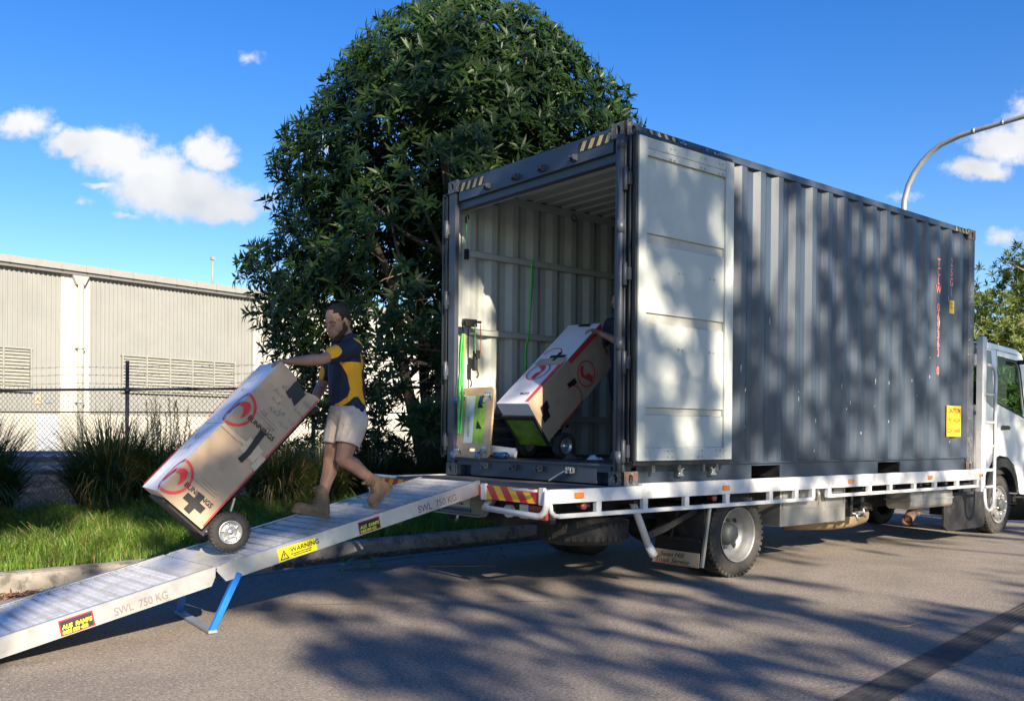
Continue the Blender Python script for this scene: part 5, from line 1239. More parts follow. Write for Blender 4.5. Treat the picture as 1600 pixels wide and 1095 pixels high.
def folds(o, amp, size):
    tx = bpy.data.textures.new('cloth_folds', 'CLOUDS'); tx.noise_scale = size; tx.noise_depth = 2
    m = o.modifiers.new('folds', 'DISPLACE'); m.texture = tx; m.strength = amp; m.mid_level = 0.5; m.texture_coords = 'LOCAL'
def shiftJ(J, v):
    K = dict(J)
    for k_, q_ in J.items():
        if isinstance(q_, Vector): K[k_] = q_+v
    K['headM'] = Matrix.Translation(v) @ J['headM']
    return K
def person(label, J, base, fore, hand_near, hand_far, detail=True):
    t = thing('person', label, 'person', base)
    H = J['headM']                                     # head frame: x forward, y to his left, z up
    hp = lambda x, y, z: H @ Vector((x, y, z))
    HR = H.to_3x3().normalized(); sc = H.to_3x3().col[0].length
    def he(c, r, rot=None):
        R_ = HR if rot is None else HR @ rot
        return (hp(*c), tuple(x*sc for x in r), R_)
    def hs(c, r): return (hp(*c), r*sc)
    head = [[he((-.018,0,.048), (.098,.076,.088))], [he((.03,0,-.012), (.060,.060,.085))], [he((-.04,0,.02),(.07,.068,.075))],
            [hs((0.0,.052,-.045), .022), hs((.066,.016,-.093), .018), hs((.066,-.016,-.093), .018), hs((0.0,-.052,-.045), .022)],
            [hs((.06,0,-.045),.045)], [hs((.050,.036,-.022), .026)], [hs((.050,-.036,-.022), .026)],
            [hs((.088,0,.024), .008), hs((.118,0,-.014), .0095)], [hs((.114,0,-.016),.012), hs((.096,0,-.028),.009)], [hs((.096,.012,-.018),.0075)], [hs((.096,-.012,-.018),.0075)],
            [hs((.068,.042,.034), .011), hs((.080,.012,.034), .012), hs((.080,-.012,.034), .012), hs((.068,-.042,.034), .011)],
            [he((.086,0,-.050),(.014,.024,.0065))], [he((.084,0,-.064),(.013,.021,.0075))], [hs((.072,0,-.095),.019)],
            [he((-.012,.076,0.0),(.019,.008,.031))], [he((-.012,-.076,0.0),(.019,.008,.031))]]
    nb = J['neck']; body = list(head)
    body += limb([(hp(-.028,0,-.03), .055*sc), (nb, .058), (J['chest'], .10)])
    ch = J['chest']; yawR = J['yaw']
    body += [[(ch, (.10,.15,.14), yawR), (J['pelvis'], (.095,.14,.09))]]
    body += [[(J['pelvis'], (.10,.145,.09)), (J['hipN'], .085), (J['hipF'], .085)]]
    for s in ('N', 'F'):
        sh, eb_, wr = J['sh'+s], J['el'+s], J['wr'+s]
        body += limb([(ch+Vector((0,0,.08)), .06), (sh, .058), (lerp(sh, eb_, .45), .050), (eb_, .039), (lerp(eb_, wr, .3), .042), (wr, .026)])
        hip, kn, an = J['hip'+s], J['kn'+s], J['an'+s]
        calf = lerp(kn, an, .3); sd_ = (an-kn).normalized().cross(Vector((0,1,0))); sd_ = sd_ if sd_.x > 0 else -sd_
        body += limb([(hip, .092), (lerp(hip, kn, .5), .078), (kn, .055), (calf+sd_*0.012, .056), (lerp(kn, an, .62), .045), (an, .036)])
        body += [[(kn+Vector((-.022,0,.0)), .038)]]
        # hand: palm, four curled fingers of unequal length, thumb off the side
        hd = hand_near if s == 'N' else hand_far
        f, n, sdv = hd['f'].normalized(), hd['n'].normalized(), hd['s'].normalized()   # along hand, out of back of hand, towards the thumb side
        palm0 = wr+f*0.02; palm1 = wr+f*0.085
        body += [[(palm0, .020), (palm0+sdv*.012, .018), (palm0-sdv*.012, .018), (palm1+sdv*.030, .0135), (palm1-sdv*.030, .0125)]]
        for k, (off, ln) in enumerate(((.030,.070),(.010,.078),(-.010,.072),(-.030,.056))):
            c = hd['curl']; p = palm1+sdv*off; dirn = f.copy(); ang = 0; r0 = .0095
            for j, part in enumerate((.45,.31,.24)):
                ang += c[j]; dirn = (f*math.cos(ang)-n*math.sin(ang)).normalized(); q = p+dirn*ln*part*1.05
                body.append(cone(p, r0-j*.0007, q, r0-(j+1)*.0007)); p = q
        tb_ = palm0+sdv*.022; d1 = (f*.75+sdv*.55-n*hd['thumb']).normalized(); d2 = (f*.8+sdv*.15-n*(hd['thumb']+.5)).normalized()
        body += limb([(tb_, .014), (tb_+d1*.038, .0115), (tb_+d1*.038+d2*.030, .0095)])
    remesh('body', body, 0.0052 if detail else 0.009, [M_skin], t, smooth=2)
    # hair, beard, brows, eyes, lips
    hair = [[he((-.023,0,.052), (.0985,.0785,.088))], [he((-.05,0,.033),(.066,.071,.077))]]
    def hk(p):
        q = H.inverted() @ p
        if q.x > 0.045: return q.z > 0.090+0.01*math.sin(q.y*90)
        if q.x > 0.020: return q.z > 0.050+(q.x-.020)*1.6
        return q.z > (0.022 if q.x > -0.028 else -0.035)
    remesh('hair', hair, 0.006, [M_hair], t, smooth=1, keep=hk)
    bd = [[hs((0.002,.0535,-.040), .0235), hs((.068,.018,-.094), .0205), hs((.068,-.018,-.094), .0205), hs((0.002,-.0535,-.040), .0235)],
          [hs((.001,.0555,-.035),.020), hs((-.004,.066,.012),.009)], [hs((.001,-.0555,-.035),.020), hs((-.004,-.066,.012),.009)], [hs((.074,0,-.095),.0205)], [hs((.030,.047,-.058),.021), hs((.072,.020,-.072),.018)], [hs((.030,-.047,-.058),.021), hs((.072,-.020,-.072),.018)],
          [he((.0865,0,-.0395),(.0115,.026,.005))]]
    def bk(p):
        q = H.inverted() @ p
        return not (q.x > 0.080 and abs(q.y) < .022 and -.071 < q.z < -.0445) and not (q.z > -.035 and q.x > .03 and abs(q.y) > .028)
    remesh('beard', bd, 0.0045, [M_beard], t, smooth=1, keep=bk)
    b = MB()
    for s in (1, -1):
        b.mi = 0; b.tube([hp(.0895,.013*s,.034), hp(.0865,.028*s,.040), hp(.0755,.047*s,.036)], [.0028*sc,.0036*sc,.002*sc], 6)
        b.mi = 1; b.tube([hp(.0850,.019*s,.009), hp(.0838,.030*s,.0075), hp(.078,.042*s,.009)], [.0018*sc,.0028*sc,.0018*sc], 6)
    b.build('brows_and_lashes', [M_hair, M_eye], t)
    b = MB(); 
    for s in (1, -1): b.ell(hp(.0735,.030*s,.0125), (.0115*sc,.0125*sc,.0095*sc), HR)
    b.build('eyelids', M_skin, t)
    b = MB(); b.ell(hp(.0895,0,-.0515), (.0125*sc,.019*sc,.0045*sc), HR); b.ell(hp(.088,0,-.0600), (.0125*sc,.017*sc,.0055*sc), HR); b.build('lips', M_lip, t)
    # shirt
    sN, sF, eN, eF = J['shN'], J['shF'], J['elN'], J['elF']
    up_ = Vector((0,0,1)); pel = J['pelvis']
    sh_ = [[(ch+Vector((0,0,.02)), (.128,.178,.13), yawR), (lerp(ch, pel, .55), (.122,.158,.10)), (pel+Vector((0,0,.07)), (.132,.163,.04))],
           [(ch+Vector((0,0,.10)), (.105,.12,.06), yawR), (sN, .068), (sF, .068)], cone(nb+Vector((0,0,-.03)), .075, ch+Vector((0,0,.12)), .09)]
    for sh0, e0_ in ((sN, eN), (sF, eF)):
        sh_ += limb([(sh0, .072), (lerp(sh0, e0_, .40), .066), (lerp(sh0, e0_, .66), .062)])
    sh_ += [[(nb+Vector((-.005,0,.005)), (.068,.070,.020))], ]
    if J.get('tail'): sh_ += [[(pel+Vector((.02,-.15,.05)), (.05,.018,.03)), (pel+Vector((.015,-.155,-.045)), (.012,.010,.01))]]
    ox, oz = ch.x+1.895, ch.z-1.79
    PX = [(1.80,-1.935,-1.770),(1.78,-1.93,-1.775),(1.70,-1.892,-1.785),(1.60,-1.872,-1.775),(1.545,-1.885,-1.765),(1.50,-1.925,-1.745),(1.462,-1.965,-1.712)]
    BP = [(-1.785,1.76),(-1.762,1.83),(-1.765,1.87),(-1.80,1.925),(-1.865,1.965)]
    PX = [(z_, l_-.07, r_-.06) for z_, l_, r_ in PX]; BP = [(x_-.055, z_) for x_, z_ in BP]
    def segd(px, pz, a_, b_):
        ax_, az_ = a_; bx_, bz_ = b_; dx, dz = bx_-ax_, bz_-az_; t_ = max(0, min(1, ((px-ax_)*dx+(pz-az_)*dz)/(dx*dx+dz*dz)))
        return math.hypot(px-ax_-dx*t_, pz-az_-dz*t_)
    def sassign(c):
        best = -1.0
        for sh0, e0, side in ((sN, eN, -1), (sF, eF, 1)):
            e_ = (e0-sh0).normalized(); L_ = (e0-sh0).length; al = (c-sh0).dot(e_); pr = (c-sh0)-e_*al
            if pr.length < .09 and al > .30*L_ and (c.x < ch.x-.07 or abs(c.y-ch.y) > .2):
                upv = Vector((0,0,1))-e_*e_.z; upv.normalize(); h_ = pr.dot(upv)
                q_ = 1-math.hypot(max(0, (L_*.72-al))/(L_*.22), max(0, .026-h_)/.04)
                return q_*.04
        if c.y < ch.y-0.03:
            px, pz = c.x-ox, c.z-oz
            for (z1, l1_, r1_), (z0, l0_, r0_) in zip(PX, PX[1:]):
                if z0 <= pz <= z1:
                    t_ = (pz-z0)/(z1-z0); l_ = l0_+(l1_-l0_)*t_; r_ = r0_+(r1_-r0_)*t_; best = max(best, min(px-l_, r_-px))
                    if pz < 1.548:
                        hw = .012+(1.548-pz)*.95; best = min(best, abs(px+1.897)-hw)
            for a_, b_ in zip(BP, BP[1:]): best = max(best, .017-segd(px, pz, a_, b_))
        best = max(best, .020-(c-(nb+Vector((-.062,-.02,-.040)))).length)
        return best
    SH_O = remesh('polo_shirt', sh_, 0.0055 if detail else 0.009, M_polo, t, smooth=3, assign=sassign)
    folds(bpy.data.objects[-1] if False else SH_O, .014, .11)
    # collar
    b = MB(); b.smooth = True; n_ = 20; vs = []; fs = []
    for i in range(n_):
        th = 2*PI*i/n_; c, s1 = math.cos(th), math.sin(th)
        for (r_, z_) in ((.060,.045),(.078,.005)):
            vs.append(nb+Vector((c*r_*1.0-.006, s1*r_, z_-0.035*max(0,-c)-.0)))
    for i in range(n_): j = (i+1) % n_; fs.append((2*i,2*j,2*j+1,2*i+1))
    b.add(vs, fs); c_o = b.build('collar', M_navy, t); so = c_o.modifiers.new('s', 'SOLIDIFY'); so.thickness = 0.006
    # shorts
    so_ = [[(pel+Vector((0,0,.05)), (.128,.162,.04)), (J['hipN'], (.105,.105,.09)), (J['hipF'], (.105,.105,.09))]]
    for s in ('N', 'F'):
        hip, kn = J['hip'+s], J['kn'+s]
        so_ += limb([(hip, .112), (lerp(hip, kn, .35), .104), (lerp(hip, kn, .62), .098)])
    cut = {s: (lerp(J['hip'+s], J['kn'+s], .66), (J['kn'+s]-J['hip'+s]).normalized()) for s in ('N','F')}
    def sk_(p):
        for s in ('N', 'F'):
            o_, d_ = cut[s]
            if (p-o_).dot(d_) > 0 and (p-o_).length < .30 and p.z < pel.z-.08: return False
        return True
    s_o = remesh('shorts', so_, 0.006 if detail else 0.01, [M_khaki if detail else M_navy], t, smooth=3, keep=sk_, bis=[cut['N'], cut['F']])
    folds(s_o, .016, .10)
    sm = s_o.modifiers.new('s', 'SOLIDIFY'); sm.thickness = 0.006; sm.offset = -1
    # boots
    for s in ('N', 'F'):
        an, hl, to = J['an'+s], J['heel'+s], J['toe'+s]
        f = (to-hl); L_ = f.length; f.normalize(); sd2 = J.get('side'+s, Vector((0,1,0))); up2 = sd2.cross(f); up2 = up2 if up2.dot(an-hl) > 0 else -up2
        wdt = .040
        bt = [[(hl+f*.045+up2*.045, (.045)), (an+(an-hl).normalized()*0.045, .052)], [(hl+f*.04+up2*.040, .040), (hl+f*.12+up2*.055, .042), (an, .050)],
              [(hl+f*.10+up2*.045, .042), (to-f*.075+up2*.034, .044), (to-f*.05+up2*.030, .040)], [(to-f*.052+up2*.038, .044), (to-f*.075+up2*.04,.045)]]
        bo = remesh('boot', bt, 0.0055, [M_suede], t, smooth=1)
        b = MB(); outl = [(0.0,-.028),(0.0,.028),(.03,.038),(.10,.036),(.16,.044),(L_-.05,.047),(L_-.015,.035),(L_,.0),(L_-.015,-.035),(L_-.05,-.047),(.16,-.044),(.10,-.036),(.03,-.038)]
        b.plate(outl, [], hl+up2*0.0, f, sd2, 0.024)
        q = sum((v for v in b.v), Vector())/len(b.v)
        if (q-hl).dot(up2) < 0:
            b = MB(); b.plate(outl, [], hl, f, sd2, -0.024)
        b.build('sole', M_sole, bo, bevel=0.004)
        b = MB(); top = an+(an-hl).normalized()*0.06
        for k in range(6):
            c = lerp(hl+f*.158+up2*.072, top+f*.042, k/5)
            b.tube([c-sd2*.030+f*-.01, c+f*.006, c+sd2*.030-f*.01], 0.0035, 6)
        b.build('laces', M_lace, bo)
        b = MB(); b.tube([top+f*.052-sd2*.02, top+f*.062+sd2*.0, top+f*.052+sd2*.02], 0.010, 8); b.build('boot_tongue', M_suede, bo)
    return t
def head_frame(c, yawdeg, pitchdown, sc=1.0, rolldeg=0):
    """face points along -X when yaw is 0; positive yaw turns it towards -Y (the camera side)"""
    a = rad(180+yawdeg); f = Vector((math.cos(a)*math.cos(rad(pitchdown)), math.sin(a)*math.cos(rad(pitchdown)), -math.sin(rad(pitchdown))))
    l_ = Vector((0,0,1)).cross(f).normalized(); u = f.cross(l_)
    if rolldeg: q = Matrix.Rotation(rad(rolldeg), 3, f); l_ = q @ l_; u = q @ u
    return Matrix(((f.x*sc,l_.x*sc,u.x*sc,c[0]),(f.y*sc,l_.y*sc,u.y*sc,c[1]),(f.z*sc,l_.z*sc,u.z*sc,c[2]),(0,0,0,1)))
YR = Matrix.Rotation(rad(-14), 3, 'Z')
J1 = dict(headM=head_frame((-1.96,1.05,2.09), 17, 23, 1.06), neck=V3(-1.885,1.05,1.975), chest=V3(-1.895,1.05,1.79), yaw=YR, pelvis=V3(-1.88,1.04,1.42),
    shN=V3(-1.925,.885,1.905), elN=V3(-2.20,.845,1.80), wrN=V3(-2.425,.875,1.775), shF=V3(-1.86,1.225,1.90), elF=V3(-1.94,1.35,1.63), wrF=V3(-2.03,1.30,1.50),
    hipN=V3(-1.875,.955,1.37), knN=V3(-1.965,.95,1.085), anN=V3(-1.695,.95,.915), heelN=V3(-1.545,.955,.855), toeN=V3(-1.735,.935,.712), sideN=V3(0,1,0),
    hipF=V3(-1.885,1.125,1.37), knF=V3(-1.99,1.09,1.075), anF=V3(-2.065,1.07,.80), heelF=V3(-2.02,1.07,.637), toeF=V3(-2.315,1.06,.705),
    panel=dict(z0=1.475, z1=1.80, x0=-1.83, x1=-1.865), tail=True)
# boot axis for the raised rear foot: heel high, toe down
person('bearded man in navy and gold polo and khaki shorts stepping down the ramp', J1, (-1.9,1.02,0.66), None,
    dict(f=Vector((-.95,.22,-.10)), n=Vector((-.15,0,1)), s=Vector((.15,1,.05)), curl=(.55,.75,.35), thumb=.35),
    dict(f=Vector((-.75,-.35,-.35)), n=Vector((.2,1,.1)), s=Vector((0,.1,1)), curl=(.5,.9,.8), thumb=.3))
OFF = V3(1.28+1.87,0.16,0)
J2 = dict(headM=head_frame((1.215,1.13,2.545), 40, 8, 1.0), neck=V3(1.26,1.13,2.42), chest=V3(1.27,1.13,2.25), yaw=Matrix.Rotation(rad(-25),3,'Z'), pelvis=V3(1.30,1.12,1.90),
    shN=V3(1.20,.96,2.36), elN=V3(1.14,.95,2.12), wrN=V3(1.03,1.20,2.25), shF=V3(1.28,1.31,2.36), elF=V3(1.25,1.42,2.12), wrF=V3(1.08,1.50,2.10),
    hipN=V3(1.28,1.04,1.86), knN=V3(1.22,1.02,1.50), anN=V3(1.20,1.01,1.16), heelN=V3(1.25,1.01,1.042), toeN=V3(.98,1.0,1.042),
    hipF=V3(1.30,1.21,1.86), knF=V3(1.36,1.22,1.50), anF=V3(1.50,1.22,1.17), heelF=V3(1.56,1.22,1.05), toeF=V3(1.30,1.22,1.045), panel=dict(z0=1.95, z1=2.25, x0=1.27, x1=1.27))
J2 = shiftJ(J2, V3(-.075,.03,0.0))
person('man in navy polo inside the container, mostly hidden behind its corner post', J2, (1.19,1.15,1.04), None,
    dict(f=Vector((-.6,.5,.3)), n=Vector((0,-.3,1)), s=Vector((.3,.6,0)), curl=(.4,.6,.4), thumb=.3),
    dict(f=Vector((-.9,.0,.1)), n=Vector((0,.3,1)), s=Vector((0,-1,0)), curl=(.4,.6,.4), thumb=.3), detail=False)

# ================================================================== things inside the container
FL = Z0+0.170
t = thing('furniture_dolly', 'wooden furniture dolly on its side inside the left door post, four blue casters showing', 'dolly', (0.06,2.08,Z0+.172))
b = MB(); zb = Z0+0.175
rr = lambda x0, x1, y0, y1, r: [(x0+r,y0),(x1-r,y0),(x1,y0+r),(x1,y1-r),(x1-r,y1),(x0+r,y1),(x0,y1-r),(x0,y0+r)]
b.plate(rr(1.78,2.335,0,0.68,0.035), [[(1.80+.085+.115,.06),(2.12,.06),(2.12,.09),(2.0,.09)],[(2.285,.30),(2.305,.30),(2.305,.42),(2.285,.42)]], (0.035,0,zb), (0,1,0), (0.09,0,1), 0.022)
b.build('dolly_board', M_wood, t, bevel=0.003)
fx = lambda z: 0.035+0.09*(z-zb)
b = MB(); b.mi = 0; z0_, z1_ = zb+.14, zb+.60
b.add([(fx(z0_)-.002,2.20,z0_),(fx(z0_)-.002,2.06,z0_),(fx(z1_)-.002,2.06,z1_),(fx(z1_)-.002,2.20,z1_)], [(0,1,2,3)]); b.mi = 1; b.add([(fx(z0_)-.002,2.06,z0_),(fx(z0_)-.002,1.88,z0_),(fx(z1_)-.002,1.88,z1_),(fx(z1_)-.002,2.06,z1_)], [(0,1,2,3)])
b.mi = 2
for zc in (zb+.50, zb+.30): b.add([(fx(zc)-.004,2.03,zc-.08),(fx(zc)-.004,1.97,zc-.10),(fx(zc)-.004,1.92,zc-.02),(fx(zc)-.004,1.99,zc+.06)], [(0,1,2,3)])
b.text('MOVING', 0.05, (fx(zb+.2)-.004,2.11,zb+.2), (0,0,1), (0,1,0), -.001); b.build('dolly_label', [M_paper, M_greenlbl, M_black], t)
for y in (1.85, 2.26):
    for z in (zb+0.07, zb+0.60):
        b = MB(); x = fx(z); b.box(x-.006, x, y-.04, y+.04, z-.04, z+.04); b.tube([(x-.005,y,z),(x-.03,y,z)], 0.02, 10); b.plate([(0,-.012),(0.05,-.035),(0.075,-.02),(0.075,.015),(0,.03)], [], (x-.03,y+.022,z-.01), (-.8,0,-.6), (0,0,1), .003); b.plate([(0,-.012),(0.05,-.035),(0.075,-.02),(0.075,.015),(0,.03)], [], (x-.03,y-.022,z-.01), (-.8,0,-.6), (0,0,1), .003)
        ca = b.build('caster', M_zinc, t)
        b = MB(); b.lathe([(0,-.014),(.030,-.014),(.037,-.009),(.037,.009),(.030,.014),(0,.014)], (x-.075,y,z-.045), (0,1,0), 20); b.build('caster_wheel', M_castblue, ca)
def ribbon(name, pts, wd, m, wdir, label, cat, group=None, th=0.003, parent=None):
    b = MB(); pts = [Vector(p) for p in pts]; vs = []; fs = []
    wd_ = Vector(wdir).normalized()*wd/2
    for i, p in enumerate(pts):
        dd = (pts[min(i+1,len(pts)-1)]-pts[max(i-1,0)]).normalized(); n = dd.cross(wd_).normalized()*th
        tw = 1.0+0.25*math.sin(i*1.7)
        vs += [p-wd_*tw, p+wd_*tw, p+wd_*tw+n, p-wd_*tw+n]
    for i in range(len(pts)-1):
        a, c = 4*i, 4*i+4
        fs += [(a,a+1,c+1,c),(a+3,c+3,c+2,a+2),(a,c,c+3,a+3),(a+1,a+2,c+2,c+1)]
    b.smooth = True; b.add(vs, fs)
    return b.build(name, m, parent, label=label, cat=cat, group=group, org=None if parent is not None else pts[0])
t = thing('strap_bundle', 'lime green strap bundle hanging in loops from the left wall down over the wooden dolly', 'strap', (0.06,2.22,2.21))
for k, (yo, xo, m_) in enumerate(((0,0,M_green),(0.02,-.012,M_green),(-0.022,-.006,M_green),(0.006,-.02,M_green),(-.01,.01,M_orange))):
    ribbon('strap', [(0.05+xo,2.22+yo*.3,2.25),(0.045+xo,2.225+yo*.8,2.15),(0.04+xo,2.23+yo*1.1,2.0),(0.035+xo,2.22+yo*1.2,1.86),(0.02+xo,2.215+yo,1.74)]+([(0.02+xo*1.5,2.20+yo,1.60),(0.0+xo,2.19+yo*.8,1.42),(0.0+xo,2.20+yo*.6,1.28)] if k in (1,2) else []), 0.062, m_, (0.3,1,0), None, None, parent=t)
b = MB(); b.tube([(0.06,2.20,2.36),(0.05,2.20,2.40),(0.04,2.215,2.36),(0.05,2.22,2.27)], 0.006, 6); b.tube([(0.06,2.235,2.36),(0.05,2.235,2.40),(0.04,2.23,2.36),(0.05,2.22,2.27)], 0.006, 6); b.build('hook', M_chas, t)
t = thing('ratchet_strap', 'black ratchet strap with orange and green webbing hung beside the long green straps', 'strap', (0.20,2.20,2.36))
ribbon('strap', [(0.16,2.28,2.40),(0.15,2.28,2.2),(0.15,2.275,2.0),(0.15,2.27,1.72)], 0.07, M_tape, (.5,1,0), None, None, parent=t)
b = MB(); b.box(0.10,0.24,2.25,2.30,2.34,2.41); b.box(0.205,0.245,2.20,2.27,2.02,2.10); b.box(0.19,0.23,2.22,2.26,1.90,2.04); b.tube([(0.21,2.2,2.38),(0.25,2.2,2.38)], .012, 8); b.tube([(0.22,2.22,1.92),(0.24,2.22,1.86),(0.22,2.22,1.83)], 0.008, 6); b.build('ratchet', M_tape, t)
ribbon('strap', [(0.19,2.22,2.36),(0.185,2.215,2.2),(0.19,2.21,2.07)], 0.03, M_green, (.5,1,0), None, None, parent=t); ribbon('strap', [(0.25,2.21,2.36),(0.255,2.205,2.2),(0.25,2.2,2.07)], 0.028, M_orange, (.5,1,0), None, None, parent=t)
t = thing('ratchet_strap', 'short green and orange strap hooked high inside the left door post', 'strap', (0.12,2.30,3.38))
ribbon('strap', [(0.13,2.29,3.36),(0.128,2.29,3.25),(0.13,2.285,3.12)], 0.035, M_green, (.6,1,0), None, None, parent=t); ribbon('strap', [(0.145,2.288,3.20),(0.143,2.287,3.14),(0.145,2.286,3.08)], 0.02, M_orange, (.6,1,0), None, None, parent=t)
b = MB(); b.tube([(0.13,2.30,3.36),(0.12,2.29,3.42),(0.14,2.28,3.44),(0.15,2.28,3.40)], 0.009, 6); b.box(0.11,0.15,2.27,2.30,3.0,3.10); b.build('hook', M_tape, t)
ribbon('wall_strap', [(1.03,CW-0.10,3.10),(1.025,CW-.10,2.9),(1.01,CW-.10,2.6),(0.99,CW-.10,2.31),(0.985,CW-.06,2.2),(0.985,CW-.06,1.7)], 0.028, M_green, (1,0,0), 'single lime green strap hanging straight down the cream corrugated wall between the rails', 'strap')
b = MB(); b.tube([(0.12,1.98,1.125),(0.30,1.70,1.090)], 0.050, 24, cap=False); b.tube([(0.12,1.98,1.125),(0.30,1.70,1.090)], 0.044, 24, cap=False)
b.build('plastic_tube', M_pipe, label='pale grey plastic tube lying on the container floor beside the wooden dolly', cat='tube', org=(0.2,1.85,FL))
b = MB(); b.tube([(0.08,1.74,FL+.035),(0.10,1.60,FL+.035)], [.032,.034], 14); b.tube([(0.10,1.60,FL+.035),(0.10,1.57,FL+.035)], .02, 10)
b.build('water_bottle', mat('blue_translucent_plastic', (0.02,0.09,0.19), 0.25, coat=.3), label='small blue plastic bottle lying at the edge of the container floor', cat='bottle', org=(0.1,1.66,FL))
rq = random.Random(9)
t = thing('moving_blankets', 'heap of folded navy moving blankets against the left wall behind the tilted boxes', 'blankets', (0.75,2.05,FL))
for k in range(9):
    z = FL+0.01+0.048*k; x0 = 0.42+rq.uniform(-.05,.05); x1 = 1.15+rq.uniform(-.08,.08); y0 = 1.92+rq.uniform(-.06,.06); b = MB(); vs = []; fs = []; n = 14
    for i in range(n+1):
        for j in range(7):
            ph = 2*PI*j/7; x = x0+(x1-x0)*i/n
            vs.append((x, (y0+2.30)/2+math.cos(ph)*(2.30-y0)/2+.012*noise.noise(Vector((x*6,k,j))), z+.024+math.sin(ph)*.026+.02*noise.noise(Vector((x*5,k*3,j*.5)))))
    for i in range(n):
        for j in range(7): fs.append((i*7+j, i*7+(j+1)%7, (i+1)*7+(j+1)%7, (i+1)*7+j))
    fs.append(tuple(range(6,-1,-1))); fs.append(tuple(n*7+j for j in range(7)))
    b.smooth = True; b.add(vs, fs); b.build('blanket', M_quilt, t)
for (x, y, s_, lab, m_) in ((0.75,1.08,.10,'crumpled white rag on the container floor beside the second man\'s boots', M_paper), (0.62,1.25,.13,'crumpled brown cloth on the container floor under the tilted hand truck', M_ply)):
    b = MB(); n = 12; vs = []; fs = []
    for i in range(n+1):
        for j in range(n+1):
            u, v = i/n-.5, j/n-.5; vs.append((x+u*s_*1.6, y+v*s_*1.6, FL+.004+max(0,(.25-u*u-v*v))*s_*(1.6+1.5*noise.noise(Vector((u*5,v*5,x))))))
    for i in range(n):
        for j in range(n): a = i*(n+1)+j; fs.append((a,a+n+1,a+n+2,a+1))
    b.smooth = True; b.add(vs, fs); b.build('rag', m_, label=lab, cat='rag', org=(x,y,FL))
# ================================================================== warehouse behind the fence
wa = rad(9.9); WM = Matrix(((math.cos(wa),-math.sin(wa),0,3.734),(math.sin(wa),math.cos(wa),0,45.584),(0,0,1,0),(0,0,0,1)))
wh = thing('warehouse', 'long pale warehouse beyond the fence, grey ribbed wall panels between cream piers', 'warehouse', WM @ Vector((10,5,0.15)))
b = MB(WM); b.box(-14, 48, 0.14, 30, 0.0, 9.35); b.build('wall_core', M_wallc, wh)
b = MB(WM); b.box(-14, 48, -0.04, 0.14, 0.0, 2.0); b.build('concrete_base', M_wallp, wh)
def ribs(s0, s1, z0, z1, pitch, dep, y=0.0):
    dep *= 1.7; pitch *= 1.15
    P = []; s = s0
    while s < s1-1e-6:
        for o_, dd in ((0,0),(0.42,0),(0.5,dep),(0.92,dep)):
            if s+o_*pitch <= s1: P.append((s+o_*pitch, y-dd))
        s += pitch
    P.append((s1, y)); n = len(P)
    return [(x,yy,z0) for x, yy in P]+[(x,yy,z1) for x, yy in P], [(i,i+1,n+i+1,n+i) for i in range(n-1)]
for s0, s1 in ((-14,2.86),(4.40,14.25)):
    b = MB(WM); v_, f_ = ribs(s0, s1, 2.0, 9.25, 0.20, 0.035, 0.05); b.add(v_, f_); b.build('ribbed_panel', M_wallg, wh)
for s0, s1 in ((2.86,4.40),(14.25,48)):
    b = MB(WM); v_, f_ = ribs(s0, s1, 2.0, 9.25, 0.20, 0.012, 0.0); b.add(v_, f_); b.box(s0, s0+0.05, 0, 0.1, 2.0, 9.25); b.box(s1-0.05, s1, 0, 0.1, 2.0, 9.25); b.build('cream_pier', M_wallc, wh)
b = MB(WM); b.box(-14, 48, -0.30, 0.12, 9.18, 9.36); b.build('eave_shade_strip', M_eaveshade, wh)  # dark strip painted in for the shadow under the gutter eave
b = MB(WM); b.box(-14, 48, -0.42, -0.05, 9.36, 9.70)
for k in range(50): b.box(-13.5+k*1.25, -13.42+k*1.25, -0.46, -0.42, 9.36, 9.72)
b.build('box_gutter', M_gutt, wh)
b = MB(WM); b.plate([(0,9.4),(30,11.2),(30,9.4)], [], (-14,0.15,0), (0,1,0), (0,0,1), 62); b.build('roof', M_gutt, wh)
for s, r_ in ((3.80,0.15),(14.95,0.13)):
    b = MB(WM); b.tube([(s,-0.28,0.3),(s,-0.28,8.8)], r_, 14); b.plate([(-.42,9.16),(.42,9.16),(.20,8.7),(-.20,8.7)], [], (s,-0.30,0), (1,0,0), (0,0,1), -0.24)
    for z in (2.6, 5.4): b.tube([(s,-0.28,z),(s,-0.28,z+.08)], r_+0.05, 14); b.box(s-.2, s+.2, -.2, .02, z, z+.06)
    b.build('downpipe', M_pipew, wh)
for s0, s1, z0, z1 in ((-5.0,1.42,3.15,5.2),(6.11,12.94,3.30,5.2)):
    b = MB(WM); b.box(s0, s1, -0.02, 0.01, z0, z1); lv = b.build('louvre_vent', M_wallg, wh)
    b = MB(WM)
    z = z0+0.06
    while z < z1-0.08:
        b.plate([(0,0),(-0.10,-0.13),(-0.10,-0.15),(0,-0.02)], [], (s0+.05,-0.02,z+0.14), (0,1,0), (0,0,1), s1-s0-.1); z += 0.17
    b.build('louvre_blades', mat('louvre_paint', (0.225,0.23,0.21), 0.6), lv)
    b = MB(WM); b.box(s0-.06, s1+.06, -0.16, -0.01, z1, z1+.07); b.box(s0-.06, s1+.06, -0.16, -0.01, z0-.07, z0)
    k = s0
    while k <= s1+.01: b.box(k-.035, k+.035, -0.17, -0.02, z0, z1); k += (s1-s0)/5
    b.build('louvre_frame', mat('louvre_paint', (0.225,0.23,0.21), 0.6), lv)
b = MB(WM); b.box(1.68, 2.72, -0.07, -0.04, 0.15, 1.86); b.box(1.60, 2.80, -0.08, -0.04, 1.86, 1.93); dd_ = b.build('steel_door', M_door, wh)
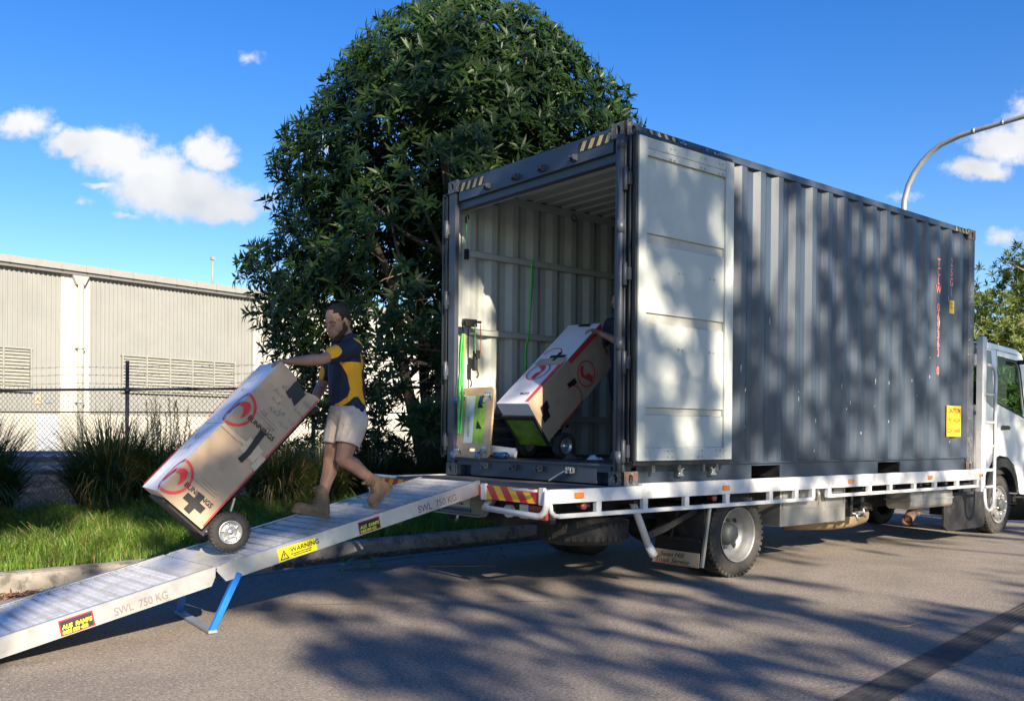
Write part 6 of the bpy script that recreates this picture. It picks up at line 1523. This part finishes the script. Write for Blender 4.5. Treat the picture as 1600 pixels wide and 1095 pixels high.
b = MB(WM); b.tube([(2.62,-0.12,1.0),(2.5,-0.12,1.0)], .015, 6); b.build('handle', M_galv, dd_)
b = MB(WM); b.mi = 0; b.box(1.66, 1.93, -0.03, -0.005, 2.52, 2.96); b.mi = 1; b.box(2.15, 2.5, -0.03, -0.005, 2.56, 2.76); b.mi = 2
b.text('X', 0.30, (1.70,-0.031,2.62), (1,0,0), (0,0,1), .002)
b.build('wall_sign', [M_tan, M_galv, M_black], wh)
b = MB(WM); b.tube([(12.72,2.0,9.4),(12.72,2.0,11.6)], .05, 8); b.box(12.60,12.84,1.9,2.1,11.55,11.72)
b.build('antenna_mast', M_gutt, label='thin mast standing on the warehouse roof left of the tree', cat='mast', org=tuple(WM @ Vector((12.72,2,9.4))))

# ================================================================== chain link fence
FA = Vector((-0.66,10.51,0)); FB = Vector((0.366,9.153,0)); fd = (FB-FA).normalized(); GZ = 0.24
fence = thing('chain_link_fence', 'black chain link fence with barbed wire strands in front of the warehouse', 'fence', tuple(FA+Vector((0,0,GZ))))
s0, s1 = -8.0, 5.6
fpt = lambda s, z, o=0: FA+fd*s+Vector((-fd.y*o, fd.x*o, z))
for s in (-6.6, -3.3, 0.0, 3.3):
    b = MB(); b.tube([fpt(s, GZ-.1), fpt(s, 2.386)], 0.030, 12); b.tube([fpt(s,2.386),fpt(s,2.40)], .033, 12); b.tube([fpt(s,1.88),fpt(s,1.95)], .04, 12); b.build('fence_post', M_fence, fence)
b = MB(); b.tube([fpt(s0, 1.913), fpt(s1, 1.95)], 0.021, 10); b.build('top_rail', M_fence, fence)
b = MB(); b.tube([fpt(s0, 1.55), fpt(s1, 1.57)], 0.010, 8); b.build('mid_wire', M_fence, fence)
b = MB(); zt, zb_ = 1.95, 0.35; hgt = zt-zb_; p_ = 0.092
k = s0-hgt
while k < s1:
    for sg in (1, -1):
        a, c = (k, k+hgt) if sg > 0 else (k+hgt, k)
        za, zc = zb_, zt
        a2, c2 = a, c
        def cl(s): return min(max(s, s0), s1)
        if max(a, c) <= s0 or min(a, c) >= s1: continue
        t0 = (cl(a)-a)/(c-a); t1 = (cl(c)-a)/(c-a)
        b.tube([fpt(a+(c-a)*t0, zb_+hgt*t0, .006*sg), fpt(a+(c-a)*t1, zb_+hgt*t1, .006*sg)], 0.0034, 3, cap=False)
    k += p_
k = s0
while k < s1: b.tube([fpt(k, 1.93), fpt(k+.02, 1.985)], 0.004, 3); k += p_
b.build('chain_mesh', M_fence, fence)
for z in (2.03, 2.17, 2.30):
    b = MB(); b.tube([fpt(s0+(s1-s0)*i/40, z+.012*math.sin(i*1.3)) for i in range(41)], 0.0028, 4, cap=False)
    k = s0
    while k < s1: b.bar(fpt(k, z-.014), fpt(k+.008, z+.014), .004, .004); b.bar(fpt(k+.012, z+.014,.01), fpt(k+.004, z-.014,-.01), .004, .004); k += .13
    b.build('barbed_wire', M_galv, fence)

# ================================================================== guard rail
GA = Vector((-2.481,8.114,0)); GB = Vector((-0.478,7.125,0)); gd = (GB-GA).normalized(); gn_ = Vector((gd.y,-gd.x,0))
gr = thing('guard_rail', 'weathered steel guard rail half hidden by the strappy clumps, in front of the fence', 'guard rail', tuple(GA+Vector((0,0,.25))))
prof = [(0.0,0.69),(0.02,0.70),(0.075,0.735),(0.08,0.775),(0.02,0.82),(0.012,0.845),(0.02,0.87),(0.08,0.915),(0.075,0.955),(0.02,0.985),(0.0,0.995)]
b = MB(); A0 = GA-gd*3.2; A1 = GB+gd*0.3
vs = []; n = len(prof)
for P in (A0, A1): vs += [P+gn_*(d_+.08)+Vector((0,0,z)) for d_, z in prof]
b.smooth = True; b.add(vs, [(i,n+i,n+i+1,i+1) for i in range(n-1)]); gbm = b.build('beam', M_galv, gr); q = gbm.modifiers.new('s','SOLIDIFY'); q.thickness = .004
for s in (-2.6, -0.6, 1.4):
    b = MB(); p = GA+gd*s; b.bar(p+Vector((0,0,.1)), p+Vector((0,0,.96)), 0.10, 0.06, gn_); b.bar(p+gn_*.06+Vector((0,0,.72)), p+gn_*.06+Vector((0,0,.96)), .10,.05, gn_); b.build('post', M_galv, gr)

# ================================================================== street lamp
sl_ = thing('street_lamp', 'tall grey street lamp whose curved arm rises above the far end of the container', 'street lamp', (13.8,5.0,.15))
b = MB(); b.tube([(13.8,5.0,.1),(13.8,5.0,3.0),(13.8,5.0,6.0),(13.8,4.985,6.35),(13.8,4.90,6.66),(13.8,4.77,6.90),(13.8,4.61,7.09),(13.8,4.42,7.25),(13.8,4.2,7.37),(13.8,3.8,7.46),(13.8,3.42,7.49),(13.8,2.57,7.53),(13.8,1.2,7.60)], [.10,.085,.062,.058,.057,.056,.055,.054,.053,.052,.050,.046,.042], 16); b.build('pole', M_lamp, sl_)
b = MB(); b.tube([(13.8,3.55,7.482),(13.8,3.5,7.486)], .058, 16); b.tube([(13.8,2.98,7.51),(13.8,2.94,7.512)], .055, 16); b.build('joint', M_lamp, sl_)
b = MB(); b.plate([(0,0),(.7,.02),(.72,.08),(.5,.14),(.1,.12)], [], (13.68,1.3,7.53), (0,-1,0), (0,0,1), .24); b.build('lamp_head', M_lamp, sl_, bevel=.02)

# ================================================================== vegetation
def kd(x, d, z=0): return Vector((x+KN.x*d, kerb_y(x)+d*KN.y, z))
def vz(d):
    return 0.152+(min(d,3.2)-0.18)/3.0*0.11
# turf
n = 105000
xs = rng.uniform(-6.2, 6.0, n); ds = 0.13+3.15*rng.random(n)**0.9
keep = (xs < 2.5) | (rng.random(n) < .5); xs = xs[keep]; ds = ds[keep]; n = len(xs)
tuft = np.array([noise.noise(Vector((x*1.7, d*1.7, 3.1))) for x, d in zip(xs, ds)])
tuft2 = np.array([noise.noise(Vector((x*5, d*5, 7.1))) for x, d in zip(xs, ds)])
h = np.clip(0.075+0.11*(tuft+.3)+0.09*tuft2+0.022*ds, 0.02, .27)*rng.uniform(.45, 1.2, n)
P = np.stack([xs+KN.x*ds, kerb_y(xs)+ds*KN.y, 0.145+(np.minimum(ds,3.2)-.18)/3*.11], 1)
az_ = rng.uniform(0, 2*PI, n); ln_ = rng.uniform(.15, .95, n)*h
ofs = np.stack([np.cos(az_)*ln_, np.sin(az_)*ln_, np.zeros(n)], 1); ofs[:, 1] -= .25*h
wv = np.stack([np.cos(az_+1.4), np.sin(az_+1.4), np.zeros(n)], 1)*rng.uniform(.0022, .0042, n)[:, None]
up1 = np.stack([np.zeros(n), np.zeros(n), h*.62], 1); up2 = np.stack([np.zeros(n), np.zeros(n), h], 1)
V = np.stack([P-wv, P+wv, P+up1+ofs*.35+wv*.8, P+up1+ofs*.35-wv*.8, P+up2*.97+ofs+wv*.1, P+up2+ofs*1.02], 1).reshape(-1,3)
b0 = (np.arange(n)*6)[:, None]
Fq = np.concatenate([b0+np.array([[0,1,2,3]]), b0+np.array([[3,2,4,5]])], 1).reshape(-1,4)
o = np_mesh('grass', V, Fq, [M_blade, M_straw], midx=np.repeat((rng.random(n) < .05+.10*(tuft2[:n] > .25)).astype(np.int32), 2)); tag(o, kind='stuff')
# strappy clumps
def clump(x, y, hgt, rad_, nb_, label, grp='strappy clumps along the garden bed', z=0.24, seed=0, dry=.12):
    r = np.random.default_rng(seed)
    t = thing('strappy_clump', label, 'plant clump', (x, y, z), grp); nb_ = int(nb_*3.0)
    a = r.uniform(0, 2*PI, nb_); r0 = rad_*.32*np.sqrt(r.random(nb_)); L = hgt*r.uniform(.65, 1.22, nb_); tilt = r.uniform(.04, .98, nb_)**1.1
    base = np.stack([x+np.cos(a)*r0, y+np.sin(a)*r0, np.full(nb_, z-.02)], 1)
    a2 = a+r.normal(0, .5, nb_); seg = 6; wd = r.uniform(.006, .0115, nb_)
    pos = base.copy(); th = tilt*.55; bend = r.uniform(.10, .42, nb_)*(.4+tilt)
    side = np.stack([-np.sin(a2), np.cos(a2), np.zeros(nb_)], 1); rows = []
    for s in range(seg+1):
        w = wd*(1.0-(s/seg)**2*.9); rows.append(pos-side*w[:, None]); rows.append(pos+side*w[:, None])
        d = np.stack([np.cos(a2)*np.sin(th), np.sin(a2)*np.sin(th), np.cos(th)], 1)
        pos = pos+d*(L/seg)[:, None]; th = th+bend*(.5+s*.25)
        pos[:, 2] = np.maximum(pos[:, 2], z+.01)
    V = np.stack(rows, 1); k = V.shape[1]; V = V.reshape(-1,3); b0 = (np.arange(nb_)*k)[:, None]
    Fc = np.concatenate([b0+np.array([[2*s,2*s+1,2*s+3,2*s+2]]) for s in range(seg)], 1).reshape(-1,4)
    mi = np.repeat((r.random(nb_) < dry*.6).astype(np.int32), seg)
    np_mesh('leaves', V, Fc, [M_strap, M_straw], t, midx=mi)
    return t
CL_ = [(-3.55,6.25,1.15,1.0,640,'big dark strappy clump at the left edge, in front of the guard rail',.06),
 (-4.3,7.0,1.1,.8,380,'strappy clump at the left edge, behind the larger one by the guard rail',.08),
 (-1.95,6.85,1.20,.95,620,'tallest strappy clump, just left of the two tan boxes, with dry straw at its foot',.22),
 (-1.35,6.75,1.00,.8,480,'dense dark clump directly behind the lower tan box',.10),
 (-0.75,6.85,0.95,.8,420,'strappy clump behind the upper tan box and the hand truck',.15),
 (0.05,6.35,0.95,.85,520,'clump of long pale drooping leaves between the boxes and the man',.30),
 (0.75,6.45,0.90,.8,460,'strappy clump seen between the man\'s two legs',.18),
 (1.55,6.55,0.85,.8,420,'strappy clump just behind the man\'s rear boot',.12),
 (2.35,6.6,0.80,.8,380,'low strappy clump under the tree, left of the truck tail',.12),
 (3.2,6.75,0.80,.8,320,'strappy clump under the tree behind the truck tail',.12),
 (4.3,6.9,0.80,.8,260,'strappy clump added behind the container, darkening the view beneath the truck bed',.12),  # extra clump, added to keep the gap below the bed dark
 (-4.7,6.2,1.05,.8,400,'strappy clump just beyond the left edge',.1)]
for k, (x, y, hh, r_, nb_, lab, dry) in enumerate(CL_): clump(x, y, hh, r_, nb_, lab, seed=40+k, dry=dry)
# tall seed heads in front of the fence post
t = thing('seeding_grass', 'tall seeding grass stems rising beside the black fence post', 'grass plant', (-1.0,7.6,.25))
V = []; r = random.Random(4); b = MB()
for k in range(16):
    x, y = -1.0+r.uniform(-.25,.25), 7.6+r.uniform(-.2,.2); hh = r.uniform(1.15,1.5); dx = r.uniform(-.12,.12)
    b.tube([(x,y,.2),(x+dx*.4,y,.2+hh*.6),(x+dx,y,.2+hh)], [.004,.003,.002], 4)
    for q in range(34):
        z = .2+hh*(.68+.34*q/34); e = r.uniform(-.035,.035); b.bar((x+dx*(z-.2)/hh,y,z),(x+dx*(z-.2)/hh+e,y+r.uniform(-.03,.03),z+.04), .006, .004)
b.build('stems', M_straw, t)
# litter
n = 5200; xs = rng.uniform(-6, 4.5, n); ds = np.where(rng.random(n) < .93, -np.abs(rng.normal(0.04, .10, n))-.005, rng.uniform(-1.2, 0, n))
P = np.stack([xs+KN.x*ds, kerb_y(xs)+ds*KN.y, rng.uniform(.008,.03,n)+(-.02*(ds > -.1))], 1)
D = np.stack([rng.normal(size=n), rng.normal(size=n), rng.normal(size=n)*.25], 1); Nn = np.stack([rng.normal(size=n)*.4, rng.normal(size=n)*.4, np.ones(n)], 1)
V, Fc = leaf_geo(P, D, Nn, rng.uniform(.02,.08,n), rng.uniform(.008,.02,n)); o = np_mesh('leaf_litter', V, Fc, M_litter); tag(o, kind='stuff')
n = 6000; xs = rng.uniform(-5.5, 6, n); ds = 3.3+np.abs(rng.normal(0, 1.1, n))
P = np.stack([xs+KN.x*ds, kerb_y(xs)+ds*KN.y, .26+.03*rng.random(n)], 1); D = np.stack([rng.normal(size=n), rng.normal(size=n), rng.normal(size=n)*.35], 1); Nn = np.stack([rng.normal(size=n)*.5, rng.normal(size=n)*.5, np.ones(n)], 1)
V, Fc = leaf_geo(P, D, Nn, rng.uniform(.03,.12,n), rng.uniform(.008,.022,n)); o = np_mesh('bark_mulch', V, Fc, M_litter); tag(o, kind='stuff')
n = 260; P = np.stack([rng.uniform(-4, 6, n), rng.uniform(-3.3, 2.6, n), np.full(n, .006)], 1); D = np.stack([rng.normal(size=n), rng.normal(size=n), np.zeros(n)], 1); Nn = np.tile([[0,0,1.]], (n,1))+rng.normal(size=(n,3))*.15
V, Fc = leaf_geo(P, D, Nn, rng.uniform(.008,.035,n), rng.uniform(.004,.01,n), fold=.02, droop=0); o = np_mesh('road_debris', V, Fc, M_straw); tag(o, kind='stuff')
t = thing('fallen_leaf_sprig', 'sprig of pale green leaves lying on the road below the ramp', 'leaf sprig', (-1.0,2.45,.004))
C = np.array([[-1.1,2.50,.03],[-.95,2.45,.03],[-.82,2.42,.03]]); V, Fc = rosettes(C, np.array([[-.8,.2,.5],[.1,-.3,1],[.8,-.1,.5]]), 6, .15, .035, (70,95), droop=.25); V[:, 2] = np.maximum(V[:, 2], .006)
np_mesh('leaves', V, Fc, M_cutleaf, t); b = MB(); b.tube([(-1.15,2.5,.015),(-.8,2.42,.02),(-.55,2.5,.01)], .004, 5); b.build('twig', M_straw, t)
b = MB(); b.tube([(-.35,2.2,.008),(-.1,2.0,.012),(.1,1.9,.01),(.16,1.83,.008)], .005, 5); b.tube([(-.1,2.0,.012),(-.02,2.06,.012)], .003, 4); b.build('fallen_twig', M_straw, label='thin dry twig lying on the road right of the leaf sprig', cat='twig', org=(-.1,2,0))
b = MB(); b.tube([(0.55,-1.9,.006),(.72,-1.98,.012),(.9,-1.96,.006)], .004, 5); b.build('fallen_twig', M_straw, label='short straw coloured twig on the open road in the foreground', cat='twig', org=(.7,-1.95,0))
# ---- trees
def trunk_mesh(paths):
    b = MB()
    for pts, r0, r1 in paths:
        n = len(pts); b.tube(pts, [r0+(r1-r0)*i/(n-1) for i in range(n)], 8)
    return b
PR = [(0.9,1.6,0.0),(1.6,2.3,0.0),(2.46,2.85,0.02),(3.9,3.22,0.05),(5.2,3.10,0.25),(6.0,2.72,0.42),(6.9,2.22,0.42),(7.5,1.70,0.40),(7.85,1.15,0.38),(8.1,0.5,0.36)]
def prof_at(z):
    for (z0,r0,c0),(z1,r1,c1) in zip(PR, PR[1:]):
        if z0 <= z <= z1: t = (z-z0)/(z1-z0); return r0+(r1-r0)*t, c0+(c1-c0)*t
    return 0, 0
TC = Vector((3.34,7.23,0)); CR = Vector((.775,-.632,0))
mt = thing('broadleaf_tree', 'large dense broadleaf tree with glossy dark leaves behind the ramp and the container', 'tree', (TC.x, TC.y, .25))
r = random.Random(21); C = []; A = []
while len(C) < 8000:
    z = r.uniform(.75, 8.3); R_, co_ = prof_at(z)
    if r.random() > (R_/3.4)**1.1: continue
    th = r.uniform(0, 2*PI); rr_ = (r.random()**.33 if r.random() < .7 else r.random()**.6)
    dirv = Vector((math.cos(th), math.sin(th), 0))
    bump = 1+.17*noise.noise(Vector((dirv.x*2.2, dirv.y*2.2, z*.75)))+.07*noise.noise(Vector((dirv.x*6, dirv.y*6, z*2.2)))
    p = TC+CR*co_+dirv*R_*rr_*bump+Vector((0,0,z))
    h_ = noise.noise(p*0.85+Vector((3,1,8)))
    cr_ = (p-TC).dot(CR)
    if z < 4.6 and cr_ > -1.65 and h_ < .06+.16*(4.6-z)/3 and r.random() < .90: continue
    if z < 4.2 and cr_ > -1.5 and r.random() < .22: continue
    if z < 4.4 and cr_ <= -1.7 and h_ < -.25: continue
    if z >= 4.4 and h_ < -.28 and r.random() < .7: continue
    ax = (dirv*(.5+rr_)+Vector((0,0,.35+.5*(z/8)))+Vector((r.uniform(-.5,.5),r.uniform(-.5,.5),r.uniform(-.35,.5)))).normalized()
    fr_ = (p-TC).dot(Vector((-.632,-.775,0)))
    if fr_ > 1.0 and abs(cr_+.25) < .55 and 3.5 < z < 5.6 and r.random() < .78: continue
    C.append(p); A.append(ax)
C = np.array([tuple(p) for p in C]); A = np.array([tuple(p) for p in A])
V, Fc = rosettes(C, A, 9, .185, .050, (38,88), .28, .16)
np_mesh('crown', V, Fc, M_leaf, mt)
paths = []
for k in range(5):
    a = k*1.26; b0_ = TC+Vector((.18*math.cos(a), .18*math.sin(a), .1)); e = TC+Vector((1.5*math.cos(a+.3), 1.5*math.sin(a+.3), 4.2+.4*k))
    e.z = min(e.z, 5.4); m1 = b0_.lerp(e, .35)+Vector((0,0,.3)); m2 = b0_.lerp(e, .7)+Vector((.15,-.1,.2)); paths.append(([b0_,m1,m2,e], .12, .035))
    for q in range(9):
        s_ = (m1, m2, e)[q % 3]; a2 = r.uniform(0, 2*PI); L_ = r.uniform(.8, 1.9); e2 = s_+Vector((math.cos(a2)*L_, math.sin(a2)*L_, r.uniform(-.2,1.1)))
        R8, c8 = prof_at(e2.z)
        if (e2-(TC+CR*c8)).xy.length > R8*.85: continue
        paths.append(([s_, s_.lerp(e2,.5)+Vector((0,0,.12)), e2], .035, .010))
        for w_ in range(3):
            e3 = e2+Vector((r.uniform(-.7,.7), r.uniform(-.7,.7), r.uniform(-.3,.6))); R9, c9 = prof_at(e3.z)
            if (e3-(TC+CR*c9)).xy.length < R9*.85: paths.append(([s_.lerp(e2,.6), e2.lerp(e3,.5), e3], .014, .005))
for L9 in ([(.25,3.2),(.06,3.95),(-.35,4.86),(-.62,5.6)], [(.45,3.6),(.12,4.65),(.0,5.5)], [(-.9,2.6),(-.55,3.7),(-.75,4.6)], [(.06,3.95),(-.5,4.2),(-1.1,4.75)]):
    paths.append(([TC+CR*q+Vector((-.632,-.775,0))*(1.3+.1*i)+Vector((0,0,z)) for i, (q, z) in enumerate(L9)], .045, .014))
trunk_mesh(paths).build('trunk', M_bark, mt)
paths = []
bt = mat('pale_dead_branch', (0.30,0.20,0.13), 0.8)
for k in range(12):
    p = TC+CR*r.uniform(-1.3,-.1)+Vector((-.632,-.775,0))*r.uniform(1.6,2.6)+Vector((0,0,r.uniform(1.6,4.6))); e = p+CR*r.uniform(-.9,.9)+Vector((0,0,r.uniform(-.25,.35)))
    paths.append(([p, p.lerp(e,.5)+Vector((0,0,r.uniform(-.08,.1))), e], .010, .004)); e3 = e+CR*r.uniform(-.3,.3)+Vector((0,0,.2)); paths.append(([p.lerp(e,.55), e3], .006, .003))
trunk_mesh(paths).build('dead_branches', bt, mt)
# shrubs at the tree's foot
def shrub(x, y, rx, rz, n, label, seed):
    r = random.Random(seed); t = thing('leafy_shrub', label, 'shrub', (x, y, .25), 'shrubs under the tree'); C = []; A = []
    for i in range(n):
        a = r.uniform(0, 2*PI); e = r.uniform(-.1, 1.5); f = r.random()**.4; d_ = Vector((math.cos(a)*math.cos(e), math.sin(a)*math.cos(e), math.sin(e)))
        p = Vector((x,y,.28))+Vector((d_.x*rx*f, d_.y*rx*f, max(0,d_.z)*rz*f)); C.append(tuple(p)); A.append(tuple((d_+Vector((r.uniform(-.4,.4),r.uniform(-.4,.4),.3))).normalized()))
    V, Fc = rosettes(np.array(C), np.array(A), 8, .13, .036, (35,85)); np_mesh('foliage', V, Fc, M_shrub, t)
    b = MB()
    for k in range(7): a = k*.9; b.tube([(x,y,.2),(x+.4*rx*math.cos(a),y+.4*rx*math.sin(a),.25+rz*.7)], [.015,.006], 5)
    b.build('stems', M_bark, t)
shrub(2.1, 7.3, .9, 1.0, 420, 'leafy shrub under the tree directly left of the container post', 3)
shrub(1.1, 7.6, .8, .9, 320, 'leafy shrub under the tree behind the stepping man', 4)
shrub(3.6, 6.2, .9, 1.1, 360, 'leafy shrub under the tree hidden behind the container\'s rear corner', 5)
shrub(5.6, 6.6, 1.0, 1.0, 300, 'leafy shrub added beyond the truck bed, darkening the view under the chassis', 6)  # extra shrub put in so the background under the truck stays dark
# ---- further trees
def shade_mask(p):
    '''how thick the street tree crowns are, by where their shade lands (fed into the crown growth, so the crowns get real gaps)'''
    gx = p.x-SUNDIR.x*p.z/SUNDIR.z; gy = p.y-SUNDIR.y*p.z/SUNDIR.z
    w = 0.53+(.30 if gy > 9.5 else 0)
    def g(cx, cy, sx, sy, amt):
        return amt*math.exp(-((gx-cx)/sx)**2-((gy-cy)/sy)**2)
    w += g(-4.9,0.3,1.5,2.2,-1.1)+g(-3.6,-0.1,.5,.9,-.35)+g(3.9,-0.35,2.0,.75,-.95)+g(2.0,-1.4,.9,.5,-.4)+g(-.8,2.6,1.2,2.4,.22)+g(-1.2,7,1.8,3.0,.3)
    w += g(-3.1,4.3,.9,.8,-.65)+g(-2.1,5.3,.6,.7,-.55)+g(-.85,3.9,.6,1.9,.45)+g(-2.3,3.0,.7,1.0,.18)+g(0,-2.4,1.3,.7,.2)+g(6.2,6.9,1.7,1.6,.22)+g(3.0,7.0,.8,1.4,.18)+g(1.2,6.4,.45,1.6,-.35)+g(-2.3,-.9,1.0,.8,.34)+g(5.2,2.6,1.3,.8,-.2)+g(3.9,6.0,.6,1.6,-.3)+g(7.6,1.5,1.2,1.0,-.3)+g(0.3,-1.6,1.2,.6,.12)+g(-3.4,2.6,.8,1.2,-.25)+g(2.0,4.6,1.1,2.6,.10)
    n = noise.noise(Vector((gx*2.3, gy*1.1, 2.3)))*.55+noise.noise(Vector((gx*5.2, gy*2.6, 7.7)))*.62+noise.noise(Vector((gx*9, gy*4.4, 1.7)))*.35
    return n*.70+.5 < w
def bg_tree(x, y, H, R_, n, label, m, seed, per=12, ln=.20, wd=.06, zb=.15, low=.22, grp=None, holes=-.15, nsc=.7, name='spreading_tree', trunk_r=.18, mask=None):
    r = random.Random(seed); t = thing(name, label, 'tree', (x, y, zb), grp); C = []; A = []; tries = 0
    while len(C) < n and tries < n*12:
        tries += 1
        u = Vector((r.gauss(0,1), r.gauss(0,1), r.gauss(0,1))).normalized(); f = r.random()**.4
        zc = H*(low+(1-low)*.5); rz = H*(1-low)*.5
        bump = 1+.22*noise.noise(u*2.1+Vector((seed,0,0)))+.12*noise.noise(u*5+Vector((seed,0,0)))
        p = Vector((x+u.x*R_*f*bump, y+u.y*R_*f*bump, zb+zc+u.z*rz*f*bump))
        if mask:
            if not mask(p): continue
        elif noise.noise(p*nsc+Vector((seed*3.1,0,0))) < holes: continue
        C.append(tuple(p)); A.append(tuple((u+Vector((r.uniform(-.6,.6),r.uniform(-.6,.6),r.uniform(-.2,.7)))).normalized()))
    V, Fc = rosettes(np.array(C), np.array(A), per, ln, wd, (25,88), .3); np_mesh('crown', V, Fc, m, t)
    paths = [([Vector((x,y,zb-.1)), Vector((x+.1,y,zb+H*.25)), Vector((x+.15,y+.1,zb+H*.55)), Vector((x,y,zb+H*.8))], trunk_r, trunk_r*.25)]
    for k in range(11):
        a = k*2.4; s_ = Vector((x+.1,y,zb+H*(.28+.045*k))); e = s_+Vector((math.cos(a)*R_*.7, math.sin(a)*R_*.7, H*.14)); paths.append(([s_, s_.lerp(e,.5)+Vector((0,0,.15)), e], trunk_r*.42, trunk_r*.1))
    trunk_mesh(paths).build('trunk', M_bark, t)
    return t
g2 = 'trees along the verge beyond the cab'
bg_tree(24.0, 7.6, 5.6, 2.6, 1500, 'small olive green tree beyond the cab, nearest the container edge', M_leaf2, 51, grp=g2, low=.05)
bg_tree(29.5, 7.6, 8.6, 3.6, 2400, 'taller bushy olive tree rising behind the cab roof', M_leaf2, 52, grp=g2, low=.04, ln=.24)
bg_tree(21.5, 7.2, 3.6, 2.0, 900, 'low bushy tree seen through the cab window', M_leaf2, 55, grp=g2, low=.0)
bg_tree(37, 9, 9.5, 4.2, 1700, 'furthest verge tree at the right edge of the picture', M_leaf2, 53, grp=g2, low=.03, ln=.3, wd=.09)
bg_tree(46, 11, 10, 5, 1500, 'verge tree further down the street than the right edge tree', M_leaf2, 54, grp=g2, low=.02, ln=.4, wd=.12)
g3 = 'street trees on the camera side of the road'
SH = dict(per=11, ln=.15, wd=.055, grp=g3, zb=.1, trunk_r=.22, name='street_tree', mask=shade_mask)
bg_tree(-4.2, -18.5, 19.5, 5.2, 6200, 'broad street tree across the road behind the camera, shading the truck', M_leaf3, 61, low=.24, **SH)
bg_tree(-10.3, -19.3, 19.0, 4.6, 4700, 'street tree across the road behind the camera, shading the ramp', M_leaf3, 62, low=.26, **SH)
bg_tree(2.4, -19.3, 18.5, 4.2, 3300, 'street tree across the road behind the camera, right of the broad one', M_leaf3, 63, low=.42, **SH)
